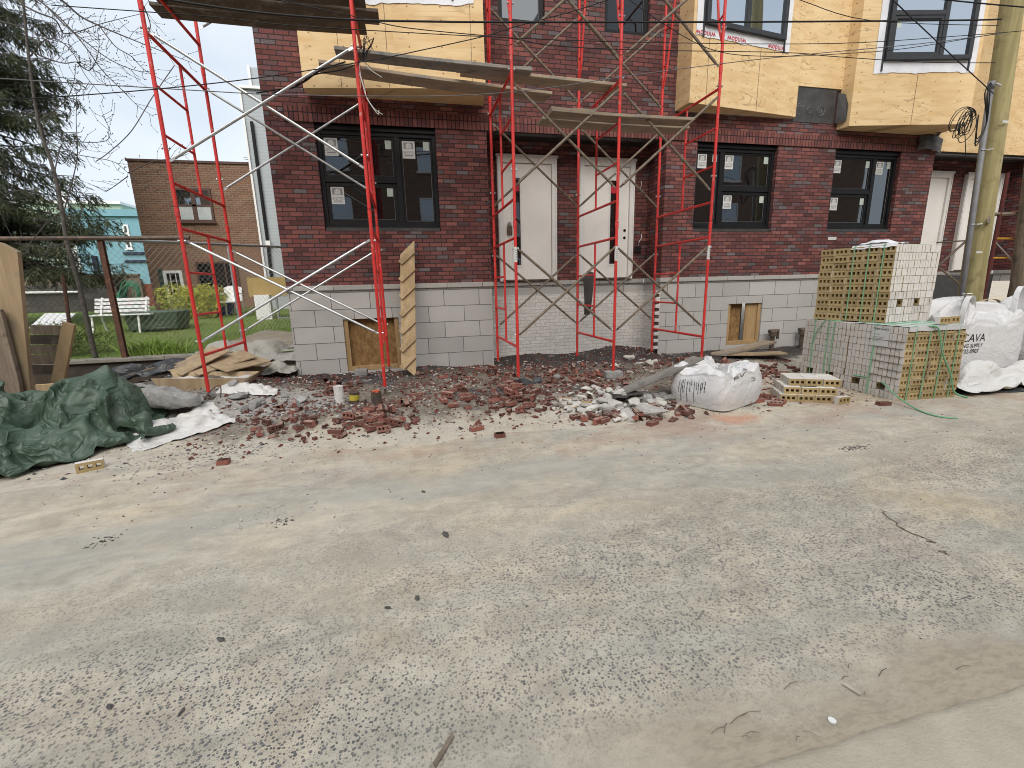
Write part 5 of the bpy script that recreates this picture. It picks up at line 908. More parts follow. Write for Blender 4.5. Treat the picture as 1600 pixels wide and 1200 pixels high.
def steps(lo, hi, fine0, fine1, d, n):
    a = [lo + (fine0-lo)*(i/n)**.45 for i in range(n)]; b = [fine1 + (hi-fine1)*(i/n)**2.2 for i in range(1, n+1)]
    k = int((fine1-fine0)/d); return a + [fine0 + (fine1-fine0)*i/k for i in range(k+1)] + b
g = MB(); xs = steps(-160, 160, -7, 14, .5, 8); ys = steps(-160, 190, -1, 8, .5, 8)
i0 = 0
g.grid(lambda u, v: (xs[round(u*(len(xs)-1))], ys[round(v*(len(ys)-1))], ZSTREET), len(xs)-1, len(ys)-1)
g.build('street', M['street'], kind='structure')
g = MB()
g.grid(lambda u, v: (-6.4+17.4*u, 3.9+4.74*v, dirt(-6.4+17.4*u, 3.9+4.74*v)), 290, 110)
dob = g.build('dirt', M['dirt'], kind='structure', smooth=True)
va = dob.data.attributes.new('verge', 'FLOAT', 'POINT')
va.data.foreach_set('value', [max(0., min(1., (v.co.y-dirt_edge(v.co.x)-.05)/1.1)) for v in dob.data.vertices])
def kerby(x): return .985 + .006*math.sin(x*7) + .02*fb(x*1.5, 1.2) + .012*fb(x*7, 5.2)
g = MB(); g.grid(lambda u, v: (-6+16*u, (kerby(-6+16*u)+.012*math.sin(v*2)) if v == 1 else ((kerby(-6+16*u)-.03) if v > .6 else (-.9 + (kerby(-6+16*u)-.06+.9)*v/.6)), ZSTREET-.05 if v == 1 else (ZSTREET+.036 - (.016 if v > .6 else 0))), 160, 5)
g.build('sidewalk', M['kerb'], kind='structure', smooth=True)

random.seed(61)
def crack(pts, w_, name='street_crack'):
    m = MB(); sp = []
    for (a, b_) in zip(pts, pts[1:]):
        for k in range(7): sp.append(a+(b_-a)*(k/7)+Vector((random.gauss(0, .012), random.gauss(0, .012), 0)))
    for a, b_ in zip(sp, sp[1:]):
        d = (b_-a).normalized(); n_ = Vector((-d.y, d.x, 0)); wa = w_*random.uniform(.4, 1.2)
        m.quad(a-n_*wa, b_-n_*wa*.8, b_+n_*wa*.8, a+n_*wa)
    m.build(name, plain('crack_dirt', (.115, .085, .06), (.16, .125, .09), 20., .95), None, (0, 0, 0), kind='structure')
crack([onz(1378, 795, ZSTREET+.003), onz(1400, 820, ZSTREET+.003), onz(1440, 838, ZSTREET+.003), onz(1452, 848, ZSTREET+.003)], .006)
crack([onz(1468, 858, ZSTREET+.003), onz(1484, 868, ZSTREET+.003)], .004)
m = MB(); m.grid(lambda u, v: (-3.15+1.26*u, 7.75+.78*v, -.12+.56*sm(.1, 1., v)+.05*nz(u*5, v*4, 1.)+.03*nz(u*14, v*12, 2.)), 24, 18); m.build('earth_bank', M['dirt'], kind='structure', smooth=True)

# ------------------------------------------------------------------ scaffold
FY, BY, MY = 6.2, 7.72, 6.96
RT = .0215
GRP = 'red scaffold frames in front of the brick row'
def frame(x, z0, side, label, foot=None, arch=False, dz=0., tags=False, top=2.17, n=1.5):
    "welded frame standing across the wall: two legs, full-width crossbars, half-width ladder rungs"
    o = thing('scaffold_frame', label, 'scaffold frame', (x, MY, z0), GRP)
    zt = z0 + top
    for k, y in enumerate((FY, BY)):
        zb = foot[k] if foot else z0
        m = MB(); m.tube([(x, y, zb), (x, y, zt)], RT, 10)
        m.tube([(x, y, zt-.10), (x, y, zt-.005)], RT+.004, 10)
        m.build('leg', M['red'], o, smooth=False)
    if not arch:
        zs = (z0+.44, z0+1.94) if dz == 0. else (z0+.26, z0+1.77)
        for zz in zs: MB().tube([(x, FY, zz), (x, BY, zz)], RT*.9, 8).build('crossbar', M['red'], o)
        MB().tube([(x, MY, zs[0]), (x, MY, zs[1])], RT*.8, 8).build('inner_post', M['red'], o)
        y0 = FY if side == 'front' else BY
        for k in (1, 2):
            zz = zs[0] + .5*k; MB().tube([(x, y0, zz), (x, MY, zz)], RT*.7, 8).build('ladder_rung', M['red'], o)
    else:
        for y, sg in ((FY, 1), (BY, -1)):
            m = MB(); m.tube([(x, y, z0+.25), (x, y+sg*.10, z0+.50), (x, y+sg*.24, z0+1.3), (x, y+sg*.30, z0+1.75), (x, MY-sg*.2, z0+1.97)], RT*.8, 8); m.build('inner_post', M['red'], o)
            for zz, w_ in ((z0+.62, .11), (z0+1.15, .21)): MB().tube([(x, y, zz), (x, y+sg*w_, zz-.04)], RT*.65, 6).build('ladder_rung', M['red'], o)
        MB().tube([(x, FY, z0+2.0), (x, BY, z0+2.0)], RT*.9, 8).build('crossbar', M['red'], o)
    for y in (FY, BY):                                               # brace studs
        for zz in (.62, 1.80) if not arch else (.45,):
            m = MB(); m.tube([(x-.045, y, z0+zz), (x+.045, y, z0+zz)], .008, 6); m.tube([(x-.04, y, z0+zz), (x-.032, y, z0+zz)], .016, 8); m.tube([(x+.032, y, z0+zz), (x+.04, y, z0+zz)], .016, 8); m.build('brace_stud', M['zinc'], o)
    if tags:
        m = MB(); m.tube([(x, FY, z0+1.62), (x, FY, z0+1.82)], RT+.002, 10, cap=False); tg = m.build('safety_label', M['paper'], o)
        m = MB()
        for k in range(5): m.box(x-.008, x+.008, FY-RT-.004, FY-RT-.0025, z0+1.65+.03*k, z0+1.663+.03*k)
        m.build('label_print', M['greyprint'], tg)
    return o
def jack(x, y, z0, z1, label, plate=True):
    o = thing('screw_jack', label, 'screw jack', (x, y, z0), 'screw jacks under the scaffold legs')
    m = MB(); n = 24
    m.tube([(x, y, z0), (x, y, z1+.05)], [.0135 + .002*(k % 2) for k in range(2)], 8); m.build('screw', M['steel'], o)
    m = MB(); m.tube([(x, y, z1-.03), (x, y, z1-.005)], .03, 8); m.bar((x-.07, y, z1-.018), (x+.07, y, z1-.018), .014, .014); m.build('jack_nut', M['zinc'], o)
    if plate: MB().box(x-.06, x+.06, y-.06, y+.06, z0-.012, z0).build('base_plate', M['steel'], o)
XS = [-2.53, -.39, 1.49, 2.985, 4.505]
WHO = ['at the left end by the rubble', 'beside the stepped board', 'left of the first white door', 'between the two white doors', 'by the right-hand brick pier']
for i, x in enumerate(XS):
    left = i < 2
    z0 = .23 if left else .12
    ft = None
    if i == 0: ft = (.21, .36)
    if i == 1: ft = (.12, .14)
    frame(x, z0, 'front' if left else 'back', 'lowest red scaffold frame ' + WHO[i], foot=ft, tags=not left)
    frame(x, z0+2.18, 'front', 'second-tier red scaffold frame ' + WHO[i], dz=1, top=2.06)
    if left: frame(x, z0+4.25, 'front', 'top-tier red scaffold frame ' + WHO[i], dz=1, top=2.17)
    else: frame(x, z0+4.25, 'front', 'top-tier red walk-through scaffold frame ' + WHO[i], arch=True)
jack(XS[0], FY, gz(XS[0], FY)+.005, .21, 'screw jack in the rubble under the left end scaffold leg')
jack(XS[1], FY, gz(XS[1], FY)+.005, .12, 'front screw jack beside the stepped board, near the cut pipes')
jack(XS[1], BY, gz(XS[1], BY)+.005, .14, 'screw jack at the basement opening behind the stepped board')
jack(XS[2], FY, gz(XS[2], FY)+.005, .11, 'screw jack in the brick rubble under the leg left of the first door')
GB = {'silver': 'silver cross braces of the left scaffold bay', 'brown': 'weathered cross braces of the right scaffold bays'}
def brace(xa, xb, y, z0, z1, kind, label, back=False):
    o = thing('cross_brace', label, 'cross brace', ((xa+xb)/2, y, (z0+z1)/2), GB[kind])
    mt = M['zinc'] if kind == 'silver' else M['brownsteel']; r = .0165 if kind == 'silver' else .0185
    sg = 1 if not back else -1
    ya = y - sg*.012; yb = y + sg*.022
    for (p, q) in (((xa+.035, ya, z0), (xb-.035, ya, z1)), ((xa+.035, yb, z1), (xb-.035, yb, z0))):
        P, Q = Vector(p), Vector(q); d = (Q-P).normalized()
        m = MB(); m.tube([P+d*.05, Q-d*.05], r, 8); m.bar(P-d*.015, P+d*.06, .005, .028); m.bar(Q-d*.06, Q+d*.015, .005, .028); m.build('brace_tube', mt, o)
    cx, cz = (xa+xb)/2, (z0+z1)/2
    MB().tube([(cx, ya-.02, cz), (cx, yb+.02, cz)], .008, 6).build('pivot_bolt', mt, o)
for (y, bk, wd_) in ((FY, False, 'front'), (BY, True, 'wall side')):
    brace(XS[0], XS[1], y, .85, 2.03, 'silver', 'silver cross brace low on the %s of the left bay' % wd_, bk)
    brace(XS[0], XS[1], y, 2.90, 4.18, 'silver', 'silver cross brace higher on the %s of the left bay' % wd_, bk)
    brace(XS[0], XS[1], y, 4.95, 6.2, 'silver', 'silver cross brace topmost on the %s of the left bay' % wd_, bk)
    for a, b_, wh in ((2, 3, 'before the first white door'), (3, 4, 'before the second white door')):
        brace(XS[a], XS[b_], y, .74, 1.92, 'brown', 'rusty brown cross brace low on the %s %s' % (wd_, wh), bk)
        brace(XS[a], XS[b_], y, 2.74, 3.95, 'brown', 'rusty brown cross brace in the middle on the %s %s' % (wd_, wh), bk)
        brace(XS[a], XS[b_], y, 4.36, 5.55, 'brown', 'rusty brown cross brace at the top on the %s %s' % (wd_, wh), bk)
# planks
def plank(a, b_, w_, label, mt='plank', tilt=0., th=.042, grp='scaffold planks laid across the frames'):
    a = Vector(a); b_ = Vector(b_); L = (b_-a).length; d = (b_-a)/L
    m = MB(); n = 14; hw = w_/2
    for k in range(n):
        pass
    def pt(u, s_, t_): return (u*L, s_*hw + .006*nz(u*5, 3*s_, 1.), t_*th/2 - .02*math.sin(math.pi*u)*.6 + .004*nz(u*4, s_, t_))
    ring_ = [(-1, -1), (1, -1), (1, 1), (-1, 1)]; i = 0
    for k in range(n+1):
        for (s_, t_) in ring_: m.v.append(Vector(pt(k/n, s_, t_)))
    for k in range(n):
        for q in range(4):
            A = 4*k; q2 = (q+1) % 4; m.f.append((A+q, A+q2, A+4+q2, A+4+q)); m.m.append(0)
    m.f.append((3, 2, 1, 0)); m.m.append(0); m.f.append((4*n, 4*n+1, 4*n+2, 4*n+3)); m.m.append(0)
    me = m.mesh('plank', M[mt])
    si = Vector((0, 0, 1)).cross(d).normalized(); up = d.cross(si)
    X = Matrix(((d.x, si.x, up.x, a.x), (d.y, si.y, up.y, a.y), (d.z, si.z, up.z, a.z), (0, 0, 0, 1))) @ Matrix.Rotation(tilt, 4, 'X')
    ob = inst(me, 'plank', X, None, label, 'plank', grp); md = ob.modifiers.new('bevel', 'BEVEL'); md.width = .006; md.segments = 2; md.limit_method = 'ANGLE'
    return ob
zc = 4.18
plank((-.88, 6.77, 4.20), (2.25, 7.06, 4.145), .30, 'long tan plank under the left plywood bay, its underside lit')
plank((-.64, 6.47, 4.245), (1.80, 6.43, 4.17), .24, 'grey plank with a ragged end on the left scaffold bay', 'plankgrey')
plank((.84, 6.66, 4.262), (1.82, 6.50, 4.225), .20, 'short grey plank lapped over the longer planks', 'plankgrey')
plank((.90, 6.58, 4.20), (3.20, 6.57, 4.125), .27, 'plank over the first white door reaching the middle frame')
plank((2.02, 6.30, 3.66), (4.12, 6.30, 3.655), .26, 'lower plank over the second white door, nearest the street')
plank((1.98, 6.62, 3.665), (4.25, 6.62, 3.65), .28, 'lower plank over the second white door, behind the nearer one')
plank((2.03, 6.33, 3.70), (2.65, 6.31, 3.698), .2, 'short offcut lying on the lower planks over the doors')
plank((-2.72, 7.02, 4.78), (-.28, 6.98, 4.78), .28, 'dark plank under the top edge at the upper left, nearer the wall', 'plankdark')
plank((-2.60, 6.70, 4.78), (-.10, 6.70, 4.78), .29, 'dark plank at the upper left, middle one of three', 'plankdark')
plank((-3.05, 6.42, 4.785), (-.24, 6.40, 4.785), .24, 'dark plank at the upper left, nearest the street', 'plankdark')

# strap of membrane hanging from a rung, wire tangle
m = MB(); m.grid(lambda u, v: (3.02+.20*u*(1-.25*v)+.05*v*(1-u), 7.62-.05*math.sin(3*v)-.03*u-.05*(1-v)**2, 1.58-.70*v+.05*math.sin(2.5*u)*(1-v)), 6, 12)
m.build('membrane_flap', M['membrane'], None, (3.1, 7.6, 1.2), True, 'black flap of membrane hanging in front of the painted brick base', 'membrane flap')
random.seed(3)
o = thing('wire_tangle', 'tangle of loose wires tied to the red scaffold leg beside the left plywood bay', 'wire tangle', (-.3, 6.3, 4.1))
for k in range(7):
    p = at(568, 92+random.uniform(-6, 6), 6.22); pts = [p]
    for j in range(1, 5): pts.append(at(562+random.uniform(-8, 22), 48+14*j*(1 if k % 2 else .6)+random.uniform(-8, 8), 6.15+random.uniform(-.04, .06)))
    sp = []
    for j in range(len(pts)-1):
        for q in range(5):
            u = q/5; a = pts[max(j-1, 0)]; b_ = pts[j]; c_ = pts[j+1]; d = pts[min(j+2, len(pts)-1)]
            sp.append(.5*((2*b_)+(c_-a)*u+(2*a-5*b_+4*c_-d)*u*u+(3*b_-a-3*c_+d)*u**3))
    MB().tube(sp, .004, 4).build('wire', M['wire'], o)
def spline(pts, n=6):
    sp = []
    for j in range(len(pts)-1):
        a = pts[max(j-1, 0)]; b_ = pts[j]; c_ = pts[j+1]; d = pts[min(j+2, len(pts)-1)]
        for q in range(n):
            u = q/n; sp.append(.5*((2*b_)+(c_-a)*u+(2*a-5*b_+4*c_-d)*u*u+(3*b_-a-3*c_+d)*u**3))
    return sp + [pts[-1]]
for pp in ([(562, 95), (563, 115), (570, 140), (574, 155), (590, 178), (592, 172)], [(566, 96), (572, 102), (580, 110), (597, 121)], [(560, 110), (566, 130), (572, 150), (585, 170), (598, 179)]):
    MB().tube(spline([at(a, b_, 6.2) for a, b_ in pp]), .004, 4).build('wire', M['paper'], o)
for pp in ([(400, 147), (430, 142), (460, 135), (490, 118), (530, 108), (560, 98)], [(425, 147), (450, 136), (475, 128), (500, 110), (540, 96)]):
    MB().tube(spline([at(a, b_+random.uniform(-2, 2), 6.2) for a, b_ in pp]), .008, 4).build('wire', M['wire'], o)

# ------------------------------------------------------------------ overhead wires, from the pole to the left
def cable(pts, r, label, mt='wire', grp='overhead wires strung along the row', name='overhead_wire', cat='wire'):
    return MB().tube(spline([at(*p) for p in pts], 5), r, 5).build(name, M[mt], None, at(*pts[0]), True, label, cat, grp)
cable([(1565, 30, 5.45), (1500, 31.5, 5.5), (1200, 34, 5.55), (800, 34.5, 5.6), (640, 33, 5.6), (540, 30, 5.6), (400, 19, 5.6), (240, -4, 5.6)], .0105, 'thickest black cable crossing level from the pole')
cable([(1600, 48, 5.3), (1500, 56, 5.4), (1300, 68, 5.6), (1000, 66, 5.7), (755, 57, 5.7), (462, 40, 5.7), (330, 26, 5.7), (80, 8, 5.7)], .0045, 'thin black wire below the thick cable')
cable([(1560, 40, 5.4), (1360, 32, 5.5), (1250, 0, 5.6), (1180, -25, 5.6)], .0045, 'wire rising left from the pole over the second bay')
cable([(1552, 146, 5.45), (1480, 80, 5.2), (1395, 0, 4.9)], .007, 'straight service wire slanting down to the pole')
cable([(1555, 53, 5.4), (1420, 75, 5.6), (1330, 83, 5.8), (1200, 88, 5.8), (1105, 75, 5.8), (1000, 12, 5.8), (960, -25, 5.8)], .0045, 'wire dipping behind the right scaffold frame')
cable([(960, -4, 5.8), (900, 16, 5.8), (800, 43, 5.85), (755, 57, 5.9), (660, 78, 5.95), (575, 95, 6.0), (400, 122, 5.9), (235, 140, 5.9), (50, 154, 5.9), (-60, 160, 5.9)], .0055, 'wire sloping down left past the tangle on the scaffold')
cable([(1565, 52, 5.4), (1440, 68, 5.6), (1200, 91, 5.9), (1000, 116, 5.9), (850, 138, 5.9), (720, 149, 5.9), (560, 150, 5.9), (420, 147, 5.9), (370, 145, 5.9), (120, 130, 5.9), (-40, 120, 5.9)], .005, 'pale grey thin wire under the planks', 'wiregrey')
cable([(1610, 12, 5.3), (1500, 2, 5.4), (1400, -10, 5.4)], .009, 'short run of cable above the pole at the top right')
cable([(1555, 98, 5.4), (1440, 97, 5.6), (1300, 88, 5.8), (1225, 82, 5.8), (1000, 78, 5.8), (860, 71, 5.8), (800, 60, 5.8), (640, 44, 5.8), (560, 27, 5.8), (400, -8, 5.8)], .005, 'thin wire crossing the plywood low')
# ------------------------------------------------------------------ poles at the right
def pole():
    yb = 5.75; b0 = at(1514, 475, yb); t0 = at(1574, 58, yb); d = (t0-b0)/(t0.z-b0.z)
    base = b0 + d*(-.2-b0.z); top = b0 + d*(9-b0.z)
    o = thing('utility_pole', 'tall yellow-green treated wooden utility pole behind the white bulk bag', 'utility pole', base)
    n = 16; pts = [base+(top-base)*k/n for k in range(n+1)]
    MB().tube(pts, [.162-.003*k for k in range(n+1)], 20).build('shaft', M['greenpole'], o, smooth=True)
    c0 = base + Vector((-.235, -.03, 0)); c1 = c0 + d*4.35
    cp = MB(); cp.tube([c0, c0+d*2., c1], .036, 10); cp.tube([c1, c1+d*.10], .045, 10); cp.build('conduit', plain('grey_conduit', (.20, .20, .205), (.16, .16, .165), 8., .5), o, smooth=True)
    for z in (1.1, 2.2, 3.3):
        q = c0 + d*(z+.2); MB().tube([q+Vector((-.04, -.02, 0)), q+Vector((0, -.042, 0)), q+Vector((.05, -.035, 0)), q+Vector((.10, -.08, 0))], .008, 5).build('pipe_clamp', M['zinc'], o)
    for (px, py, r) in ((1571, 190, .012), (1530, 394, .014)):
        q = at(px, py, yb-.175); MB().bar(q+Vector((-.06, 0, 0)), q+Vector((.06, 0, 0)), .004, .03).build('pole_tag', M['paper'], o)
    m = MB(); q = at(1545, 345, yb-.16); m.blob(q, .035, 3, .6, 1, sq=(1., .25, 1.8)); m.build('knot', M['oldwood'], o)
    bx = MB(); q = c1 + Vector((-.02, -.06, .05)); bx.tube([q, q+Vector((-.06, -.06, -.03)), q+Vector((-.02, -.09, -.07))], .012, 6); bx.build('service_clamp', M['zinc'], o)
    m = MB()
    for k in range(3): m.tube(spline([c1+Vector((0, 0, .1)), c1+Vector((-.12-.05*k, -.08, -.1)), c1+Vector((-.05, -.06, -.5)), c1+Vector((-.22, -.08, -.72-.05*k)), c1+Vector((-.30, -.1, -.4))]), .009, 5)
    m.build('service_cable', M['wire'], o)
    return o, c1
UP, c1 = pole()
random.seed(11)
o = thing('cable_coil', 'loose coil of black cable hanging on the conduit of the utility pole', 'cable coil', at(1512, 180, 5.5))
for k in range(9):
    a0 = Vector(at(1520, 172, 5.55)); pts = []
    L = .42+.1*random.random(); th = R(28+random.uniform(-22, 26)); w_ = .05+.06*random.random()
    for j in range(25):
        s_ = 2*math.pi*j/24; u = .5-.5*math.cos(s_); x = -math.sin(th)*L*u*1.0 + math.cos(th)*w_*math.sin(s_)*1.4; z = -math.cos(th)*L*u*.9 - math.sin(th)*w_*math.sin(s_)
        pts.append(a0+Vector((x, .04*math.sin(s_+k), z+.03*math.sin(2*s_+k))))
    MB().tube(pts, .0055, 5).build('wire', M['wire'], o, smooth=True)
MB().tube([at(1506, 190, 5.5), at(1508, 215, 5.5), at(1509, 243, 5.5)], .006, 4).build('wire', M['wire'], o)
b0 = at(1597, 430, 7.0); t0 = at(1640, 90, 7.0); d = (t0-b0)/(t0.z-b0.z); base = b0+d*(-.2-b0.z)
n = 14
MB().tube([base+d*(9.*k/n) for k in range(n+1)], [.165+.010*nz(k*.9, 1) for k in range(n+1)], 14).build('utility_pole', M['oldwood'], None, base, True, 'old cracked grey wooden pole at the right edge behind the treated pole', 'utility pole')

# ------------------------------------------------------------------ more scaffold beyond the pole: dark red frame with yellow planks and rungs
M['yellow'] = plain('yellow_paint', (.50, .25, .03), (.40, .20, .03), 10., .5, speck=((.2, .12, .06), 20., .65))
M['oxide'] = plain('red_oxide_paint', (.10, .022, .018), (.07, .018, .016), 8., .55)
xf = at(1590, 400, 7.2).x
o = thing('scaffold_frame', 'dark red scaffold frame with yellow rungs beyond the utility pole', 'scaffold frame', (xf, 7.2, 0))
for x in (xf-.75, xf): MB().tube([(x, 7.2, -.02), (x, 7.2, 3.4)], .034, 8).build('leg', M['oxide'], o)
for z in (1.74, 2.13): MB().tube([(xf-.75, 7.2, z), (xf-.02, 7.2, z)], .022, 8).build('crossbar', M['yellow'], o)
MB().tube([(xf-.74, 7.18, 2.05), (xf-.05, 7.12, 1.55)], .014, 6).build('brace_tube', M['zinc'], o)
plank((xf-1.1, 7.3, 2.62), (xf+.2, 7.3, 2.66), .25, 'tan plank on the dark red scaffold beyond the pole')
brx = at(1470, 440, 7.1)
o = thing('cross_brace', 'dark cross brace in front of the far white door, left of the utility pole', 'cross brace', (10.9, 7.1, 1.8))
MB().tube([at(1465, 416, 7.1), at(1508, 378, 7.1)], .022, 8).build('brace_tube', M['steel'], o); MB().tube([at(1467, 418, 7.12), at(1498, 443, 7.12)], .017, 8).build('brace_tube', M['brownsteel'], o)
MB().tube([at(1464, 379, 7.1), at(1508, 376, 7.1)], .014, 8).build('brace_tube', M['steel'], o)

# ------------------------------------------------------------------ bricks
BL, BH, BT = .194, .092, .057
def brickmesh(name, mats, holes=True, mbed=0, mside=1):
    "cored brick, centred: length x, width z, thickness y; bed faces look along y"
    m = MB(); xs = [-BL/2, -.076, -.040, -.018, .018, .040, .076, BL/2]; zs = [-BH/2, -.019, .019, BH/2]
    for y, sg in ((-BT/2, -1), (BT/2, 1)):
        for i in range(7):
            for j in range(3):
                if holes and i in (1, 3, 5) and j == 1: continue
                m.quad((xs[i], y, zs[j]), (xs[i+1], y, zs[j]), (xs[i+1], y, zs[j+1]), (xs[i], y, zs[j+1]), mbed)
    if holes:
        for i in (1, 3, 5):
            a, b_, c_, d = xs[i], xs[i+1], zs[1], zs[2]; A, B = -BT/2, BT/2
            for (p, q) in (((a, c_), (b_, c_)), ((b_, c_), (b_, d)), ((b_, d), (a, d)), ((a, d), (a, c_))):
                m.quad((p[0], A, p[1]), (q[0], A, q[1]), (q[0], B, q[1]), (p[0], B, p[1]), mbed)
    a, b_ = BL/2, BT/2; c_ = BH/2
    m.quad((-a, -b_, -c_), (a, -b_, -c_), (a, b_, -c_), (-a, b_, -c_), mside); m.quad((-a, -b_, c_), (a, -b_, c_), (a, b_, c_), (-a, b_, c_), mside)
    m.quad((-a, -b_, -c_), (-a, b_, -c_), (-a, b_, c_), (-a, -b_, c_), mside); m.quad((a, -b_, -c_), (a, b_, -c_), (a, b_, c_), (a, -b_, c_), mside)
    me = m.mesh(name, mats, fix=False)
    bm = bmesh.new(); bm.from_mesh(me); bmesh.ops.remove_doubles(bm, verts=bm.verts, dist=.0005); bmesh.ops.recalc_face_normals(bm, faces=bm.faces[:]); bm.to_mesh(me); bm.free()
    return me
M['tanbed'] = plain('tan_brick_bed', (.45, .34, .175), (.37, .275, .135), 14., .9, .4, 70., var=.17, speck=((.22, .16, .08), 40., .68))
M['creamside'] = plain('cream_brick_face', (.66, .635, .595), (.60, .57, .53), 9., .85, .3, 80., var=.12, speck=((.34, .31, .27), 60., .7))
M['redbed'] = plain('red_brick_bed', (.21, .078, .058), (.15, .055, .043), 16., .9, .4, 70., var=.5, speck=((.26, .17, .14), 26., .66), dust=(.36, .28, .23))
M['redside'] = plain('red_brick_face', (.25, .088, .063), (.17, .058, .046), 16., .9, .4, 70., var=.5, speck=((.30, .22, .19), 26., .68), dust=(.38, .30, .25))
M['whiterub'] = plain('white_rubble', (.56, .54, .50), (.44, .42, .385), 12., .95, .5, 40., var=.14)
M['palerub'] = plain('pale_concrete', (.46, .44, .41), (.37, .355, .33), 9., .95, .6, 50., speck=((.6, .58, .55), 24., .62))
M['greyrub'] = plain('grey_concrete', (.33, .325, .31), (.25, .245, .235), 9., .95, .6, 50., var=.2, speck=((.47, .46, .44), 24., .62))
M['charrub'] = plain('dark_rubble', (.05, .05, .055), (.08, .08, .085), 12., .9, .5, 40., var=.3)
tanme = brickmesh('brick', [M['tanbed'], M['creamside']])
tansolid = brickmesh('brick', [M['tanbed'], M['creamside']], False)
M['corebrick'] = plain('shaded_brick', (.16, .14, .11), None, 8., .9)  # core darker than the bricks: shade of the gaps put into its colour
redme = brickmesh('brick', [M['redbed'], M['redside']])
random.seed(21)
def broken(me, cuts):
    bm = bmesh.new(); bm.from_mesh(me)
    for (co, no) in cuts:
        g_ = bm.verts[:] + bm.edges[:] + bm.faces[:]
        r = bmesh.ops.bisect_plane(bm, geom=g_, plane_co=co, plane_no=no, clear_outer=True)
        e = [x for x in r['geom_cut'] if isinstance(x, bmesh.types.BMEdge)]
        try: bmesh.ops.contextual_create(bm, geom=e)
        except Exception: pass
        bmesh.ops.holes_fill(bm, edges=bm.edges[:], sides=0)
    c_ = Vector((0, 0, 0))
    for v in bm.verts: c_ += v.co
    c_ /= max(1, len(bm.verts))
    for v in bm.verts: v.co -= c_
    bmesh.ops.recalc_face_normals(bm, faces=bm.faces[:])
    n = bpy.data.meshes.new('brick'); bm.to_mesh(n); bm.free()
    for mt in me.materials: n.materials.append(mt)
    return n
def variants(me):
    v = []
    for k in range(10):
        cuts = [((random.uniform(-.05, .05), 0, 0), Vector((1 if k % 2 else -1, random.uniform(-.5, .5), random.uniform(-.5, .5))).normalized())]
        if k > 3: cuts.append(((0, 0, random.uniform(-.01, .02)), Vector((random.uniform(-.6, .6), random.uniform(-.5, .5), random.choice((-1, 1)))).normalized()))
        if k > 7: cuts.append(((0, random.uniform(-.01, .01), 0), Vector((random.uniform(-.4, .4), random.choice((-1, 1)), random.uniform(-.4, .4))).normalized()))
        v.append(broken(me, cuts))
    return v
redv = variants(redme); tanv = variants(tanme)

def stack(o, base, yaw, W, Lx, H, face, header, rows, nf, nh, skip=(), slots=()):
    """a strapped cube of bricks: W x Lx x H; hole faces look out of side `face`, headers of side `header` ('u-' front, 'v-' left)"""
    ca, sa = math.cos(yaw), math.sin(yaw)
    X = Matrix(((ca, -sa, 0, base[0]), (sa, ca, 0, base[1]), (0, 0, 1, base[2]), (0, 0, 0, 1)))
    rh = H/rows; got = 0; rest = MB(); made = []
    def one(Mx, part):
        nonlocal got
        if part and got < 100: inst(tanme, 'brick', Mx, o); got += 1
        else:
            i = len(rest.v)
            for v in tansolid.vertices: rest.v.append(Mx @ v.co)
            for p in tansolid.polygons: rest.f.append(tuple(i+q for q in p.vertices)); rest.m.append(p.material_index)
    # layer of bricks whose bed faces are seen along side v=0 (the u axis)
    Lu, Lv = (W, Lx)
    if face == 'front':            # holes face -v, headers face -u and +u
        kx = Lu/nf; ky = Lv/nh
        for j in range(rows):
            jx = random.uniform(-.004, .004)
            for i in range(nf):
                S = Matrix.Diagonal((kx*.985/BL, ky*.93/BT, rh*.95/BH, 1))
                one(X @ Matrix.Translation(((i+.5)*kx+jx+random.uniform(-.004, .004), ky/2+random.uniform(-.009, .007), (j+.5)*rh)) @ S, True)
        for j in range(rows):
            for k in range(1, nh):
                if (j, k) in skip: continue
                S = Matrix.Diagonal((kx*.985/BL, ky*.90/BT, rh*.95/BH, 1))
                for i in ((0, nf-1) if header == 'both' else ((0,) if header == 'left' else (nf-1,))):
                    one(X @ Matrix.Translation(((i+.5)*kx+random.uniform(-.004, .004), (k+.5)*ky, (j+.5)*rh)) @ S, True)
        for k in range(1, nh):       # top course
            for i in range(1, nf-1):
                S = Matrix.Diagonal((kx*.985/BL, ky*.90/BT, rh*.95/BH, 1))
                one(X @ Matrix.Translation(((i+.5)*kx, (k+.5)*ky, (rows-.5)*rh)) @ S, False)
    rest.build('brick_rows', [M['tanbed'], M['creamside']], o, kind='stuff')
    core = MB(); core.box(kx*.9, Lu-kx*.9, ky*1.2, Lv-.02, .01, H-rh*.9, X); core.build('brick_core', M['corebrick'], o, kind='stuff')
    return X
def strap(o, X, pts, w_=.016, mt='strap'):
    m = MB(); P = [X @ Vector(p) for p in pts]
    m.tube(P, w_*.5, 4); m.build('strap', M[mt], o)
M['strap'] = plain('green_strap', (.20, .42, .25), (.16, .36, .20), 6., .35)
M['plastic'] = plain('white_plastic', (.62, .62, .63), (.53, .53, .55), 4., .35, .5, 10.)
GP = 'strapped cubes of cream cored bricks by the pole'
random.seed(5)
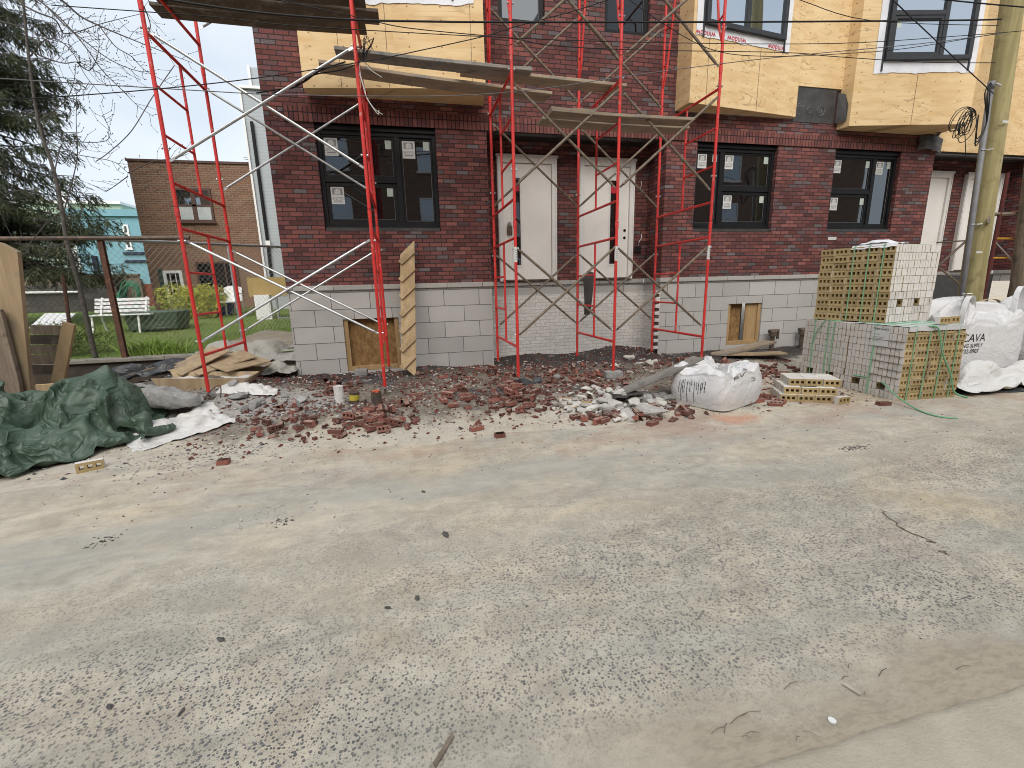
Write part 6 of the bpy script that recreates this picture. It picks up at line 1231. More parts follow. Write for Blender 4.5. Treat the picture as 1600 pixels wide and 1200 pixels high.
# lower right cube: hole face along the street (front), headers on its left
yaw = -.07; bx, by = 6.04, 4.32; Wd, Ld, Hh = .884, .80, .94
o1 = thing('brick_cube', 'lower strapped cube of cream bricks, hole side to the street, white note on its left', 'brick cube', (bx, by, ZSTREET), GP)
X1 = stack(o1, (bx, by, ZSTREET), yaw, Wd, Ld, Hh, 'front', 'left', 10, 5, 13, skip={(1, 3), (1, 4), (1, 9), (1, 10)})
for u in (.12, .33, .55, .76): strap(o1, X1, [(u, -.008, 0), (u, -.008, Hh+.008), (u, Ld, Hh+.008)])
strap(o1, X1, [(-.008, .42, 0), (-.008, .42, Hh+.01), (Wd, .42, Hh+.01)], .02)
m = MB(); m.grid(lambda u, v: X1 @ Vector((Wd*u, -.012-.002*nz(u*9, v*3), Hh+.006-.055*v*(1+.3*nz(u*8, 1)))), 12, 2); m.grid(lambda u, v: X1 @ Vector((Wd*u, -.012+(Ld)*v, Hh+.007+.008*nz(u*7, v*7))), 10, 10); m.build('cover_sheet', M['plastic'], o1, smooth=True)
q = MB(); q.box(-.012, -.009, .22, .46, Hh-.27, Hh-.01, X1); nt = q.build('note', M['paper'], o1)
XN = lambda y_, z_: X1 @ Matrix.Translation((-.0135, y_, z_)) @ Matrix(((0, 0, -1, 0), (-1, 0, 0, 0), (0, 1, 0, 0), (0, 0, 0, 1)))
me = text('t', 'Glen-Gery', .05, None, M['blackprint'], align='LEFT'); inst(me, 'lettering', XN(.445, Hh-.058), o1)
q = MB()
for z, l_ in ((.115, .09), (.15, .15), (.168, .13), (.186, .16), (.204, .10)): q.box(-.0135, -.0125, .44-l_, .44, Hh-z-.006, Hh-z, X1)
q.build('lettering', M['greyprint'], o1)
for j in (3, 4, 5, 6, 7, 8): MB().bar(X1 @ Vector((-.006, .02, (j)*.094)), X1 @ Vector((-.006, .30+.2*random.random(), (j)*.094+.004)), .012, .010).build('spacer_strip', M['oldwood'], o1)
m = MB(); m.grid(lambda u, v: X1 @ Vector((.36+.03*u+.015*nz(v*3, 2), -.022-.008*math.sin(u*3), .62-.36*v)), 3, 8); m.tube([X1 @ Vector((.37, -.02, .62)), X1 @ Vector((.41, -.03, .66)), X1 @ Vector((.45, -.02, .63)), X1 @ Vector((.45, -.02, .56))], .006, 5)
m.build('paper_strip', M['plyboard'], o1, smooth=True)
# lower left cube behind it
b2 = X1 @ Vector((0, Ld+.012, 0))
o2 = thing('brick_cube', 'lower strapped cube of cream bricks at the back left, showing only brick ends', 'brick cube', b2, GP)
X2 = stack(o2, b2, yaw, Wd, Ld, Hh, 'front', 'left', 10, 5, 13, skip={(1, 3), (1, 4), (1, 9), (1, 10)})
for v in (.25, .34, .6): strap(o2, X2, [(-.008, v, 0), (-.012, v+.01, Hh*.5), (-.008, v, Hh+.01), (Wd, v, Hh+.01)], .016)
strap(o2, X2, [(-.012, .62, Hh*.55), (-.02, .55, Hh*.8), (-.01, .42, Hh+.012), (.2, .4, Hh+.012)], .014)
# upper cube: turned, hole face to the left
zb = ZSTREET+Hh+.012
yaw3 = .162; Wu, Lu_, Hu = 1.02, .98, 1.03
c3 = (6.30, 4.81, zb)
u_ = Vector((math.cos(yaw3), math.sin(yaw3), 0)); v_ = Vector((-math.sin(yaw3), math.cos(yaw3), 0))
# its front axis runs from the far left corner to the near corner, so that the hole side looks left along the street
fl = Vector(c3) + v_*Lu_
o3 = thing('brick_cube', 'upper strapped cube of cream bricks resting on the two lower cubes, hole side facing left', 'brick cube', c3, GP)
X3 = stack(o3, fl, yaw3-math.pi/2, Lu_, Wu, Hu, 'front', 'right', 10, 5, 16, skip={(2, 3), (2, 4), (2, 9), (2, 10)})
for u in (.47, .66, .84): strap(o3, X3, [(u, -.01, 0), (u, -.01, Hu+.01), (u, Wu, Hu+.01)], .017)
m = MB(); m.grid(lambda u, v: X3 @ Vector((.42+.56*u, .02+.25*v, Hu+.015+.07*math.sin(math.pi*min(1, u*1.1))*(.4+.6*math.sin(math.pi*v))+.02*nz(u*5, v*4))), 14, 8)
m.grid(lambda u, v: X3 @ Vector((.42+.56*u, .02-.034*v, Hu+.02-.05*v*(1+.4*nz(u*6, 2)))), 14, 3); m.build('cover_sheet', M['wrap'], o3, smooth=True)
# single bricks beside and on the cubes
def setbrick(me, p, yaw_, roll=0., label='', grp=None, tilt=0., name='brick', cat='brick', k=1.):
    Mx = Matrix.Translation(p) @ Matrix.Rotation(yaw_, 4, 'Z') @ Matrix.Rotation(roll, 4, 'X') @ Matrix.Rotation(tilt, 4, 'Y') @ Matrix.Scale(k, 4)
    return inst(me, name, Mx, None, label, cat, grp)
GL = 'loose cream bricks stacked in front of the brick cubes'
LB = 'loose cream brick in the low stepped stack before the brick cubes'
lx, ly = 4.78, 4.74; ya = -.50
ca, sa = math.cos(ya), math.sin(ya)
for (row, cols, back, dx) in ((0, 3, 8, 0.), (1, 3, 8, .05), (2, 3, 8, .12)):
    for i in range(cols):
        for k in range(back):
            if 1 <= k < back-1 and i not in (cols-1, 0) and row < 2: continue
            if row == 2 and k < 1: continue
            x = dx + i*.198 + random.uniform(-.006, .006); y = k*.060+.035*row
            p = Vector((lx+ca*x-sa*y, ly+sa*x+ca*y, ZSTREET+.047+row*.0935))
            setbrick(tanme, p, ya+random.uniform(-.02, .02), 0, LB, GL)
for (px, py, yw, rl, lb) in ((1287, 621, .1, 1.57, 'cream brick lying flat at the foot of the low stack, left one'), (1316, 627, .05, 0, 'cream brick on edge at the front foot of the low stack'), (1262, 612, .7, 1.3, 'broken cream brick leaning at the left foot of the low stack')):
    p = onz(px, py, ZSTREET+.03); setbrick(tanme, (p.x, p.y, ZSTREET+(.030 if rl > 1.4 else .047)), yw, rl, lb)
for (uu, vv, yw, lb) in ((.62, .30, .2, 'single cream brick on top of the lower cube, left of its neighbour'), (.80, .34, .1, 'cream brick end lying on the right of the lower cube top')):
    p = X1 @ Vector((uu, vv-.2, Hh+.05+.012)); setbrick(tanme, p, yaw+yw-.1, 0, lb)
p = onz(141, 727, ZSTREET+.05); setbrick(tanme, (p.x, p.y, ZSTREET+.047), .42, 0, 'single cream cored brick on edge at the hem of the green tarp')
# fallen strap curling onto the street
q0 = X1 @ Vector((-.03, .62, .22))
MB().tube(spline([q0, onz(1372, 594, 0.06), onz(1400, 618, -.05), onz(1430, 638, -.13), onz(1462, 650, -.142), onz(1496, 654, -.142)], 8), .011, 4).build('loose_strap', M['strap'], None, q0, True, 'pale green strap fallen from the brick cubes onto the street', 'strap')
MB().tube(spline([X1 @ Vector((.28, -.012, Hh+.01)), X1 @ Vector((.40, -.035, Hh-.03)), X1 @ Vector((.52, -.04, .6)), X1 @ Vector((.70, -.05, .3)), X1 @ Vector((.80, -.05, .08)), X1 @ Vector((.95, -.1, .01))], 8), .012, 4).build('loose_strap', M['strap'], None, X1 @ Vector((.28, -.02, Hh)), True, 'green strap hanging loose across the hole side of the lower cube', 'strap')

# ------------------------------------------------------------------ loose red bricks, rubble
random.seed(77)
def lay(me, px, py, rx, ry, n, label, grp, whole=.5, pile=0., var=None, name='brick', cat='brick', k=(.66, .86)):
    for i in range(n):
        a = random.uniform(0, 2*math.pi); r = math.sqrt(random.random())
        if pile: r = r**1.3
        p = on(px+rx*r*math.cos(a), py+ry*r*math.sin(a))
        w_ = random.random() < whole
        mm = me if w_ else random.choice(var)
        roll = random.choice((0, math.pi/2, math.pi/2)) + random.gauss(0, .16)
        z = p.z + (.030 if abs(math.sin(roll)) > .7 else .044) - .008 + pile*(1-r)*random.random()
        if not w_: z -= .016
        setbrick(mm, (p.x, p.y, z), random.uniform(0, 6.28), roll, label, grp, random.gauss(0, .2 if pile else .1), name, cat, random.uniform(*k))
A = 'loose red bricks in the rubble'
lay(redme, 592, 658, 36, 20, 34, 'red cored brick in the front heap at the foot of the stepped board', 'red bricks heaped in front of the stepped board', .6, .09, redv)
lay(redme, 470, 660, 85, 32, 26, 'broken red brick scattered left of the cut pipes', 'red bricks scattered left of the cut pipes', .15, 0, redv)
lay(redme, 510, 603, 40, 14, 14, 'broken red brick below the boarded basement opening', 'red bricks below the basement opening', .3, .03, redv)
lay(redme, 712, 622, 26, 22, 15, 'red cored brick in the small group right of the stepped board', 'red bricks right of the stepped board', .6, .06, redv)
lay(redme, 640, 622, 18, 16, 9, 'red brick by the foot of the front screw jack', 'red bricks by the screw jack', .3, .03, redv)
lay(redme, 800, 622, 42, 24, 32, 'red cored brick in the heap below the third scaffold frame', 'red bricks heaped below the third scaffold frame', .55, .10, redv)
lay(redme, 760, 583, 110, 12, 40, 'broken red brick along the foot of the stone base', 'red bricks along the stone base', .15, .02, redv)
lay(redme, 920, 590, 75, 20, 46, 'broken red brick in the spread below the white doors', 'red bricks spread below the white doors', .2, .03, redv)
lay(redme, 1010, 652, 110, 12, 26, 'red cored brick in the front row before the white rubble', 'red bricks before the white rubble', .7, .04, redv)
lay(redme, 1215, 577, 70, 14, 26, 'broken red brick between the bulk bag and the brick cubes', 'red bricks between the bag and the cubes', .2, .02, redv)
lay(redme, 1195, 628, 34, 8, 7, 'whole red cored brick beside the front bulk bag', 'red bricks beside the front bulk bag', .9, 0, redv)
lay(redme, 1080, 566, 60, 7, 14, 'broken red brick behind the front bulk bag', 'red bricks behind the bulk bag', .2, .03, redv)
lay(tanme, 900, 632, 42, 18, 16, 'broken cream brick in the pale rubble', 'cream bricks in the pale rubble', .3, .05, tanv)
for (px, py, yw, rl, lb) in ((745, 672, .35, 1.57, 'single red cored brick lying alone on the street below the heap'), (780, 683, .1, 1.57, 'small red brick piece alone on the street'), (348, 725, -.05, 1.57, 'red half brick alone near the white sheet'), (1380, 633, -.15, 1.5, 'single red brick at the foot of the brick cubes'), (935, 662, .5, .2, 'red brick standing tilted at the front edge of the rubble')):
    p = on(px, py); setbrick(redme if px not in (780, 348) else redv[0], (p.x, p.y, p.z+(.023 if rl > 1 else .036)), yw, rl, lb, k=.78)
def lumps(px, py, rx, ry, n, mt, label, grp, s=(.03, .09), name='rubble_chunk', cat='rubble', rough=.35, pile=0.):
    for i in range(n):
        a = random.uniform(0, 6.28); r = math.sqrt(random.random()); p = on(px+rx*r*math.cos(a), py+ry*r*math.sin(a)); s_ = random.uniform(*s)
        m = MB(); m.chunk((0, 0, 0), s_, random)
        ob = m.build(name, M[mt], None, (0, 0, 0), False, label, cat, grp); ob.location = (p.x, p.y, p.z+s_*.25+pile*(1-r)*random.random()); ob.rotation_euler = (random.gauss(0, .3), random.gauss(0, .3), random.uniform(0, 6.28))
lumps(955, 632, 85, 26, 95, 'whiterub', 'pale mortar lump in the white rubble below the middle frame', 'pale lumps below the middle frame', (.025, .09), pile=.13)
lumps(985, 645, 45, 8, 4, 'palerub', 'large flat pale slab piece in the white rubble', 'flat pale slab pieces in the white rubble', (.12, .17))
lumps(985, 572, 40, 12, 8, 'whiterub', 'pale lump behind the concrete block', 'pale lumps behind the concrete block', (.04, .12))
lumps(415, 630, 60, 18, 16, 'greyrub', 'grey concrete lump in the rubble at the left frame', 'grey lumps at the left frame', (.03, .10))
lumps(330, 590, 80, 16, 22, 'greyrub', 'grey rubble lump among the wooden troughs', 'grey lumps among the troughs', (.04, .12), pile=.10)
lumps(1010, 630, 40, 14, 8, 'greyrub', 'grey slab piece by the leaning board', 'grey pieces by the leaning board', (.05, .11), rough=.3)
lumps(835, 602, 14, 10, 3, 'charrub', 'black lump beside the third screw jack', 'black lumps beside the third screw jack', (.07, .11))
lumps(870, 592, 2, 2, 1, 'greyrub', 'pale grey block lying in the red brick spread', None, (.08, .081), rough=.1)
for (px, py, sx, lb) in ((965, 592, .13, 'grey concrete block under the scaffold leg'), (565, 588, .10, 'grey block near the boarded basement opening'), (905, 562, .17, 'grey block at the foot of the painted brick')):
    p = on(px, py); m = MB(); m.box(-sx, sx, -.075, .075, 0, .10); m.box(-sx+.01, sx-.01, -.07, .07, -.08, -.001)
    ob = m.build('concrete_block', M['greyrub'], None, (0, 0, 0), False, lb, 'concrete block', bevel=.008); ob.location = (p.x, p.y, p.z+.05 if px == 965 else p.z+.02); ob.rotation_euler.z = random.uniform(-.2, .3)
    if px == 965: ob.location = (XS[3]-.0, FY, .115-.105)
# the smaller broken brick that lies everywhere between, as one mass
def bed(name, n, regs, var, mats, k, seed):
    random.seed(seed); m = MB()
    for (px, py, rx, ry, w_) in regs:
        for i in range(int(n*w_)):
            a = random.uniform(0, 6.28); r = math.sqrt(random.random()); p = on(px+rx*r*math.cos(a), py+ry*r*math.sin(a)); me = random.choice(var); s_ = random.uniform(*k)
            X = Matrix.Translation(p+Vector((0, 0, .012))) @ Matrix.Rotation(random.uniform(0, 6.28), 4, 'Z') @ Matrix.Rotation(random.gauss(1.2, .6), 4, 'X') @ Matrix.Rotation(random.gauss(0, .4), 4, 'Y') @ Matrix.Scale(s_, 4)
            i0 = len(m.v); m.v += [X @ v.co for v in me.vertices]
            for pl in me.polygons: m.f.append(tuple(i0+q for q in pl.vertices)); m.m.append(pl.material_index)
    m.build(name, mats, None, (0, 0, 0), kind='stuff', fix=False)
M['rubblebed'] = plain('brick_rubble_bed', (.24, .088, .066), (.11, .045, .04), 5., .95, .4, 60., speck=((.34, .27, .23), 14., .6), dust=(.33, .25, .21)); M['rubbleface'] = plain('brick_rubble_face', (.20, .07, .055), (.12, .05, .048), 4., .95, .4, 60., speck=((.36, .30, .26), 12., .62), dust=(.34, .26, .22))
REGS = [(760, 585, 130, 18, .17), (915, 592, 90, 24, .22), (800, 622, 70, 28, .14), (600, 655, 60, 22, .10), (470, 655, 100, 38, .09), (520, 602, 50, 16, .06), (1000, 640, 120, 20, .10), (1080, 570, 70, 9, .05), (1220, 578, 70, 15, .07)]
bed('brick_rubble', 620, REGS, redv, [M['rubblebed'], M['rubbleface']], (.30, .72), 91)
# dust, chips and pebbles nobody could count
def scatter(name, mt, n, reg, s, flat=.5, seed=1, dens=None):
    random.seed(seed); m = MB(); tries = 0
    base = []
    bm = bmesh.new(); bmesh.ops.create_icosphere(bm, subdivisions=1, radius=1)
    vs_ = [v.co.copy() for v in bm.verts]; fs_ = [tuple(v.index for v in f.verts) for f in bm.faces]; bm.free()
    oct_v = [Vector(p) for p in ((1, 0, 0), (0, 1, 0), (-1, 0, 0), (0, -1, 0), (0, 0, 1), (0, 0, -1))]; oct_f = [(0, 1, 4), (1, 2, 4), (2, 3, 4), (3, 0, 4), (1, 0, 5), (2, 1, 5), (3, 2, 5), (0, 3, 5)]
    while n > 0 and tries < 400000:
        tries += 1
        x0, x1, y0, y1 = reg; x = random.uniform(x0, x1); y = random.uniform(y0, y1)
        if dens and random.random() > dens(x, y): continue
        n -= 1; z = gz(x, y); s_ = random.uniform(s[0], s[1])*random.random()**1.5 + s[0]
        a = random.uniform(0, 6.28); ca, sa = math.cos(a), math.sin(a); e = (random.uniform(.7, 1.7), random.uniform(.6, 1.), random.uniform(.35, .9)*flat*1.5)
        i = len(m.v)
        for v in oct_v:
            q = Vector((v.x*e[0]*random.uniform(.7, 1.2), v.y*e[1]*random.uniform(.7, 1.2), v.z*e[2]))*s_
            m.v.append(Vector((x+ca*q.x-sa*q.y, y+sa*q.x+ca*q.y, z+q.z+s_*.2)))
        for f in oct_f: m.f.append(tuple(i+k for k in f)); m.m.append(0)
    m.build(name, mt, None, (0, 0, 0), False, kind='stuff', fix=False)
M['pebble'] = plain('dark_pebble', (.07, .068, .066), (.13, .12, .11), 30., .8)
M['palechip'] = plain('pale_chip', (.52, .49, .45), (.40, .375, .34), 30., .9)
M['redchip'] = plain('red_chip', (.17, .055, .04), (.11, .04, .033), 20., .9)
site = lambda x, y: sm(4.3, 5.2, y)*(.35+.65*sm(-.1, .3, nz(x*1.3, y*1.3, 5)))
scatter('brick_chips', M['redchip'], 7000, (-2.4, 6.2, 4.2, 8.5), (.006, .036), .6, 2, site)
scatter('dark_chips', M['charrub'], 5200, (-4.5, 7., 4.2, 8.5), (.005, .026), .6, 3, site)
scatter('pale_chips', M['palechip'], 3600, (-4.5, 5.5, 4.2, 8.3), (.005, .028), .6, 4, site)
scatter('street_pebbles', M['pebble'], 900, (-4.5, 9., 1.0, 4.9), (.002, .010), .6, 5, lambda x, y: .15+.85*sm(2.2, 4.6, y))
scatter('street_chips', M['palechip'], 500, (-4.5, 9., 1.0, 4.9), (.002, .009), .5, 6, lambda x, y: .2+.8*sm(2.4, 4.6, y))
scatter('red_grit', M['redchip'], 420, (-3., 6., 2.0, 4.8), (.003, .010), .6, 8, lambda x, y: sm(2.6, 4.6, y))

def cluster(name, mt, px, py, rx, ry, n, s, seed):
    c_ = onz(px, py, ZSTREET); a = onz(px+rx, py, ZSTREET); b_ = onz(px, py-ry, ZSTREET); wx, wy = abs(a.x-c_.x)+.02, abs(b_.y-c_.y)+.02
    scatter(name, mt, n, (c_.x-wx*1.4, c_.x+wx*1.4, c_.y-wy*1.4, c_.y+wy*1.4), s, .5, seed, lambda x, y: math.exp(-2.2*(((x-c_.x)/wx)**2+((y-c_.y)/wy)**2)))
cluster('tar_crumbs', M['charrub'], 162, 846, 18, 6, 40, (.004, .010), 31)
cluster('tar_crumbs', M['charrub'], 438, 816, 16, 5, 36, (.004, .010), 32)
cluster('tar_crumbs', M['charrub'], 1335, 700, 30, 4, 90, (.004, .010), 34)
cluster('gravel', M['palechip'], 420, 805, 60, 14, 90, (.005, .018), 33)
cluster('gravel', M['greyrub'], 300, 715, 120, 26, 500, (.004, .014), 35)
cluster('gravel', M['greyrub'], 420, 690, 90, 24, 400, (.004, .016), 36)
# ------------------------------------------------------------------ cloth: tarps, sheets, bulk bags
def tarpmat(name, c1, c2, sheen=.4, dust=None, cre=.5):
    t = NT(name); v = t.obj()
    f = t.noise(v, 3., 5., .6); col = t.mix(t.smooth(f, .3, .7), c1, c2)
    fine = t.noise(v, 22., 5., .65, .8)
    col = t.mix(t.smooth(fine, .5, .8, 0., .2), col, tuple(k*1.35 for k in c1))
    if dust: col = t.mix(t.smooth(t.noise(v, 6., 5., .7), .52, .72, 0., .6), col, dust)
    vo = t.voro(v, 9., 'DISTANCE_TO_EDGE')
    ws = t.noise(t.scale(v, (1., 1., .6)), 7., 6., .62, 1.6)
    cr = t.math('SUBTRACT', 1., t.math('ABSOLUTE', t.math('MULTIPLY_ADD', t.noise(v, 3.6, 2., .5, 1.2), 5., -2.5))); cr = t.math('POWER', t.math('MAXIMUM', cr, 0.), 2.5)
    h = t.math('ADD', t.math('MULTIPLY', fine, .12), t.math('ADD', t.math('MULTIPLY', ws, .30), t.math('MULTIPLY', cr, .75)))
    t.bump(h, cre, .02); return t.out(col, sheen, 0., .4)
M['tarp'] = tarpmat('green_tarp', (.050, .085, .056), (.070, .108, .074), .42, (.115, .145, .12), .9)
M['darktarp'] = tarpmat('black_plastic', (.030, .031, .034), (.055, .056, .06), .35, (.16, .155, .15))
M['greytarp'] = tarpmat('grey_sheet', (.30, .285, .25), (.38, .36, .325), .5, (.25, .22, .17))
M['poly'] = tarpmat('white_woven_sheet', (.60, .585, .56), (.66, .65, .63), .55, (.50, .45, .39))
M['bag'] = tarpmat('white_bulk_bag', (.62, .61, .61), (.68, .68, .69), .5, (.52, .48, .44), .3)
def ridge(x, y, z=0.):
    s_ = 0.; a = 1.; f = 1.
    for k in range(4):
        n_ = 1-abs(noise.noise(Vector((x*f, y*f, z+k*3.1))))*2; s_ += a*n_*n_*(1 if n_ > 0 else 0); a *= .5; f *= 2.1
    return s_/1.6
def cloth(name, fn, nu, nv, mt, label, cat, org, group=None, thick=.004, sub=0):
    m = MB(); m.grid(fn, nu, nv)
    ob = m.build(name, M[mt], None, org, True, label, cat, group)
    md = ob.modifiers.new('thickness', 'SOLIDIFY'); md.thickness = thick; md.offset = 0
    return ob
def settled(name, src, c, scl, rot, mt, label, cat, group=None, base=None, hk=1., sub=2, fold=.02):
    "a sheet let fall and settled on what lies under it (the settled points are kept in CLOTH)"
    a, b_, lo, hi, d = CLOTH[src]; n = a*b_; co = []
    k = 0
    for ax in range(3):
        v = 0; row = []
        for q in range(n): v += d[k]; k += 1; row.append(lo[ax]+v/999*(hi[ax]-lo[ax]))
        co.append(row)
    ca, sa = math.cos(rot), math.sin(rot); m = MB()
    for q in range(n):
        x, y, z = co[0][q]*scl[0], co[1][q]*scl[1], co[2][q]*scl[2]
        X, Y = c[0]+ca*x-sa*y, c[1]+sa*x+ca*y
        m.v.append(Vector((X, Y, (gz(X, Y) if base is None else base(X, Y))+z*hk)))
    for i in range(a-1):
        for j in range(b_-1): m.f.append((i*b_+j, (i+1)*b_+j, (i+1)*b_+j+1, i*b_+j+1)); m.m.append(0)
    ob = m.build(name, M[mt], None, (c[0], c[1], 0), True, label, cat, group)
    md = ob.modifiers.new('smooth', 'SUBSURF'); md.levels = sub; md.render_levels = sub
    if fold:
        tx = bpy.data.textures.new('folds', 'MUSGRAVE'); tx.musgrave_type = 'RIDGED_MULTIFRACTAL'; tx.noise_scale = .30; tx.octaves = 3; tx.noise_intensity = 1.
        md = ob.modifiers.new('folds', 'DISPLACE'); md.texture = tx; md.strength = fold; md.mid_level = .5
    md = ob.modifiers.new('thickness', 'SOLIDIFY'); md.thickness = .003; md.offset = 0
    return ob
settled('tarp', 'tarp', (-3.66, 5.28), (.92, 1.0, 1.12), .34, 'tarp', 'crumpled dark green tarp heaped at the left kerb of the works', 'tarp', fold=.022)
def flat_sheet(name, cx, cy, rx, ry, rot, amp, mt, label, cat, seed, base=None, n=70, hump=0.):
    ca, sa = math.cos(rot), math.sin(rot)
    def fn(u, v):
        a = 2*math.pi*u; r = v*(1+.22*nz(math.cos(a)*1.5, math.sin(a)*1.5, seed)+.12*nz(math.cos(a)*4, math.sin(a)*4, seed+3))
        X, Y = rx*r*math.cos(a), ry*r*math.sin(a); x = cx+ca*X-sa*Y; y = cy+sa*X+ca*Y
        k = ridge(x*2.6+.2*nz(x*3, y*3, seed), y*2.6, seed)-.25; k2 = ridge(x*7, y*7, seed+5)-.3
        b_ = gz(x, y) if base is None else base(x, y)
        return (x, y, b_+.012+max(0, (hump*sm(1, 0, v)+amp*k+amp*.3*k2)*sm(1.0, .8, v)))
    return cloth(name, fn, n*2, n//2, mt, label, cat, (cx, cy, 0))
settled('plastic_sheet', 'sheet', (-2.62, 5.52), (.46, .46, .55), .5, 'poly', 'crumpled white woven sheet spread out at the right end of the green tarp', 'plastic sheet')
settled('plastic_sheet', 'sheet', (-2.15, 6.45), (.34, .24, .4), -.2, 'poly', 'torn white sheet caught in rubble behind the left scaffold leg', 'plastic sheet')
settled('plastic_sheet', 'sheet2', (8.35, 4.52), (.95, .50, 1.15), .03, 'poly', 'white sheet lying crumpled in front of the printed bulk bag', 'plastic sheet', base=lambda x, y: ZSTREET+.03)
flat_sheet('tarp', 8.2, 4.50, 1.1, .34, .0, .06, 'darktarp', 'black plastic under the white sheet at the right', 'tarp', 14.2)
YZ = lambda y: .40+.05*max(0, min(9, y-8.3))
settled('tarp', 'sheet2', (-2.75, 8.45), (.62, .62, .8), .12, 'greytarp', 'pale grey sheet draped over dirt at the left corner of the row', 'tarp', base=lambda x, y: .22+.18*sm(7.9, 8.6, y))
settled('tarp', 'sheet2', (-2.3, 7.9), (.30, .34, .7), -.1, 'greytarp', 'dirty grey sheet bunched against the stone corner', 'tarp', base=lambda x, y: .12)
settled('tarp', 'sheet2', (-3.55, 7.2), (.55, .30, .7), .40, 'darktarp', 'black plastic sheet bunched on the rubble by the low wall', 'tarp', base=lambda x, y: gz(x, y)+.06)

def bulkbag(o, cx, cy, w_, d_, h_, z0, yaw, seed, slump, mt='bag', open_top=False):
    ca, sa = math.cos(yaw), math.sin(yaw)
    def wrap(u, v):
        a = 2*math.pi*u; e = .36
        c_, s_ = math.cos(a), math.sin(a); X = abs(c_)**e*(1 if c_ > 0 else -1); Y = abs(s_)**e*(1 if s_ > 0 else -1)
        if v < .12: r = .90+.08*sm(0, .12, v); z = h_*.0+.06*h_*sm(0, .12, v)*.5
        elif v < .68: t_ = (v-.12)/.56; r = .98+.07*math.sin(math.pi*t_); z = h_*(.03+.75*t_)
        else: t_ = (v-.68)/.32; r = .98*(1-t_)**.55 + .02; z = h_*(.78+.22*math.sin(t_*math.pi/2)) - slump*sm(.25, 1., t_)
        k = ridge(X*1.4+seed, z*2.2+Y, seed)-.35; k2 = ridge(X*4+seed, Y*4+z*5, seed+2)-.35
        top = sm(.5, .75, v)
        r *= 1+.03*k+.012*k2+top*.05*k; z += top*(.26*k+.08*k2)*h_ + (0 if v < .1 else .012*k)
        x = w_/2*X*r; y = d_/2*Y*r
        return (cx+ca*x-sa*y, cy+sa*x+ca*y, z0+max(0., z))
    m = MB(); m.grid(wrap, 140, 70); return m.build('bag_body', M[mt], o, smooth=True)
BY_ = .42
o = thing('bulk_bag', 'slumped white bulk bag with a board lying on it, before the right scaffold frame', 'bulk bag', (3.95, 5.0, ZSTREET))
bulkbag(o, 3.88, 5.0, .98, .80, .54, ZSTREET+.005, BY_, 2.2, .14)
def lettering(o, txt, size, P, dx, up, mt='blackprint', sx=1., name='lettering', shear=0., outline=0.):
    dx = Vector(dx).normalized(); up = Vector(up); up = (up - dx*up.dot(dx)).normalized(); n_ = dx.cross(up)
    X = Matrix(((dx.x, up.x, n_.x, P[0]), (dx.y, up.y, n_.y, P[1]), (dx.z, up.z, n_.z, P[2]), (0, 0, 0, 1)))
    me = text('t', txt, size, None, M[mt], ext=.003, sx=sx, shear=shear, align='LEFT'); return inst(me, name, X, o)
def stamp(o, bag, txt, size, P, dx, up, sx=1., shear=0.):
    "lettering pressed on to the bag's cloth"
    ob = lettering(o, txt, size, P, dx, up, sx=sx, shear=shear)
    md = ob.modifiers.new('on_cloth', 'SHRINKWRAP'); md.target = bag; md.wrap_method = 'PROJECT'; md.use_negative_direction = True; md.use_positive_direction = True
    md.use_project_z = True; md.offset = .004; md.project_limit = .35
    return ob
bag1 = [c_ for c_ in o.children][0]
fx = Vector((math.cos(BY_), math.sin(BY_), 0)); fy = Vector((-math.sin(BY_), math.cos(BY_), 0)); bc = Vector((3.88, 5.0, ZSTREET))
stamp(o, bag1, '225-', .07, bc+fx*.06-fy*.44+Vector((0, 0, .33)), fx, (0, 0, 1))
stamp(o, bag1, 'CAVA', .075, bc+fx*-.20-fy*.42+Vector((0, 0, .42)), fx+Vector((0, 0, .45)), (-.3, .4, .8), shear=.2)
stamp(o, bag1, 'Bldg', .05, bc+fx*-.33-fy*.42+Vector((0, 0, .41)), fx+Vector((0, 0, .3)), (-.3, .4, .8))
M['stain'] = plain('black_drip', (.03, .028, .027), None, 5., .6)
random.seed(4)
for k in range(13):
    u = .22-.030*k+random.uniform(-.010, .010); z1 = .36+random.uniform(-.02, .02); z0 = z1-random.uniform(.08, .30)
    m = MB()
    for j in range(10):
        a = z0+(z1-z0)*j/10; b_ = z0+(z1-z0)*(j+1)/10; w_ = .002+.003*random.random(); q = u+.008*nz(a*14, k)
        P = lambda uu, zz: bc-fx*.52+fy*uu+Vector((0, 0, zz))
        m.quad(P(q-w_, a), P(q+w_, a), P(q+w_, b_), P(q-w_, b_))
    ob = m.build('drip_stain', M['stain'], o, org=(0, 0, 0)); ob.matrix_local = Matrix.Translation(-Vector(ORG[o.name])); md = ob.modifiers.new('on_cloth', 'SHRINKWRAP'); md.target = bag1; md.wrap_method = 'NEAREST_SURFACEPOINT'; md.wrap_mode = 'OUTSIDE_SURFACE'; md.offset = .004
o = thing('bulk_bag', 'full white bulk bag printed in black with lifting loops, at the right by the pole', 'bulk bag', (8.6, 4.95, ZSTREET), 'white bulk bags by the utility pole')
bulkbag(o, 8.15, 5.12, 1.5, .80, 1.10, ZSTREET, -.02, 6.3, .05)
bag2 = list(o.children)[0]
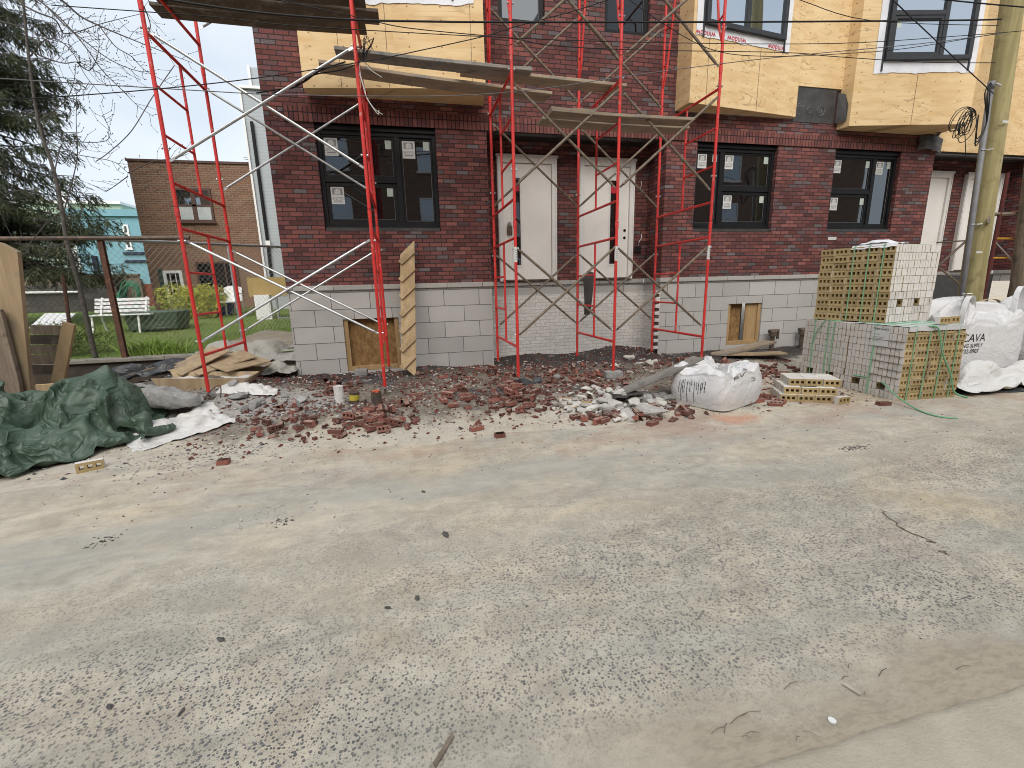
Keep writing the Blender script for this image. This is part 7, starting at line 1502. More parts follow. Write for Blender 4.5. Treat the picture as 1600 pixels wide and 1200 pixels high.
def loop(o, P, w_, h_, dx, mt='bag', bw=.06):
    dx = Vector(dx).normalized(); P = Vector(P); pts = [P+dx*(w_*(-.5))-Vector((0, 0, .2)), P+dx*(-.5*w_), P+dx*(-.34*w_)+Vector((0, 0, h_*.75)), P+Vector((0, 0, h_)), P+dx*(.34*w_)+Vector((0, 0, h_*.75)), P+dx*(.5*w_), P+dx*(.5*w_)-Vector((0, 0, .2))]
    sp = spline(pts, 6); m = MB(); n_ = dx.cross(Vector((0, 0, 1)))
    for a, b_ in zip(sp, sp[1:]): m.bar(a, b_+(b_-a)*.08, bw, .006, up=(b_-a).cross(n_))
    m.build('lifting_loop', M[mt], o)
loop(o, at(1512, 487, 4.80), .42, .22, (1, .35, 0)); loop(o, at(1545, 480, 5.3), .40, .13, (1, -.2, 0), 'plyboard'); loop(o, at(1590, 472, 4.85), .34, .22, (1, .3, .35))
stamp(o, bag2, 'CAVA', .155, at(1505, 535, 4.7), (1, 0, 0), (0, 0, 1), sx=1.0, shear=.25)
stamp(o, bag2, 'NG SUPPLY', .078, at(1505, 544, 4.7), (1, 0, 0), (0, 0, 1), sx=.9, shear=.2)
stamp(o, bag2, '732-0907', .085, at(1503, 553, 4.7), (1, 0, 0), (0, 0, 1), sx=.95)
o = thing('bulk_bag', 'second white bulk bag behind the printed one, at the right edge', 'bulk bag', (10.2, 5.4, ZSTREET), 'white bulk bags by the utility pole')
bulkbag(o, 9.7, 5.0, 1.3, .8, 1.2, ZSTREET, .1, 11.3, .1)
# boards by the bag
plank((2.52, 5.02, .08), (3.72, 5.18, .425), .21, 'grey wet board leaning up on the slumped bulk bag', 'plankgrey', grp=None, th=.024)
plank((4.15, 5.35, .42), (5.85, 6.3, .40), .22, 'pale board running back from the slumped bulk bag to the cubes', 'plank', grp=None, th=.035)
plank((5.9, 7.5, .02), (7.0, 7.15, .03), .30, 'tan board lying by the stone base behind the brick cubes', 'plyboard', grp=None, th=.03)
m = MB(); m.grid(lambda u, v: (2.36+.40*u, 4.9+.3*v-.1*u, .02+.06*math.sin(2*u)+.03*nz(u*4, v*4)), 12, 8); m.build('membrane_scrap', M['membrane'], None, (2.5, 5, 0), True, 'grey-black scrap of membrane under the leaning board', 'membrane scrap')

# ------------------------------------------------------------------ stepped board leaning on the wall
o = thing('stepped_board', 'tan board with seven slanted cleats leaning upright on the brick wall', 'board', (.05, 7.55, 0))
P0, P1 = Vector((-.075, 7.30, -.02)), Vector((.06, 7.93, 2.2)); d = (P1-P0).normalized(); sx_ = Vector((1, -.02, 0)).normalized(); nn = sx_.cross(d).normalized()
if nn.y > 0: nn = -nn
def bp(u, v, w_=0.): return P0 + sx_*u + d*v + nn*w_
Lb = (P1-P0).length; wdt = .235
MB().prism([bp(-wdt/2, .24), bp(wdt/2, .02), bp(wdt/2, Lb), bp(-wdt/2, Lb-.24)], nn*-.038).build('board', M['stringer'], o, bevel=.003)
for k in range(7):
    z = .18+.29*k; a, b_ = bp(-wdt/2-.002, z), bp(wdt/2-.015, z+.21)
    MB().bar(a+nn*.019, b_+nn*.019, .038, .085, up=(b_-a).cross(nn)).build('cleat', M['stringer'], o, bevel=.003)

# ------------------------------------------------------------------ cut pipe, cans
def can(px, py, r, h_, mt, label, name, cat, band=None, tilt=0., fill=None):
    p = on(px, py); o = thing(name, label, cat, p)
    m = MB(); n = 20; X = Matrix.Translation(p) @ Matrix.Rotation(tilt, 4, 'Y')
    m.tube([X @ Vector((0, 0, -.02)), X @ Vector((0, 0, h_))], r, n, cap=False); m.tube([X @ Vector((0, 0, h_)), X @ Vector((0, 0, h_*.5))], r-.006, n, cap=True)
    for k in range(n): pass
    m.build('wall', M[mt], o, smooth=False)
    m = MB(); m.tube([X @ Vector((r*math.cos(k*.3142), r*math.sin(k*.3142), h_)) for k in range(21)], .004, 5); m.build('rim', M[mt], o)
    if band: mb_ = MB(); mb_.tube([X @ Vector((0, 0, h_*.35)), X @ Vector((0, 0, h_*.8))], r+.002, n, cap=False); mb_.build('band', M[band], o)
    if fill: mb_ = MB(); mb_.blob(X @ Vector((0, 0, h_)), r*.8, 3, .5, 2, sq=(1, 1, .5)); mb_.build('contents', M[fill], o)
M['yellowpaint'] = plain('yellow_label', (.50, .42, .06), None, 8., .6)
M['orange'] = plain('orange_rag', (.60, .13, .05), None, 20., .8)
can(532, 629, .060, .215, 'poly', 'upright cut end of white plastic pipe in the dirt', 'pipe_stub', 'pipe', tilt=-.04)
can(554, 631, .060, .155, 'steel', 'dark can with a yellow band in the dirt', 'can', 'can', 'yellowpaint', .05)
can(589, 632, .062, .165, 'steel', 'dark pot with an orange rag on top in the dirt', 'can', 'can', fill='orange')
p = on(571, 637); MB().tube([p, p+Vector((0, 0, .07)), p+Vector((.01, 0, .10))], .018, 8).build('pipe_stub', M['steel'], None, p, False, 'short dark pipe stub between the two cans', 'pipe')
for px, lb in ((1205, 'black gas riser at the stone base, nearer the basement opening'), (1251, 'black gas riser at the stone base, beside the brick cubes')):
    p = at(px, 545, 7.86); o = thing('gas_riser', lb, 'gas pipe', (p.x, p.y, 0), 'gas risers at the stone base')
    MB().tube([(p.x, p.y, -.05), (p.x, p.y, .28)], .045, 10).build('pipe', M['steel'], o)
    m = MB(); m.tube([(p.x, p.y, .26), (p.x, p.y, .36)], .075, 10); m.tube([(p.x-.09, p.y, .36), (p.x+.12, p.y, .36)], .045, 8); m.build('fitting', M['steel'], o)
    MB().tube([(p.x+.12, p.y, .40), (p.x+.12, p.y-.01, .2)], .03, 8).build('outlet', M['steel'], o)

# ------------------------------------------------------------------ timber and troughs at the left
def vboard(poly, y, th, mt, label, name='board', cat='board'):
    m = MB(); m.prism([at(a, b_, y) for a, b_ in poly], (0, th, 0)); return m.build(name, M[mt], None, at(*poly[0], y), False, label, cat, bevel=.004)
vboard([(-40, 372), (0, 379), (27, 393), (50, 640), (-50, 650)], 6.05, .06, 'plyboard', 'tall tan board standing upright at the left edge')
vboard([(-60, 470), (0, 484), (30, 600), (36, 660), (-60, 660)], 5.95, .05, 'oldwood', 'dark weathered board in front of the tall tan board')
o = thing('plank_hatch', 'hatch of grey-brown planks with a slanting batten, leaning by the tall board', 'hatch', at(80, 600, 6.5))
for k in range(7):
    y0, y1 = 508+k*15.5, 508+(k+1)*15.5-1.6
    MB().prism([at(46+k*.3, y0, 6.5+.0*k), at(103-k*3.6, y0+1, 6.5), at(103-(k+1)*3.6, y1+1, 6.5), at(47+k*.3, y1, 6.5)], (0, .03, 0)).build('slat', M['plankdark' if k % 3 == 1 else 'oldwood'], o)
MB().prism([at(97, 503, 6.45), at(116, 508, 6.45), at(96, 612, 6.45), at(76, 612, 6.45)], (0, .045, 0)).build('batten', M['stringer'], o)
for (a, b_, w_, lb) in (((58, 612), (142, 606), .16, 'tan timber on edge behind the green tarp'),):
    A = at(*a, 5.9); B = at(*b_, 6.0); m = MB(); m.bar(A, B, .04, w_); m.build('timber', M['stringer'], None, A, False, lb, 'timber', bevel=.004)
def trough(a, b_, y, h_, dep, label):
    A = at(*a, y); B = at(*b_, y); o = thing('form_trough', label, 'trough', A, 'wooden form troughs by the rubble')
    d = (B-A).normalized(); bk = Vector((-d.y, d.x, 0)).normalized()
    up = Vector((0, 0, 1))
    fl = Vector((0, 0, -h_))
    e = d*-.22
    MB().prism([A, B, B+fl+e, A+fl-e], bk*.025).build('front_board', M['plyboard'], o, bevel=.003)
    MB().prism([A+bk*dep, B+bk*dep, B+fl+e+bk*dep*.7, A+fl-e+bk*dep*.7], bk*.025).build('back_board', M['plyboard'], o)
    MB().prism([B+bk*.03, B+bk*dep, B+fl+e+bk*dep*.7, B+fl+e+bk*.03], d*.025).build('end_board', M['plyboard'], o)
    m = MB(); m.grid(lambda u, v: A+d*(.02+((B-A).length-.05)*u)+bk*(.03+(dep-.04)*v)+up*(-.07+.06*nz(u*6, v*4, 3.)), 20, 8); m.build('fill', M['whiterub'], o)
trough((235, 592), (384, 591), 6.45, .36, .5, 'tan wooden trough in front, at the foot of the left scaffold frame')
trough((320, 570), (413, 573), 7.35, .22, .35, 'second wooden trough behind, near the stone corner')
for k, (a, b_, y, rot) in enumerate((((270, 582), (345, 545), 7.0, .2), ((300, 580), (390, 552), 7.0, .3), ((340, 576), (410, 560), 6.95, .1))):
    A = at(*a, y); B = at(*b_, y+.5); m = MB(); m.bar(A, B, .42, .014, up=(-.1, -.35, 1)); m.build('board', M['plyboard'], None, A, False, ('thin tan sheet propped in the front trough, leftmost', 'thin tan sheet propped in the front trough, middle', 'thin tan sheet propped in the front trough, rightmost')[k], 'board', 'tan sheets propped in the front trough')
A = at(205, 588, 7.0); B = at(283, 562, 7.4); MB().bar(A, B, .07, .05).build('timber', M['oldwood'], None, A, False, 'worn timber batten on the rubble by the black plastic', 'timber')
A = at(100, 600, 6.9); B = at(205, 572, 7.7); MB().bar(A, B, .09, .03).build('timber', M['oldwood'], None, A, False, 'old grey batten lying behind the concrete slab', 'timber')
# broken concrete kerb slab across the troughs
A = at(148, 612, 5.95); B = at(318, 627, 5.95); L_ = (B-A).length; d = (B-A)/L_
def slab(u, v):
    a = 2*math.pi*v; c_, s_ = math.cos(a), math.sin(a); e = .45
    X = abs(c_)**e*(1 if c_ > 0 else -1)*.16; Z = abs(s_)**e*(1 if s_ > 0 else -1)*.115
    taper = 1-.45*sm(.6, 1., u); endr = sm(0, .04, u)*sm(1.0, .93, u)
    n_ = .03*fb(u*9, math.cos(a), math.sin(a))
    P = A+d*(L_*u)+Vector((0, X*taper*endr, Z*taper*endr))
    return P+Vector((n_*.3, n_*.5, n_))
m = MB(); m.grid(slab, 60, 28); m.build('concrete_slab', M['greyrub'], None, A, True, 'long broken concrete kerb slab lying behind the green tarp', 'concrete slab')
A = at(330, 628, 6.0); MB().tube(spline([at(312, 634, 6.1), at(330, 610, 6.1), at(344, 603, 6.1), at(345, 622, 6.1)], 6), .007, 5).build('bent_bar', M['rust'], None, A, True, 'bent thin iron rod beside the left scaffold leg', 'rod')
# ------------------------------------------------------------------ garden behind the fence
def yz(y): return .40+.05*max(0, min(9.2, y-8.35))
def lawnmat():
    t = NT('lawn_grass'); p = t.pos(); n = t.noise(p, 1.2, 5., .65); f = t.noise(t.scale(p, (1., 1., 1.)), 26., 4., .7)
    col = t.ramp(n, [(.3, (.105, .165, .035)), (.5, (.155, .225, .052)), (.68, (.22, .24, .085)), (.8, (.29, .25, .14))])
    col = t.mix(t.smooth(f, .35, .7, 0., .7), col, t.mix(1., col, (.45, .5, .4), 'MULTIPLY'))
    t.bump(f, .8, .03); return t.out(col, .9, 0., .15)
M['lawn'] = lawnmat()
M['blade'] = plain('grass_blade', (.15, .25, .05), (.24, .29, .085), 3., .7)
M['leafy'] = plain('shoot_leaf', (.19, .31, .055), (.25, .34, .08), 6., .6)
M['sandpath'] = plain('path_dirt', (.34, .30, .235), (.26, .22, .17), 5., .95, .4, 40.)
g = MB(); g.grid(lambda u, v: (-45+43.09*u, 8.36+32*v**1.4, yz(8.36+32*v**1.4)+.03*nz((-45+43.09*u)*.8, 32*v**1.4*.8)), 90, 50); g.build('lawn', M['lawn'], kind='structure', smooth=True)
g = MB(); g.grid(lambda u, v: (-3.6+1.68*u, 8.5+(3.2-.9*u)*v, yz(8.5+3.2*v)+.045+.02*nz(u*9, v*9)-.08*sm(.75, 1, v+.2*nz(u*6, 3))-.08*sm(.25, 0., u+.2*nz(v*6, 1))), 24, 24); g.build('path', M['sandpath'], kind='structure', smooth=True)
random.seed(15); m = MB()
for k in range(15000):
    y = 8.4+7.*random.random()**1.5; x = random.uniform(-8.5, -2.0)
    if x > -3.5 and y < 11.5: continue
    h_ = random.uniform(.015, .05); a = random.uniform(0, 6.28); w_ = .006+.0006*(y-8); z = yz(y)-.005
    dx, dy = math.cos(a)*w_, math.sin(a)*w_; tx, ty = random.gauss(0, .03), random.gauss(0, .03)
    m.tri((x-dx, y-dy, z), (x+dx, y+dy, z), (x+tx, y+ty, z+h_))
m.build('grass', M['blade'], kind='stuff', fix=False)
def shoots(px, n, y, h_, label, w_=.16):
    c_ = at(px, 548, y); m = MB(); zb = yz(y)
    for k in range(n):
        a = random.uniform(0, 6.28); r = w_*math.sqrt(random.random()); x0, y0 = c_.x+r*math.cos(a), y+r*.6*math.sin(a); L = h_*random.uniform(.6, 1.1); lean = Vector((random.gauss(0, .25), random.gauss(0, .2), 1)).normalized()
        s_ = Vector((random.uniform(-1, 1), random.uniform(-1, 1), 0)).normalized()*.011; p = Vector((x0, y0, zb-.02)); q = p+lean*L*.55; e = q+(lean+Vector((lean.x*1.5, lean.y*1.5, -.2)))*L*.45
        m.quad(p-s_*.6, p+s_*.6, q+s_, q-s_); m.tri(q-s_, q+s_, e)
    m.build('plant', M['leafy'], None, (c_.x, y, zb), False, label, 'plant', 'green shoots behind the low wall', fix=False)
for px, lb in ((203, 'green clump of shoots right of the rusty fence post'), (222, 'second green clump of shoots along the low wall'), (241, 'largest green clump of shoots along the low wall'), (258, 'green clump of shoots left of the grey sheet'), (275, 'rightmost green clump of shoots by the red scaffold leg')):
    shoots(px, 80, 8.62, .40 if px == 241 else .33, lb)
# low retaining wall
m = MB(); m.box(-7.5, -2.93, 8.15, 8.38, .40, .46)
m.box(-7.5, -2.95, 8.20, 8.36, -.1, .398, m=1)  # lower face, darker brown than the cap
m.build('retaining_wall', [M['lumberold'] if 0 else plain('old_concrete', (.27, .25, .215), (.19, .175, .15), 5., .95, .5, 40., speck=((.09, .10, .06), 12., .62)), plain('dark_lower_face', (.075, .058, .045), (.045, .037, .03), 7., .95, .6, 30.)], None, (-5, 8.25, 0), False, 'low grey retaining wall under the chain-link fence', 'wall', bevel=.01)
# ---- chain-link fences
M['link'] = plain('fence_wire', (.36, .35, .33), (.25, .23, .20), 20., .6, metal=.2)
M['rustlink'] = plain('rusty_fence_wire', (.075, .06, .05), (.05, .045, .04), 20., .7)
def netting(o, A, B, z0a, z0b, h_, mt, pitch=.075, r=.0019):
    A = Vector(A); B = Vector(B); L = (B-A).length; d = (B-A)/L; m = MB(); n = int((L+h_)/pitch)
    for k in range(n+1):
        s0 = k*pitch-h_
        for sg in (1, -1):
            # line from (s,0) to (s+h,h), clipped to 0..L
            a0, a1 = s0, s0+h_; t0, t1 = max(0, -a0/h_), min(1, (L-a0)/h_)
            if t1 <= t0: continue
            def P(t_):
                s_ = a0+h_*t_; zz = t_*h_ if sg > 0 else h_-t_*h_; return A+d*s_+Vector((0, .004*sg, zz+z0a+(z0b-z0a)*s_/L))
            m.tube([P(t0), P(t1)], r, 3, cap=False)
    return m.build('netting', M[mt], o, fix=False)
o = thing('chain_link_fence', 'rusty chain-link fence with a black top pipe on the low wall at the left', 'fence', (-5.5, 8.27, .45))
netting(o, (-7.4, 8.27, 0), (-4.46, 8.27, 0), .50, .50, 1.62, 'rustlink', .085, .0023)
A, B = at(147, 372, 8.2), at(193, 560, 8.2)
m = MB(); m.box(-.036, .036, -.03, -.022, 0, 1.85); m.box(-.036, .036, .022, .03, 0, 1.85); m.box(-.006, .006, -.022, .022, 0, 1.85)
pst = m.build('post', M['rust'], o, (0, 0, 0)); pst.location = Vector((B.x+.0, 8.25, .42))-Vector((-5.5, 8.27, .45))
ORG[pst.name] = Vector((B.x, 8.25, .42))
MB().tube([(-9., 8.22, 2.26), at(296, 371.5, 8.2)], .030, 8).build('top_rail', M['steel'], o)
MB().tube([at(98, 430, 8.6), at(112, 530, 8.6)], .025, 6).build('post', M['rust'], o)
o = thing('chain_link_fence', 'galvanised chain-link fence running back along the lawn to the row', 'fence', (-3.6, 10, .5))
A = Vector((at(152, 374, 8.35).x, 8.35, 0)); B = Vector((-2.2, 11.6, 0)); dd = (B-A).normalized(); La = (B-A).length
def fp(t_): p = A+(B-A)*t_; return p, yz(p.y)+.04
ra = at(152, 374, 8.35).z
MB().tube([A+Vector((0, 0, ra)), B+Vector((0, 0, ra+.13))], .024, 8).build('top_rail', M['zinc'], o)
netting(o, A, B, ra-1.75, ra-1.62, 1.73, 'link', .10, .0027)
for t_ in (.52, .93):
    p, z = fp(t_); MB().tube([p+Vector((0, 0, z-.1)), p+Vector((0, 0, ra+.13*t_))], .026, 8).build('post', M['zinc'], o)
# ---- bench
M['white'] = plain('white_paint', (.80, .80, .80), (.74, .74, .73), 6., .5)
o = thing('garden_bench', 'white slatted garden bench on the lawn behind the fence', 'bench', (-6.5, 12, yz(12)))
yb = 12.; zb = yz(yb); xa, xb = -7.05, -5.95
for k in range(4): MB().bar((xa, yb+.30+.03*k, zb+.50+.085*k), (xb, yb+.30+.03*k, zb+.50+.085*k), .02, .06).build('back_slat', M['white'], o)
for k in range(3): MB().bar((xa+.1, yb-.12+.13*k, zb+.42), (xb+.22, yb-.12+.13*k, zb+.42), .10, .025).build('seat_slat', M['white'], o)
for x in (xa+.15, xb-.05):
    m = MB(); m.tube([(x, yb-.16, zb), (x, yb-.10, zb+.40), (x, yb+.22, zb+.40), (x, yb+.40, zb+.80)], .022, 6); m.tube([(x, yb+.35, zb), (x, yb+.22, zb+.40)], .022, 6); m.build('side_frame', M['white'], o)
# white slatted panel lying at the left
m = MB(); A = at(65, 540, 9.2)
for k in range(6): m.bar(at(50+k*8, 512, 9.3), at(75+k*8, 490, 10.3), .07, .02)
m.bar(at(50, 508, 9.4), at(100, 508, 9.4), .03, .02)
m.build('slat_panel', M['white'], None, A, False, 'white slatted panel lying in the grass at the left', 'panel')
# ---- green covered heap, hose reel, chair, bin
def coverfn(u, v):
    a = 2*math.pi*u; c_ = at(250, 512, 12.4); r = v
    e = .6; X = abs(math.cos(a))**e*(1 if math.cos(a) > 0 else -1); Y = abs(math.sin(a))**e*(1 if math.sin(a) > 0 else -1)
    if r < .55: q = r/.55; R_ = .52*q; z = .42+.05*nz(X*q*2, Y*q*2, 3.)
    else: q = (r-.55)/.45; R_ = .52-.07*q+.035*ridge(X*2, Y*2, 1.); z = .42*(1-q)+.02
    return (c_.x+R_*X*1.15, 12.4+R_*Y*.8, yz(12.4)+z+.03*ridge(X*3*r, Y*3*r, 5.)*(1-abs(2*r-1)))
cloth('garden_cover', coverfn, 80, 30, 'tarp', 'low heap under a dark green cover at the end of the white bench', 'garden cover', (at(250, 512, 12.4).x, 12.4, yz(12.4)))
M['hose'] = plain('green_hose', (.06, .26, .15), (.05, .20, .12), 4., .5)
c_ = at(201, 465, 13.5); o = thing('garden_hose', 'coil of green garden hose hung on the boards behind the bench', 'garden hose', c_)
random.seed(8)
for k in range(8):
    rx, rz = random.uniform(.15, .24), random.uniform(.30, .42); ph = random.uniform(0, 6.28)
    MB().tube([c_+Vector((rx*math.cos(j*.314)+.20*math.sin(j*.314)*.5, .04*k-.1, rz*math.sin(j*.314)+.03*math.sin(j+ph))) for j in range(21)], .013, 5).build('coil', M['hose'], o)
MB().tube([c_+Vector((.1, .25, .35)), c_+Vector((.1, .25, -.75))], .03, 6).build('stand', M['oldwood'], o)
c_ = at(362, 476, 15.3); zb = yz(15.3); o = thing('garden_chair', 'white moulded garden chair by the back door of the brown house', 'chair', (c_.x, 15.3, zb))
MB().box(c_.x-.25, c_.x+.25, 15.05, 15.5, zb+.40, zb+.44).build('seat', M['white'], o)
m = MB(); m.grid(lambda u, v: (c_.x+.25-.5*u, 15.5+.10*v-.05*math.sin(math.pi*u), zb+.44+.45*v-.06*(2*u-1)**2*v), 8, 6); m.build('backrest', M['white'], o)
for sx in (-1, 1):
    MB().tube([(c_.x+sx*.25, 15.05, zb), (c_.x+sx*.24, 15.06, zb+.64), (c_.x+sx*.24, 15.5, zb+.66)], .024, 6).build('arm', M['white'], o); MB().tube([(c_.x+sx*.25, 15.52, zb), (c_.x+sx*.23, 15.5, zb+.44)], .024, 6).build('leg', M['white'], o)
M['blue'] = plain('blue_plastic', (.02, .06, .30), (.02, .05, .24), 4., .4)
c_ = at(349, 472, 15.8); m = MB(); m.tube([(c_.x, 15.8, yz(15.8)), (c_.x, 15.8, yz(15.8)+.62)], .26, 12, r1=.31); m.tube([(c_.x, 15.8, yz(15.8)+.6), (c_.x, 15.8, yz(15.8)+.66)], .34, 12); m.build('tub', M['blue'], None, (c_.x, 15.8, yz(15.8)), False, 'blue plastic tub beside the white garden chair', 'tub')
# ---- bush
def leafblob(cx, cy, z0, rx, ry, rz, n, s_, seed):
    random.seed(seed); m = MB()
    lob = [(random.uniform(-.6, .6), random.uniform(-.6, .6), random.uniform(.2, .75), random.uniform(.35, .55)) for _ in range(16)]
    for k in range(n):
        l_ = random.choice(lob); v = Vector((random.gauss(0, 1), random.gauss(0, 1), random.gauss(0, 1))).normalized()*l_[3]*random.uniform(.75, 1.08)
        q = Vector((l_[0]+v.x, l_[1]+v.y, l_[2]+v.z*.8))
        if q.z < 0: continue
        p = Vector((cx+q.x*rx, cy+q.y*ry, z0+q.z*rz)); a = Vector((random.gauss(0, 1), random.gauss(0, 1), random.gauss(0, .6))).normalized()*s_*random.uniform(.7, 1.4); b_ = a.cross(Vector((random.gauss(0, 1), random.gauss(0, 1), random.gauss(0, 1)))).normalized()*s_*.45
        m.quad(p-a, p+b_, p+a, p-b_)
    return m
M['bush'] = plain('bush_leaf', (.34, .38, .055), (.22, .28, .045), 4., .6, speck=((.62, .56, .10), 9., .50))
c_ = at(298, 478, 15.); o = thing('bush', 'round yellow-green bush in front of the brown brick house', 'bush', (c_.x, 15., yz(15)))
leafblob(c_.x, 15., yz(15), .98, .7, .92, 7000, .035, 3).build('foliage', M['bush'], o, fix=False)
m = MB()
for k in range(7): m.tube([(c_.x+.08*k-.25, 15, yz(15)-.05), (c_.x+.2*k-.6, 15+random.uniform(-.2, .2), yz(15)+.55)], .015, 5)
m.build('stems', M['oldwood'], o)
M['weed'] = plain('weed_leaf', (.14, .20, .045), (.19, .22, .07), 5., .7)
for (px, py, yy, rx, rz, n, lb, cp) in ((120, 535, 9.2, .6, .55, 2000, 'low green weeds behind the hatch at the left fence', 'weeds'), (385, 478, 15.2, .45, .3, 700, 'low dark green plants by the white chair', 'plants')):
    c_ = at(px, py, yy); leafblob(c_.x, yy, yz(yy), rx, .4, rz, n, .025, px).build('weeds', M['weed'], None, (c_.x, yy, yz(yy)), False, lb, 'plant', kind='stuff', fix=False)

# ------------------------------------------------------------------ houses behind
BRN = [(0., (.20, .105, .065)), (.4, (.245, .125, .075)), (.7, (.165, .088, .058)), (1., (.28, .155, .095))]
M['brownbrick'] = brickmat('brown_brick', .2032, .0677, BRN, (.25, .21, .165), .013, bump=.3)
M['brownpaint'] = plain('brown_paint', (.10, .055, .042), (.08, .045, .036), 6., .5)
M['curtain'] = plain('pale_curtain', (.50, .52, .52), (.38, .42, .42), 3., .6)
def simple_win(o, x0, x1, z0, z1, y, fr='white', pane='skyglass', t_=.06, sill=True, bars=()):
    f = MB(); ring(f, x0, x1, z0, z1, y-.05, y-.004, t_)
    if sill: f.box(x0-.06, x1+.06, y-.10, y-.051, z0-.05, z0)
    for (a, b_, c_, d) in bars: f.box(a, b_, y-.045, y-.008, c_, d)
    w_ = f.build('window', M[fr], o); MB().box(x0+t_-.005, x1-t_+.005, y-.02, y-.015, z0+t_-.005, z1-t_+.005).build('pane', M[pane], w_); return w_
h_ = thing('brick_house', 'two-storey brown brick house with flat roof at the back of the lawn', 'house', (-6.5, 17.5, .8))
yb = 17.5; x0, x1, zt = -8.28, -4.45, 5.55
m = MB(); cellwall(x0, x1, .6, zt, yb, [], m); m.quad((x1, yb, .6), (x1, 26, .6), (x1, 26, zt), (x1, yb, zt)); m.quad((x0, 26, .6), (x0, yb, .6), (x0, yb, zt), (x0, 26, zt)); m.build('wall', M['brownbrick'], h_)
m = MB(); m.box(x0-.03, x1+.03, yb-.04, 26, zt, zt+.07); m.build('parapet', M['brownpaint'], h_)
xm = -6.60
w_ = simple_win(h_, -7.12, -6.06, 3.74, 4.78, yb, 'brownpaint', 'skyglass', .07, True, ((xm-.06, xm+.06, 3.8, 4.7), (-7.06, -6.1, 4.22, 4.28)))
for (a, b_) in ((-7.05, -6.67), (-6.53, -6.13)): MB().box(a, b_, yb-.028, yb-.021, 3.81, 4.22).build('curtain', M['curtain'], w_)
o = simple_win(h_, -7.86, -7.30, .85, 2.2, yb, 'white', 'glass', .09, False, ((-7.78, -7.38, .9, 1.35), (-7.67, -7.655, 1.35, 2.1), (-7.51, -7.495, 1.35, 2.1), (-7.78, -7.38, 1.6, 1.615), (-7.78, -7.38, 1.85, 1.865))); o.name = 'back_door'
MB().box(-7.76, -7.40, yb-.013, yb-.011, 1.36, 2.1).build('curtain', M['curtain'], o)
MB().box(-8.0, -7.865, yb-.06, yb-.01, 1.0, 2.25).build('shutter', plain('green_shutter', (.05, .085, .07), None, 5., .6), h_)
simple_win(h_, -6.87, -5.60, 1.55, 2.47, yb, 'brownpaint', 'glass', .06, True, ((-6.42, -6.34, 1.6, 2.42), (-6.0, -5.96, 1.6, 2.42)))
o = thing('television_aerial', 'small roof aerial on the brown brick house', 'aerial', (-5.2, 19, zt+.07))
MB().tube([(-5.2, 19, zt+.05), (-5.2, 19, zt+.62)], .012, 5).build('mast', M['steel'], o); m = MB()
for k in range(4): m.tube([(-5.35, 19, zt+.35+.08*k), (-5.05, 19, zt+.38+.08*k)], .007, 4)
m.tube([(-5.2, 18.8, zt+.5), (-5.2, 19.4, zt+.5)], .007, 4); m.build('rods', M['steel'], o)
def sidingmat():
    t = NT('vinyl_siding'); z = t.sep(t.pos())[2]; f = t.math('FRACT', t.math('DIVIDE', z, .105))
    col = t.mix(t.smooth(f, .10, .0), (.40, .44, .46), (.19, .21, .22)); col = t.mix(t.smooth(t.noise(t.pos(), 3., 4.), .4, .7, 0., .3), col, (.35, .385, .40))
    t.bump(f, .5, .012); return t.out(col, .55, 0., .3)
M['siding'] = sidingmat()
h_ = thing('siding_house', 'pale grey-blue house clad in lap siding with a black downpipe, behind the brick row', 'house', (-3.4, 17, .8))
m = MB(); sx0 = -4.56; m.box(sx0, -1.92, 16.9, 25, .6, 7.62); m.build('wall', M['siding'], h_)
MB().box(-4.34, -1.93, 17.4, 25, 7.625, 8.4).build('upper_wall', M['siding'], h_)
MB().box(sx0-.06, sx0-.002, 16.84, 16.97, .6, 7.66).build('corner_trim', M['white'], h_); MB().box(-4.42, -4.345, 17.33, 17.5, 7.66, 8.42).build('corner_trim', M['white'], h_)
MB().box(sx0, -1.92, 16.8, 16.9, 7.58, 7.66).build('coping', M['white'], h_)
m = MB(); m.tube([at(393, 190, 16.83), at(418, 377, 16.83), at(424, 433, 16.83)], .05, 8); m.build('downpipe', M['wire'], h_)
MB().box(*sorted((at(415, 380, 16.75).x, at(422, 380, 16.75).x)), 16.75, 16.8, at(418, 383, 16.75).z, at(418, 376, 16.75).z).build('pipe_bracket', M['white'], h_)
a, b_ = at(385, 434, 14), at(446, 462, 14); MB().box(a.x, a.x+1.5, 14, 14.06, b_.z, a.z).build('sheathing_panel', plain('yellow_sheathing', (.42, .30, .11), (.34, .24, .09), 8., .8), None, (a.x, 14, b_.z), False, 'yellow-tan board panel low on the siding house behind the lawn', 'panel')
a, b_ = at(396, 461, 13.8), at(424, 487, 13.8); o = thing('white_cabinet', 'white cabinet under the yellow-tan panel at the end of the lawn', 'cabinet', (a.x, 13.8, b_.z))
MB().box(a.x, b_.x, 13.8, 14., yz(13.8), a.z).build('body', M['white'], o); MB().box(a.x+.03, b_.x-.03, 13.785, 13.799, yz(13.8)+.06, a.z-.05).build('door', M['white'], o)
a = at(430, 462, 13.9); m = MB(); ring(m, a.x, a.x+.5, yz(13.9), a.z, 13.85, 13.95, .04); m.build('cage', M['zinc'], None, (a.x, 13.9, yz(13.9)), False, 'grey metal frame beside the white cabinet', 'frame')
M['turq'] = plain('turquoise_render', (.20, .39, .46), (.18, .35, .42), 3., .8); M['navy'] = plain('navy_paint', (.02, .03, .06), None, 3., .6)
h_ = thing('turquoise_house', 'turquoise rendered house beyond the spruce, left of the brown house', 'house', (-12, 28, .8))
yb = 28.; zt = at(200, 328, yb).z; m = MB(); m.box(-16.2, -8.6, yb, 36, 2.0, zt); m.build('wall', M['turq'], h_)
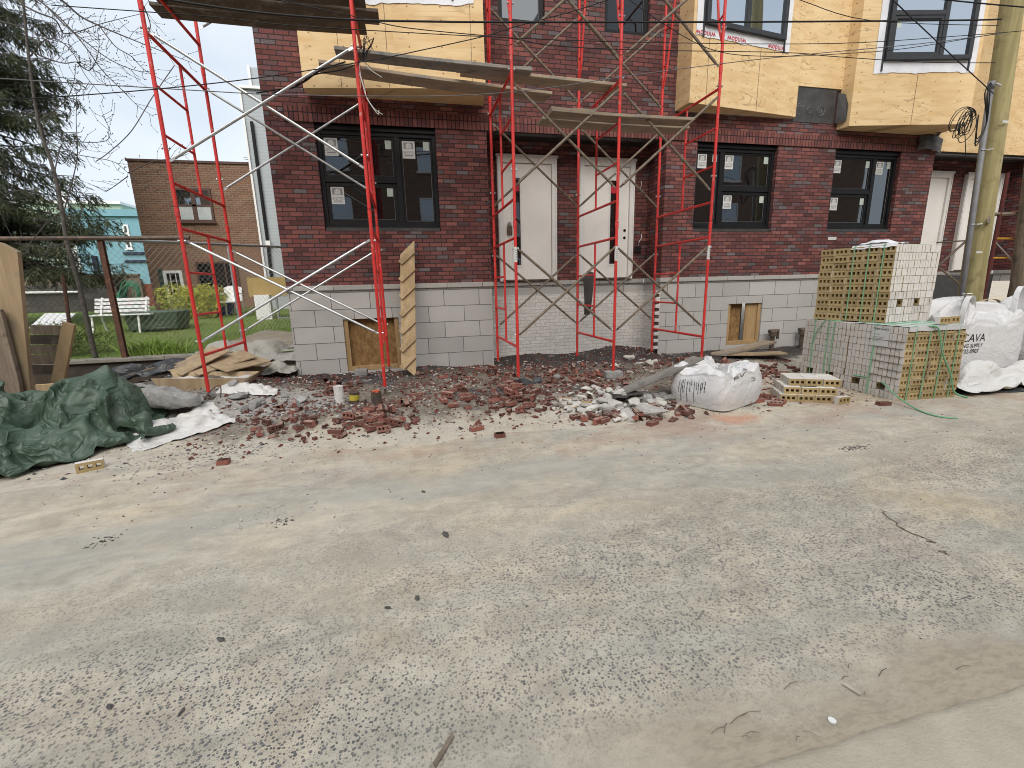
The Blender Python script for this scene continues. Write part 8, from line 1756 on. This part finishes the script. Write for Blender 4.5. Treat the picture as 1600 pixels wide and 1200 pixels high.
m = MB(); m.box(-16.3, -8.5, yb-.14, yb-.004, zt-.32, zt+.02); m.build('cornice', M['turq'], h_)
a, b_ = at(191, 351, yb), at(213, 389, yb); w_ = simple_win(h_, a.x, b_.x-.15, b_.z, a.z, yb, 'white', 'glass', .075, True, ((a.x, b_.x-.15, (a.z+b_.z)/2+.1, (a.z+b_.z)/2+.22),))
for py in (396, 408.5): z = at(200, py, yb).z; MB().box(-14.2, -8.55, yb-.09, yb-.004, z-.06, z+.06).build('trim_band', M['navy'], h_)
a = at(143, 400, yb-.1); MB().box(a.x, a.x+.2, yb-.16, yb-.005, 2.0, a.z).build('downpipe', M['navy'], h_)
z = at(215, 431, yb).z; m = MB(); m.box(-16.2, -8.6, yb+.01, 36, .5, 2.0); m.build('ground_floor', plain('orange_red_boards', (.20, .06, .03), (.15, .05, .03), 4., .7), h_)
for (px0, px1, lb) in ((168, 197, 'door'), (205, 228, 'panel')):
    a, b_ = at(px0, 436, yb-.3), at(px1, 490, yb-.3); MB().box(a.x, b_.x, yb-.2, yb-.02, .6, a.z).build('shed_door', M['oldwood'], h_)
M['palegreen'] = plain('pale_green_render', (.42, .54, .42), (.37, .48, .38), 2., .85)
h_ = thing('green_house', 'pale green rendered house glimpsed through the spruce at the left', 'house', (-22, 33, .8))
z = at(60, 318, 33).z; m = MB(); m.box(-34, -16.4, 33, 42, .5, z); m.build('wall', M['palegreen'], h_); m = MB(); m.box(-34.1, -16.3, 32.8, 42, z+.002, z+.15); m.build('coping', M['white'], h_)
a = at(123, 430, 32.9); MB().box(a.x, a.x+.3, 32.85, 32.98, .6, at(123, 300, 32.9).z).build('downpipe', M['white'], h_)
M['stone'] = brickmat('dark_stone', .45, .22, [(0., (.08, .075, .07)), (.5, (.12, .11, .10)), (1., (.06, .058, .055))], (.05, .048, .045), .012)
a, b_ = at(20, 447, 21), at(168, 447, 21); m = MB(); m.box(a.x-3, b_.x+.3, 21, 21.3, .6, a.z)
m.build('garden_wall', M['stone'], None, (a.x, 21, .7), False, 'dark stone garden wall behind the white bench', 'wall')
o = thing('board_fence', 'grey board fence above the dark stone wall', 'fence', (b_.x, 21.5, .7))
m = MB(); m.box(a.x-3, b_.x+.9, 21.5, 21.54, 1.2, at(100, 433, 21.5).z); m.build('boards', M['oldwood'], o); m = MB(); z = at(100, 433, 21.5).z; m.box(a.x-3, b_.x+.9, 21.44, 21.6, z+.002, z+.08); m.build('coping_rail', M['oldwood'], o)
p0, p1 = at(35, 456, 20.9), at(125, 456, 20.9); MB().tube([p0-Vector((3, 0, 0)), p1], .045, 6).build('handrail', M['white'], None, p0, False, 'white rail in front of the dark stone wall', 'rail')

# ------------------------------------------------------------------ trees
M['bark'] = plain('grey_bark', (.12, .11, .095), (.075, .068, .06), 14., .9, .5, 50.)
M['twig'] = plain('twig_bark', (.085, .075, .07), (.06, .052, .05), 10., .85)
M['needle'] = plain('spruce_needles', (.040, .055, .030), (.070, .082, .040), 1.6, .7, speck=((.13, .125, .06), 5., .58))
random.seed(31)
o = thing('spruce_tree', 'dark drooping spruce at the left behind the chain-link fence', 'tree', (-10.3, 14.5, .6))
T0 = Vector((-10.3, 14.5, .4)); tr = MB(); tr.tube([T0, T0+Vector((.05, 0, 5)), T0+Vector((.1, 0, 13))], [.26, .20, .04], 10)
nm = MB(); bm_ = MB()
def needles(p, d, L_, w_):
    d = d.normalized(); s_ = d.cross(Vector((random.gauss(0, 1), random.gauss(0, 1), random.gauss(0, 1)))).normalized()
    nm.quad(p-s_*w_*.25, p+d*L_*.5-s_*w_, p+d*L_, p+d*L_*.5+s_*w_)
for k in range(340):
    z = 2.05+10.*random.random(); a = random.uniform(0, 6.28); 
    if math.sin(a) > .55 and random.random() < .6: a = -a
    Lb = (2.72-.13*max(0, z-2.4))*random.uniform(.75, 1.06) + .05
    dirv = Vector((math.cos(a), math.sin(a), 0)); pts = []; p = T0+Vector((.02*z, 0, z-.3)); n = 12
    droop = random.uniform(.35, .75)
    for j in range(n+1):
        u = j/n; pts.append(p+dirv*(Lb*u)+Vector((0, 0, -droop*Lb*.55*u**1.2+.18*Lb*u**3))+Vector((nz(u*3, k)*.1, nz(u*3, k+40)*.1, 0)))
    bm_.tube(pts, .028, 5, r1=.006, cap=False)
    for j in range(1, n+1):
        u = j/n
        for q in range(5):
            c_ = pts[j]+(pts[j-1]-pts[j])*random.random(); sd_ = dirv.cross(Vector((0, 0, 1)))*random.choice((-1, 1)); hang = (sd_*random.uniform(.2, .9)+dirv*random.uniform(.1, .7)+Vector((0, 0, -random.uniform(.3, 1.5)))).normalized()
            Lt = random.uniform(.22, .58)*(1.15-.5*u)
            for s_ in range(11):
                e = c_+hang*Lt*(s_/11)+Vector((0, 0, -.05*(s_/11)**2)); needles(e, hang+Vector((random.gauss(0, .45), random.gauss(0, .45), random.gauss(0, .35))), random.uniform(.09, .18), random.uniform(.008, .016))
tr.build('trunk', M['bark'], o, smooth=True); bm_.build('branches', M['bark'], o, fix=False); nm.build('needles', M['needle'], o, fix=False)
# bare tree in front of it
random.seed(41)
o = thing('bare_tree', 'leafless budding tree with long drooping twigs, at the left before the spruce', 'tree', at(150, 560, 8.7))
tk = [at(150, 562, 8.7), at(140, 520, 8.7), at(122, 440, 8.7), at(105, 380, 8.7), at(97, 330, 8.7), at(85, 270, 8.7), at(60, 190, 8.7), at(45, 90, 8.6), at(35, -10, 8.5), at(20, -130, 8.4)]
m = MB(); m.tube(spline(tk, 4), [.040-.0008*k for k in range(len(spline(tk, 4)))], 8); m.build('trunk', M['bark'], o, smooth=True)
BR = [[(35, -20), (90, -3), (125, 25), (155, 40), (195, 57), (240, 75), (300, 98)], [(40, -15), (60, 0), (85, 20), (110, 45), (135, 75), (160, 110), (190, 140), (215, 165), (240, 182)],
      [(40, -10), (65, 3), (100, 38), (130, 62), (170, 92), (205, 108), (225, 112)], [(40, 10), (60, 20), (85, 30), (95, 45), (100, 52), (120, 50), (155, 38), (185, 30), (235, 18)],
      [(45, 80), (95, 98), (120, 97), (140, 105), (170, 125)], [(120, 97), (138, 110), (150, 95), (155, 70), (152, 45)], [(85, 270), (97, 225), (115, 240), (175, 252), (200, 270), (240, 300)],
      [(60, 190), (100, 160), (115, 130), (118, 100)], [(45, 90), (75, 60), (108, 75), (135, 120), (165, 155)], [(0, 33), (40, 44), (75, 60), (110, 70)], [(155, 40), (180, 72), (205, 88), (230, 112), (280, 138)],
      [(100, 330), (120, 250), (119, 190), (120, 140)], [(60, 190), (85, 215), (130, 222), (165, 220), (172, 205), (160, 180)], [(225, 10), (235, 40), (228, 60), (250, 55)], [(200, 275), (180, 290), (165, 300)],
      [(85, 270), (40, 255), (10, 270), (-20, 240)], [(97, 330), (70, 352), (40, 395), (70, 398), (100, 380), (148, 362)], [(97, 330), (60, 300), (20, 300), (-10, 320)], [(105, 380), (60, 385), (25, 378), (0, 330)], [(200, 270), (240, 252), (270, 248), (295, 240)]]
bt = MB(); tw = MB()
for bi, pp in enumerate(BR):
    yy = 8.5-.12*(bi % 5)
    sp = spline([at(a, b_, yy+.25*math.sin(k*.9+bi)) for k, (a, b_) in enumerate(pp)], 6)
    r0 = .019 if bi == 0 else (.012 if bi < 4 else .008); bt.tube(sp, r0, 5, r1=.003, cap=False)
    for j in range(3, len(sp)):
        if random.random() < .75:
            d = (sp[j]-sp[j-1]).normalized(); s_ = d.cross(Vector((random.gauss(0, .4), 1, random.gauss(0, .4)))).normalized()*random.choice((-1, 1)); L_ = random.uniform(.04, .30)
            q = sp[j]; e1 = q+(d*.6+s_)*L_*.5; e2 = e1+(d*.9+s_*.5+Vector((0, 0, .25)))*L_*.5
            tw.tube([q, e1, e2], .0035, 3, r1=.002, cap=False)
            for e in (e1, e2): tw.blob(e, .008, 1, .2, 0) if False else tw.box(e.x-.004, e.x+.004, e.y-.004, e.y+.004, e.z-.004, e.z+.008)
bt.build('branches', M['twig'], o, fix=False); tw.build('twigs', M['twig'], o, fix=False)
MB().tube(spline([at(272, 103, 8.3), at(238, 152, 8.3), at(205, 205, 8.3), at(170, 238, 8.3), at(150, 252, 8.3)], 6), .007, 4).build('overhead_wire', M['wiregrey'], None, at(205, 205, 8.3), True, 'slack grey wire hanging across the sky left of the scaffold', 'wire')

# ------------------------------------------------------------------ the row across the street (seen mirrored in the panes)
h_ = thing('brick_rowhouse', 'brown brick row across the street, mirrored in the dark window panes', 'rowhouse', (2, -9.5, 0))
m = MB(); m.box(-26, 30, -15, -9.5, -.15, 10.6); m.build('wall', M['brownbrick'], h_)
for k in range(11):
    x = -22+4.6*k
    for z in (1.2, 4.3, 7.4):
        f = MB(); ring(f, x, x+1.15, z, z+1.8, -9.498, -9.44, .09); f.box(x, x+1.15, -9.49, -9.45, z+.86, z+.94); f.box(x-.08, x+1.23, -9.498, -9.38, z-.09, z-.002); w_ = f.build('window', M['white'], h_)
        MB().box(x+.085, x+1.065, -9.48, -9.472, z+.085, z+1.715).build('pane', M['skyglass'], w_)
MB().box(-26.1, 30.1, -15.1, -9.3, 10.602, 10.9).build('cornice', M['oldwood'], h_)

# small litter on the street
M['chipwood'] = plain('wood_chip', (.52, .47, .40), (.42, .37, .30), 20., .8)
for (px, py, L_, w_, rot, lb, mt) in ((1330, 1077, .030, .006, 1.9, 'pale wood splinter lying in the gutter', 'chipwood'), (695, 1170, .06, .008, .9, 'thin dry stalk on the asphalt near the bottom edge', 'oldwood')):
    p = onz(px, py, ZSTREET+.004); m = MB(); m.prism([p+Vector((L_*math.cos(rot)-w_*math.sin(rot), L_*math.sin(rot)+w_*math.cos(rot), 0)), p+Vector((-L_*math.cos(rot)-w_*math.sin(rot), -L_*math.sin(rot)+w_*math.cos(rot), 0)), p+Vector((-L_*1.1*math.cos(rot)+w_*math.sin(rot), -L_*1.1*math.sin(rot)-w_*math.cos(rot), 0)), p+Vector((L_*.8*math.cos(rot)+w_*math.sin(rot), L_*.8*math.sin(rot)-w_*math.cos(rot), 0))], (0, 0, .006)); m.build('wood_splinter' if mt == 'chipwood' else 'stalk', M[mt], None, p, False, lb, 'litter')
p = onz(1300, 1127, ZSTREET+.002); m = MB(); m.tube([p, p+Vector((0, 0, .006))], .013, 16); m.build('bottle_cap', M['white'], None, p, False, 'white round cap lying in the gutter', 'bottle cap')
random.seed(9); m = MB()
for k in range(14):
    x = random.uniform(.9, 2.4); y = random.uniform(1.0, 1.22); a = random.gauss(0, .5); L_ = random.uniform(.02, .09); p = Vector((x, y, ZSTREET+.006)); q = p+Vector((L_*math.cos(a), L_*math.sin(a)*.6, .004)); m.tube([p, (p+q)/2+Vector((0, .004, .004)), q], .0014, 4)
m.build('twig_litter', M['oldwood'], kind='stuff', fix=False)
for (px, py, s_, lb) in ((345, 1000, .014, 'dark stone alone on the asphalt at the lower left'), (172, 1105, .012, 'small dark stone at the bottom left of the street'), (696, 836, .022, 'dark flat stone in the middle of the street'), (284, 1113, .010, 'reddish pebble at the bottom left of the street'), (652, 935, .013, 'little dark stone right of the street middle'), (606, 950, .011, 'little dark stone beside its larger neighbour on the asphalt'), (662, 769, .014, 'dark stone on the sandy strip of the street')):
    p = onz(px, py, ZSTREET); m = MB(); m.blob((0, 0, 0), s_, px, .35, 2, sq=(1.5, .8, .55)); ob = m.build('stone', M['pebble'], None, (0, 0, 0), False, lb, 'stone'); ob.location = p+Vector((0, 0, s_*.3)); ob.rotation_euler.z = px
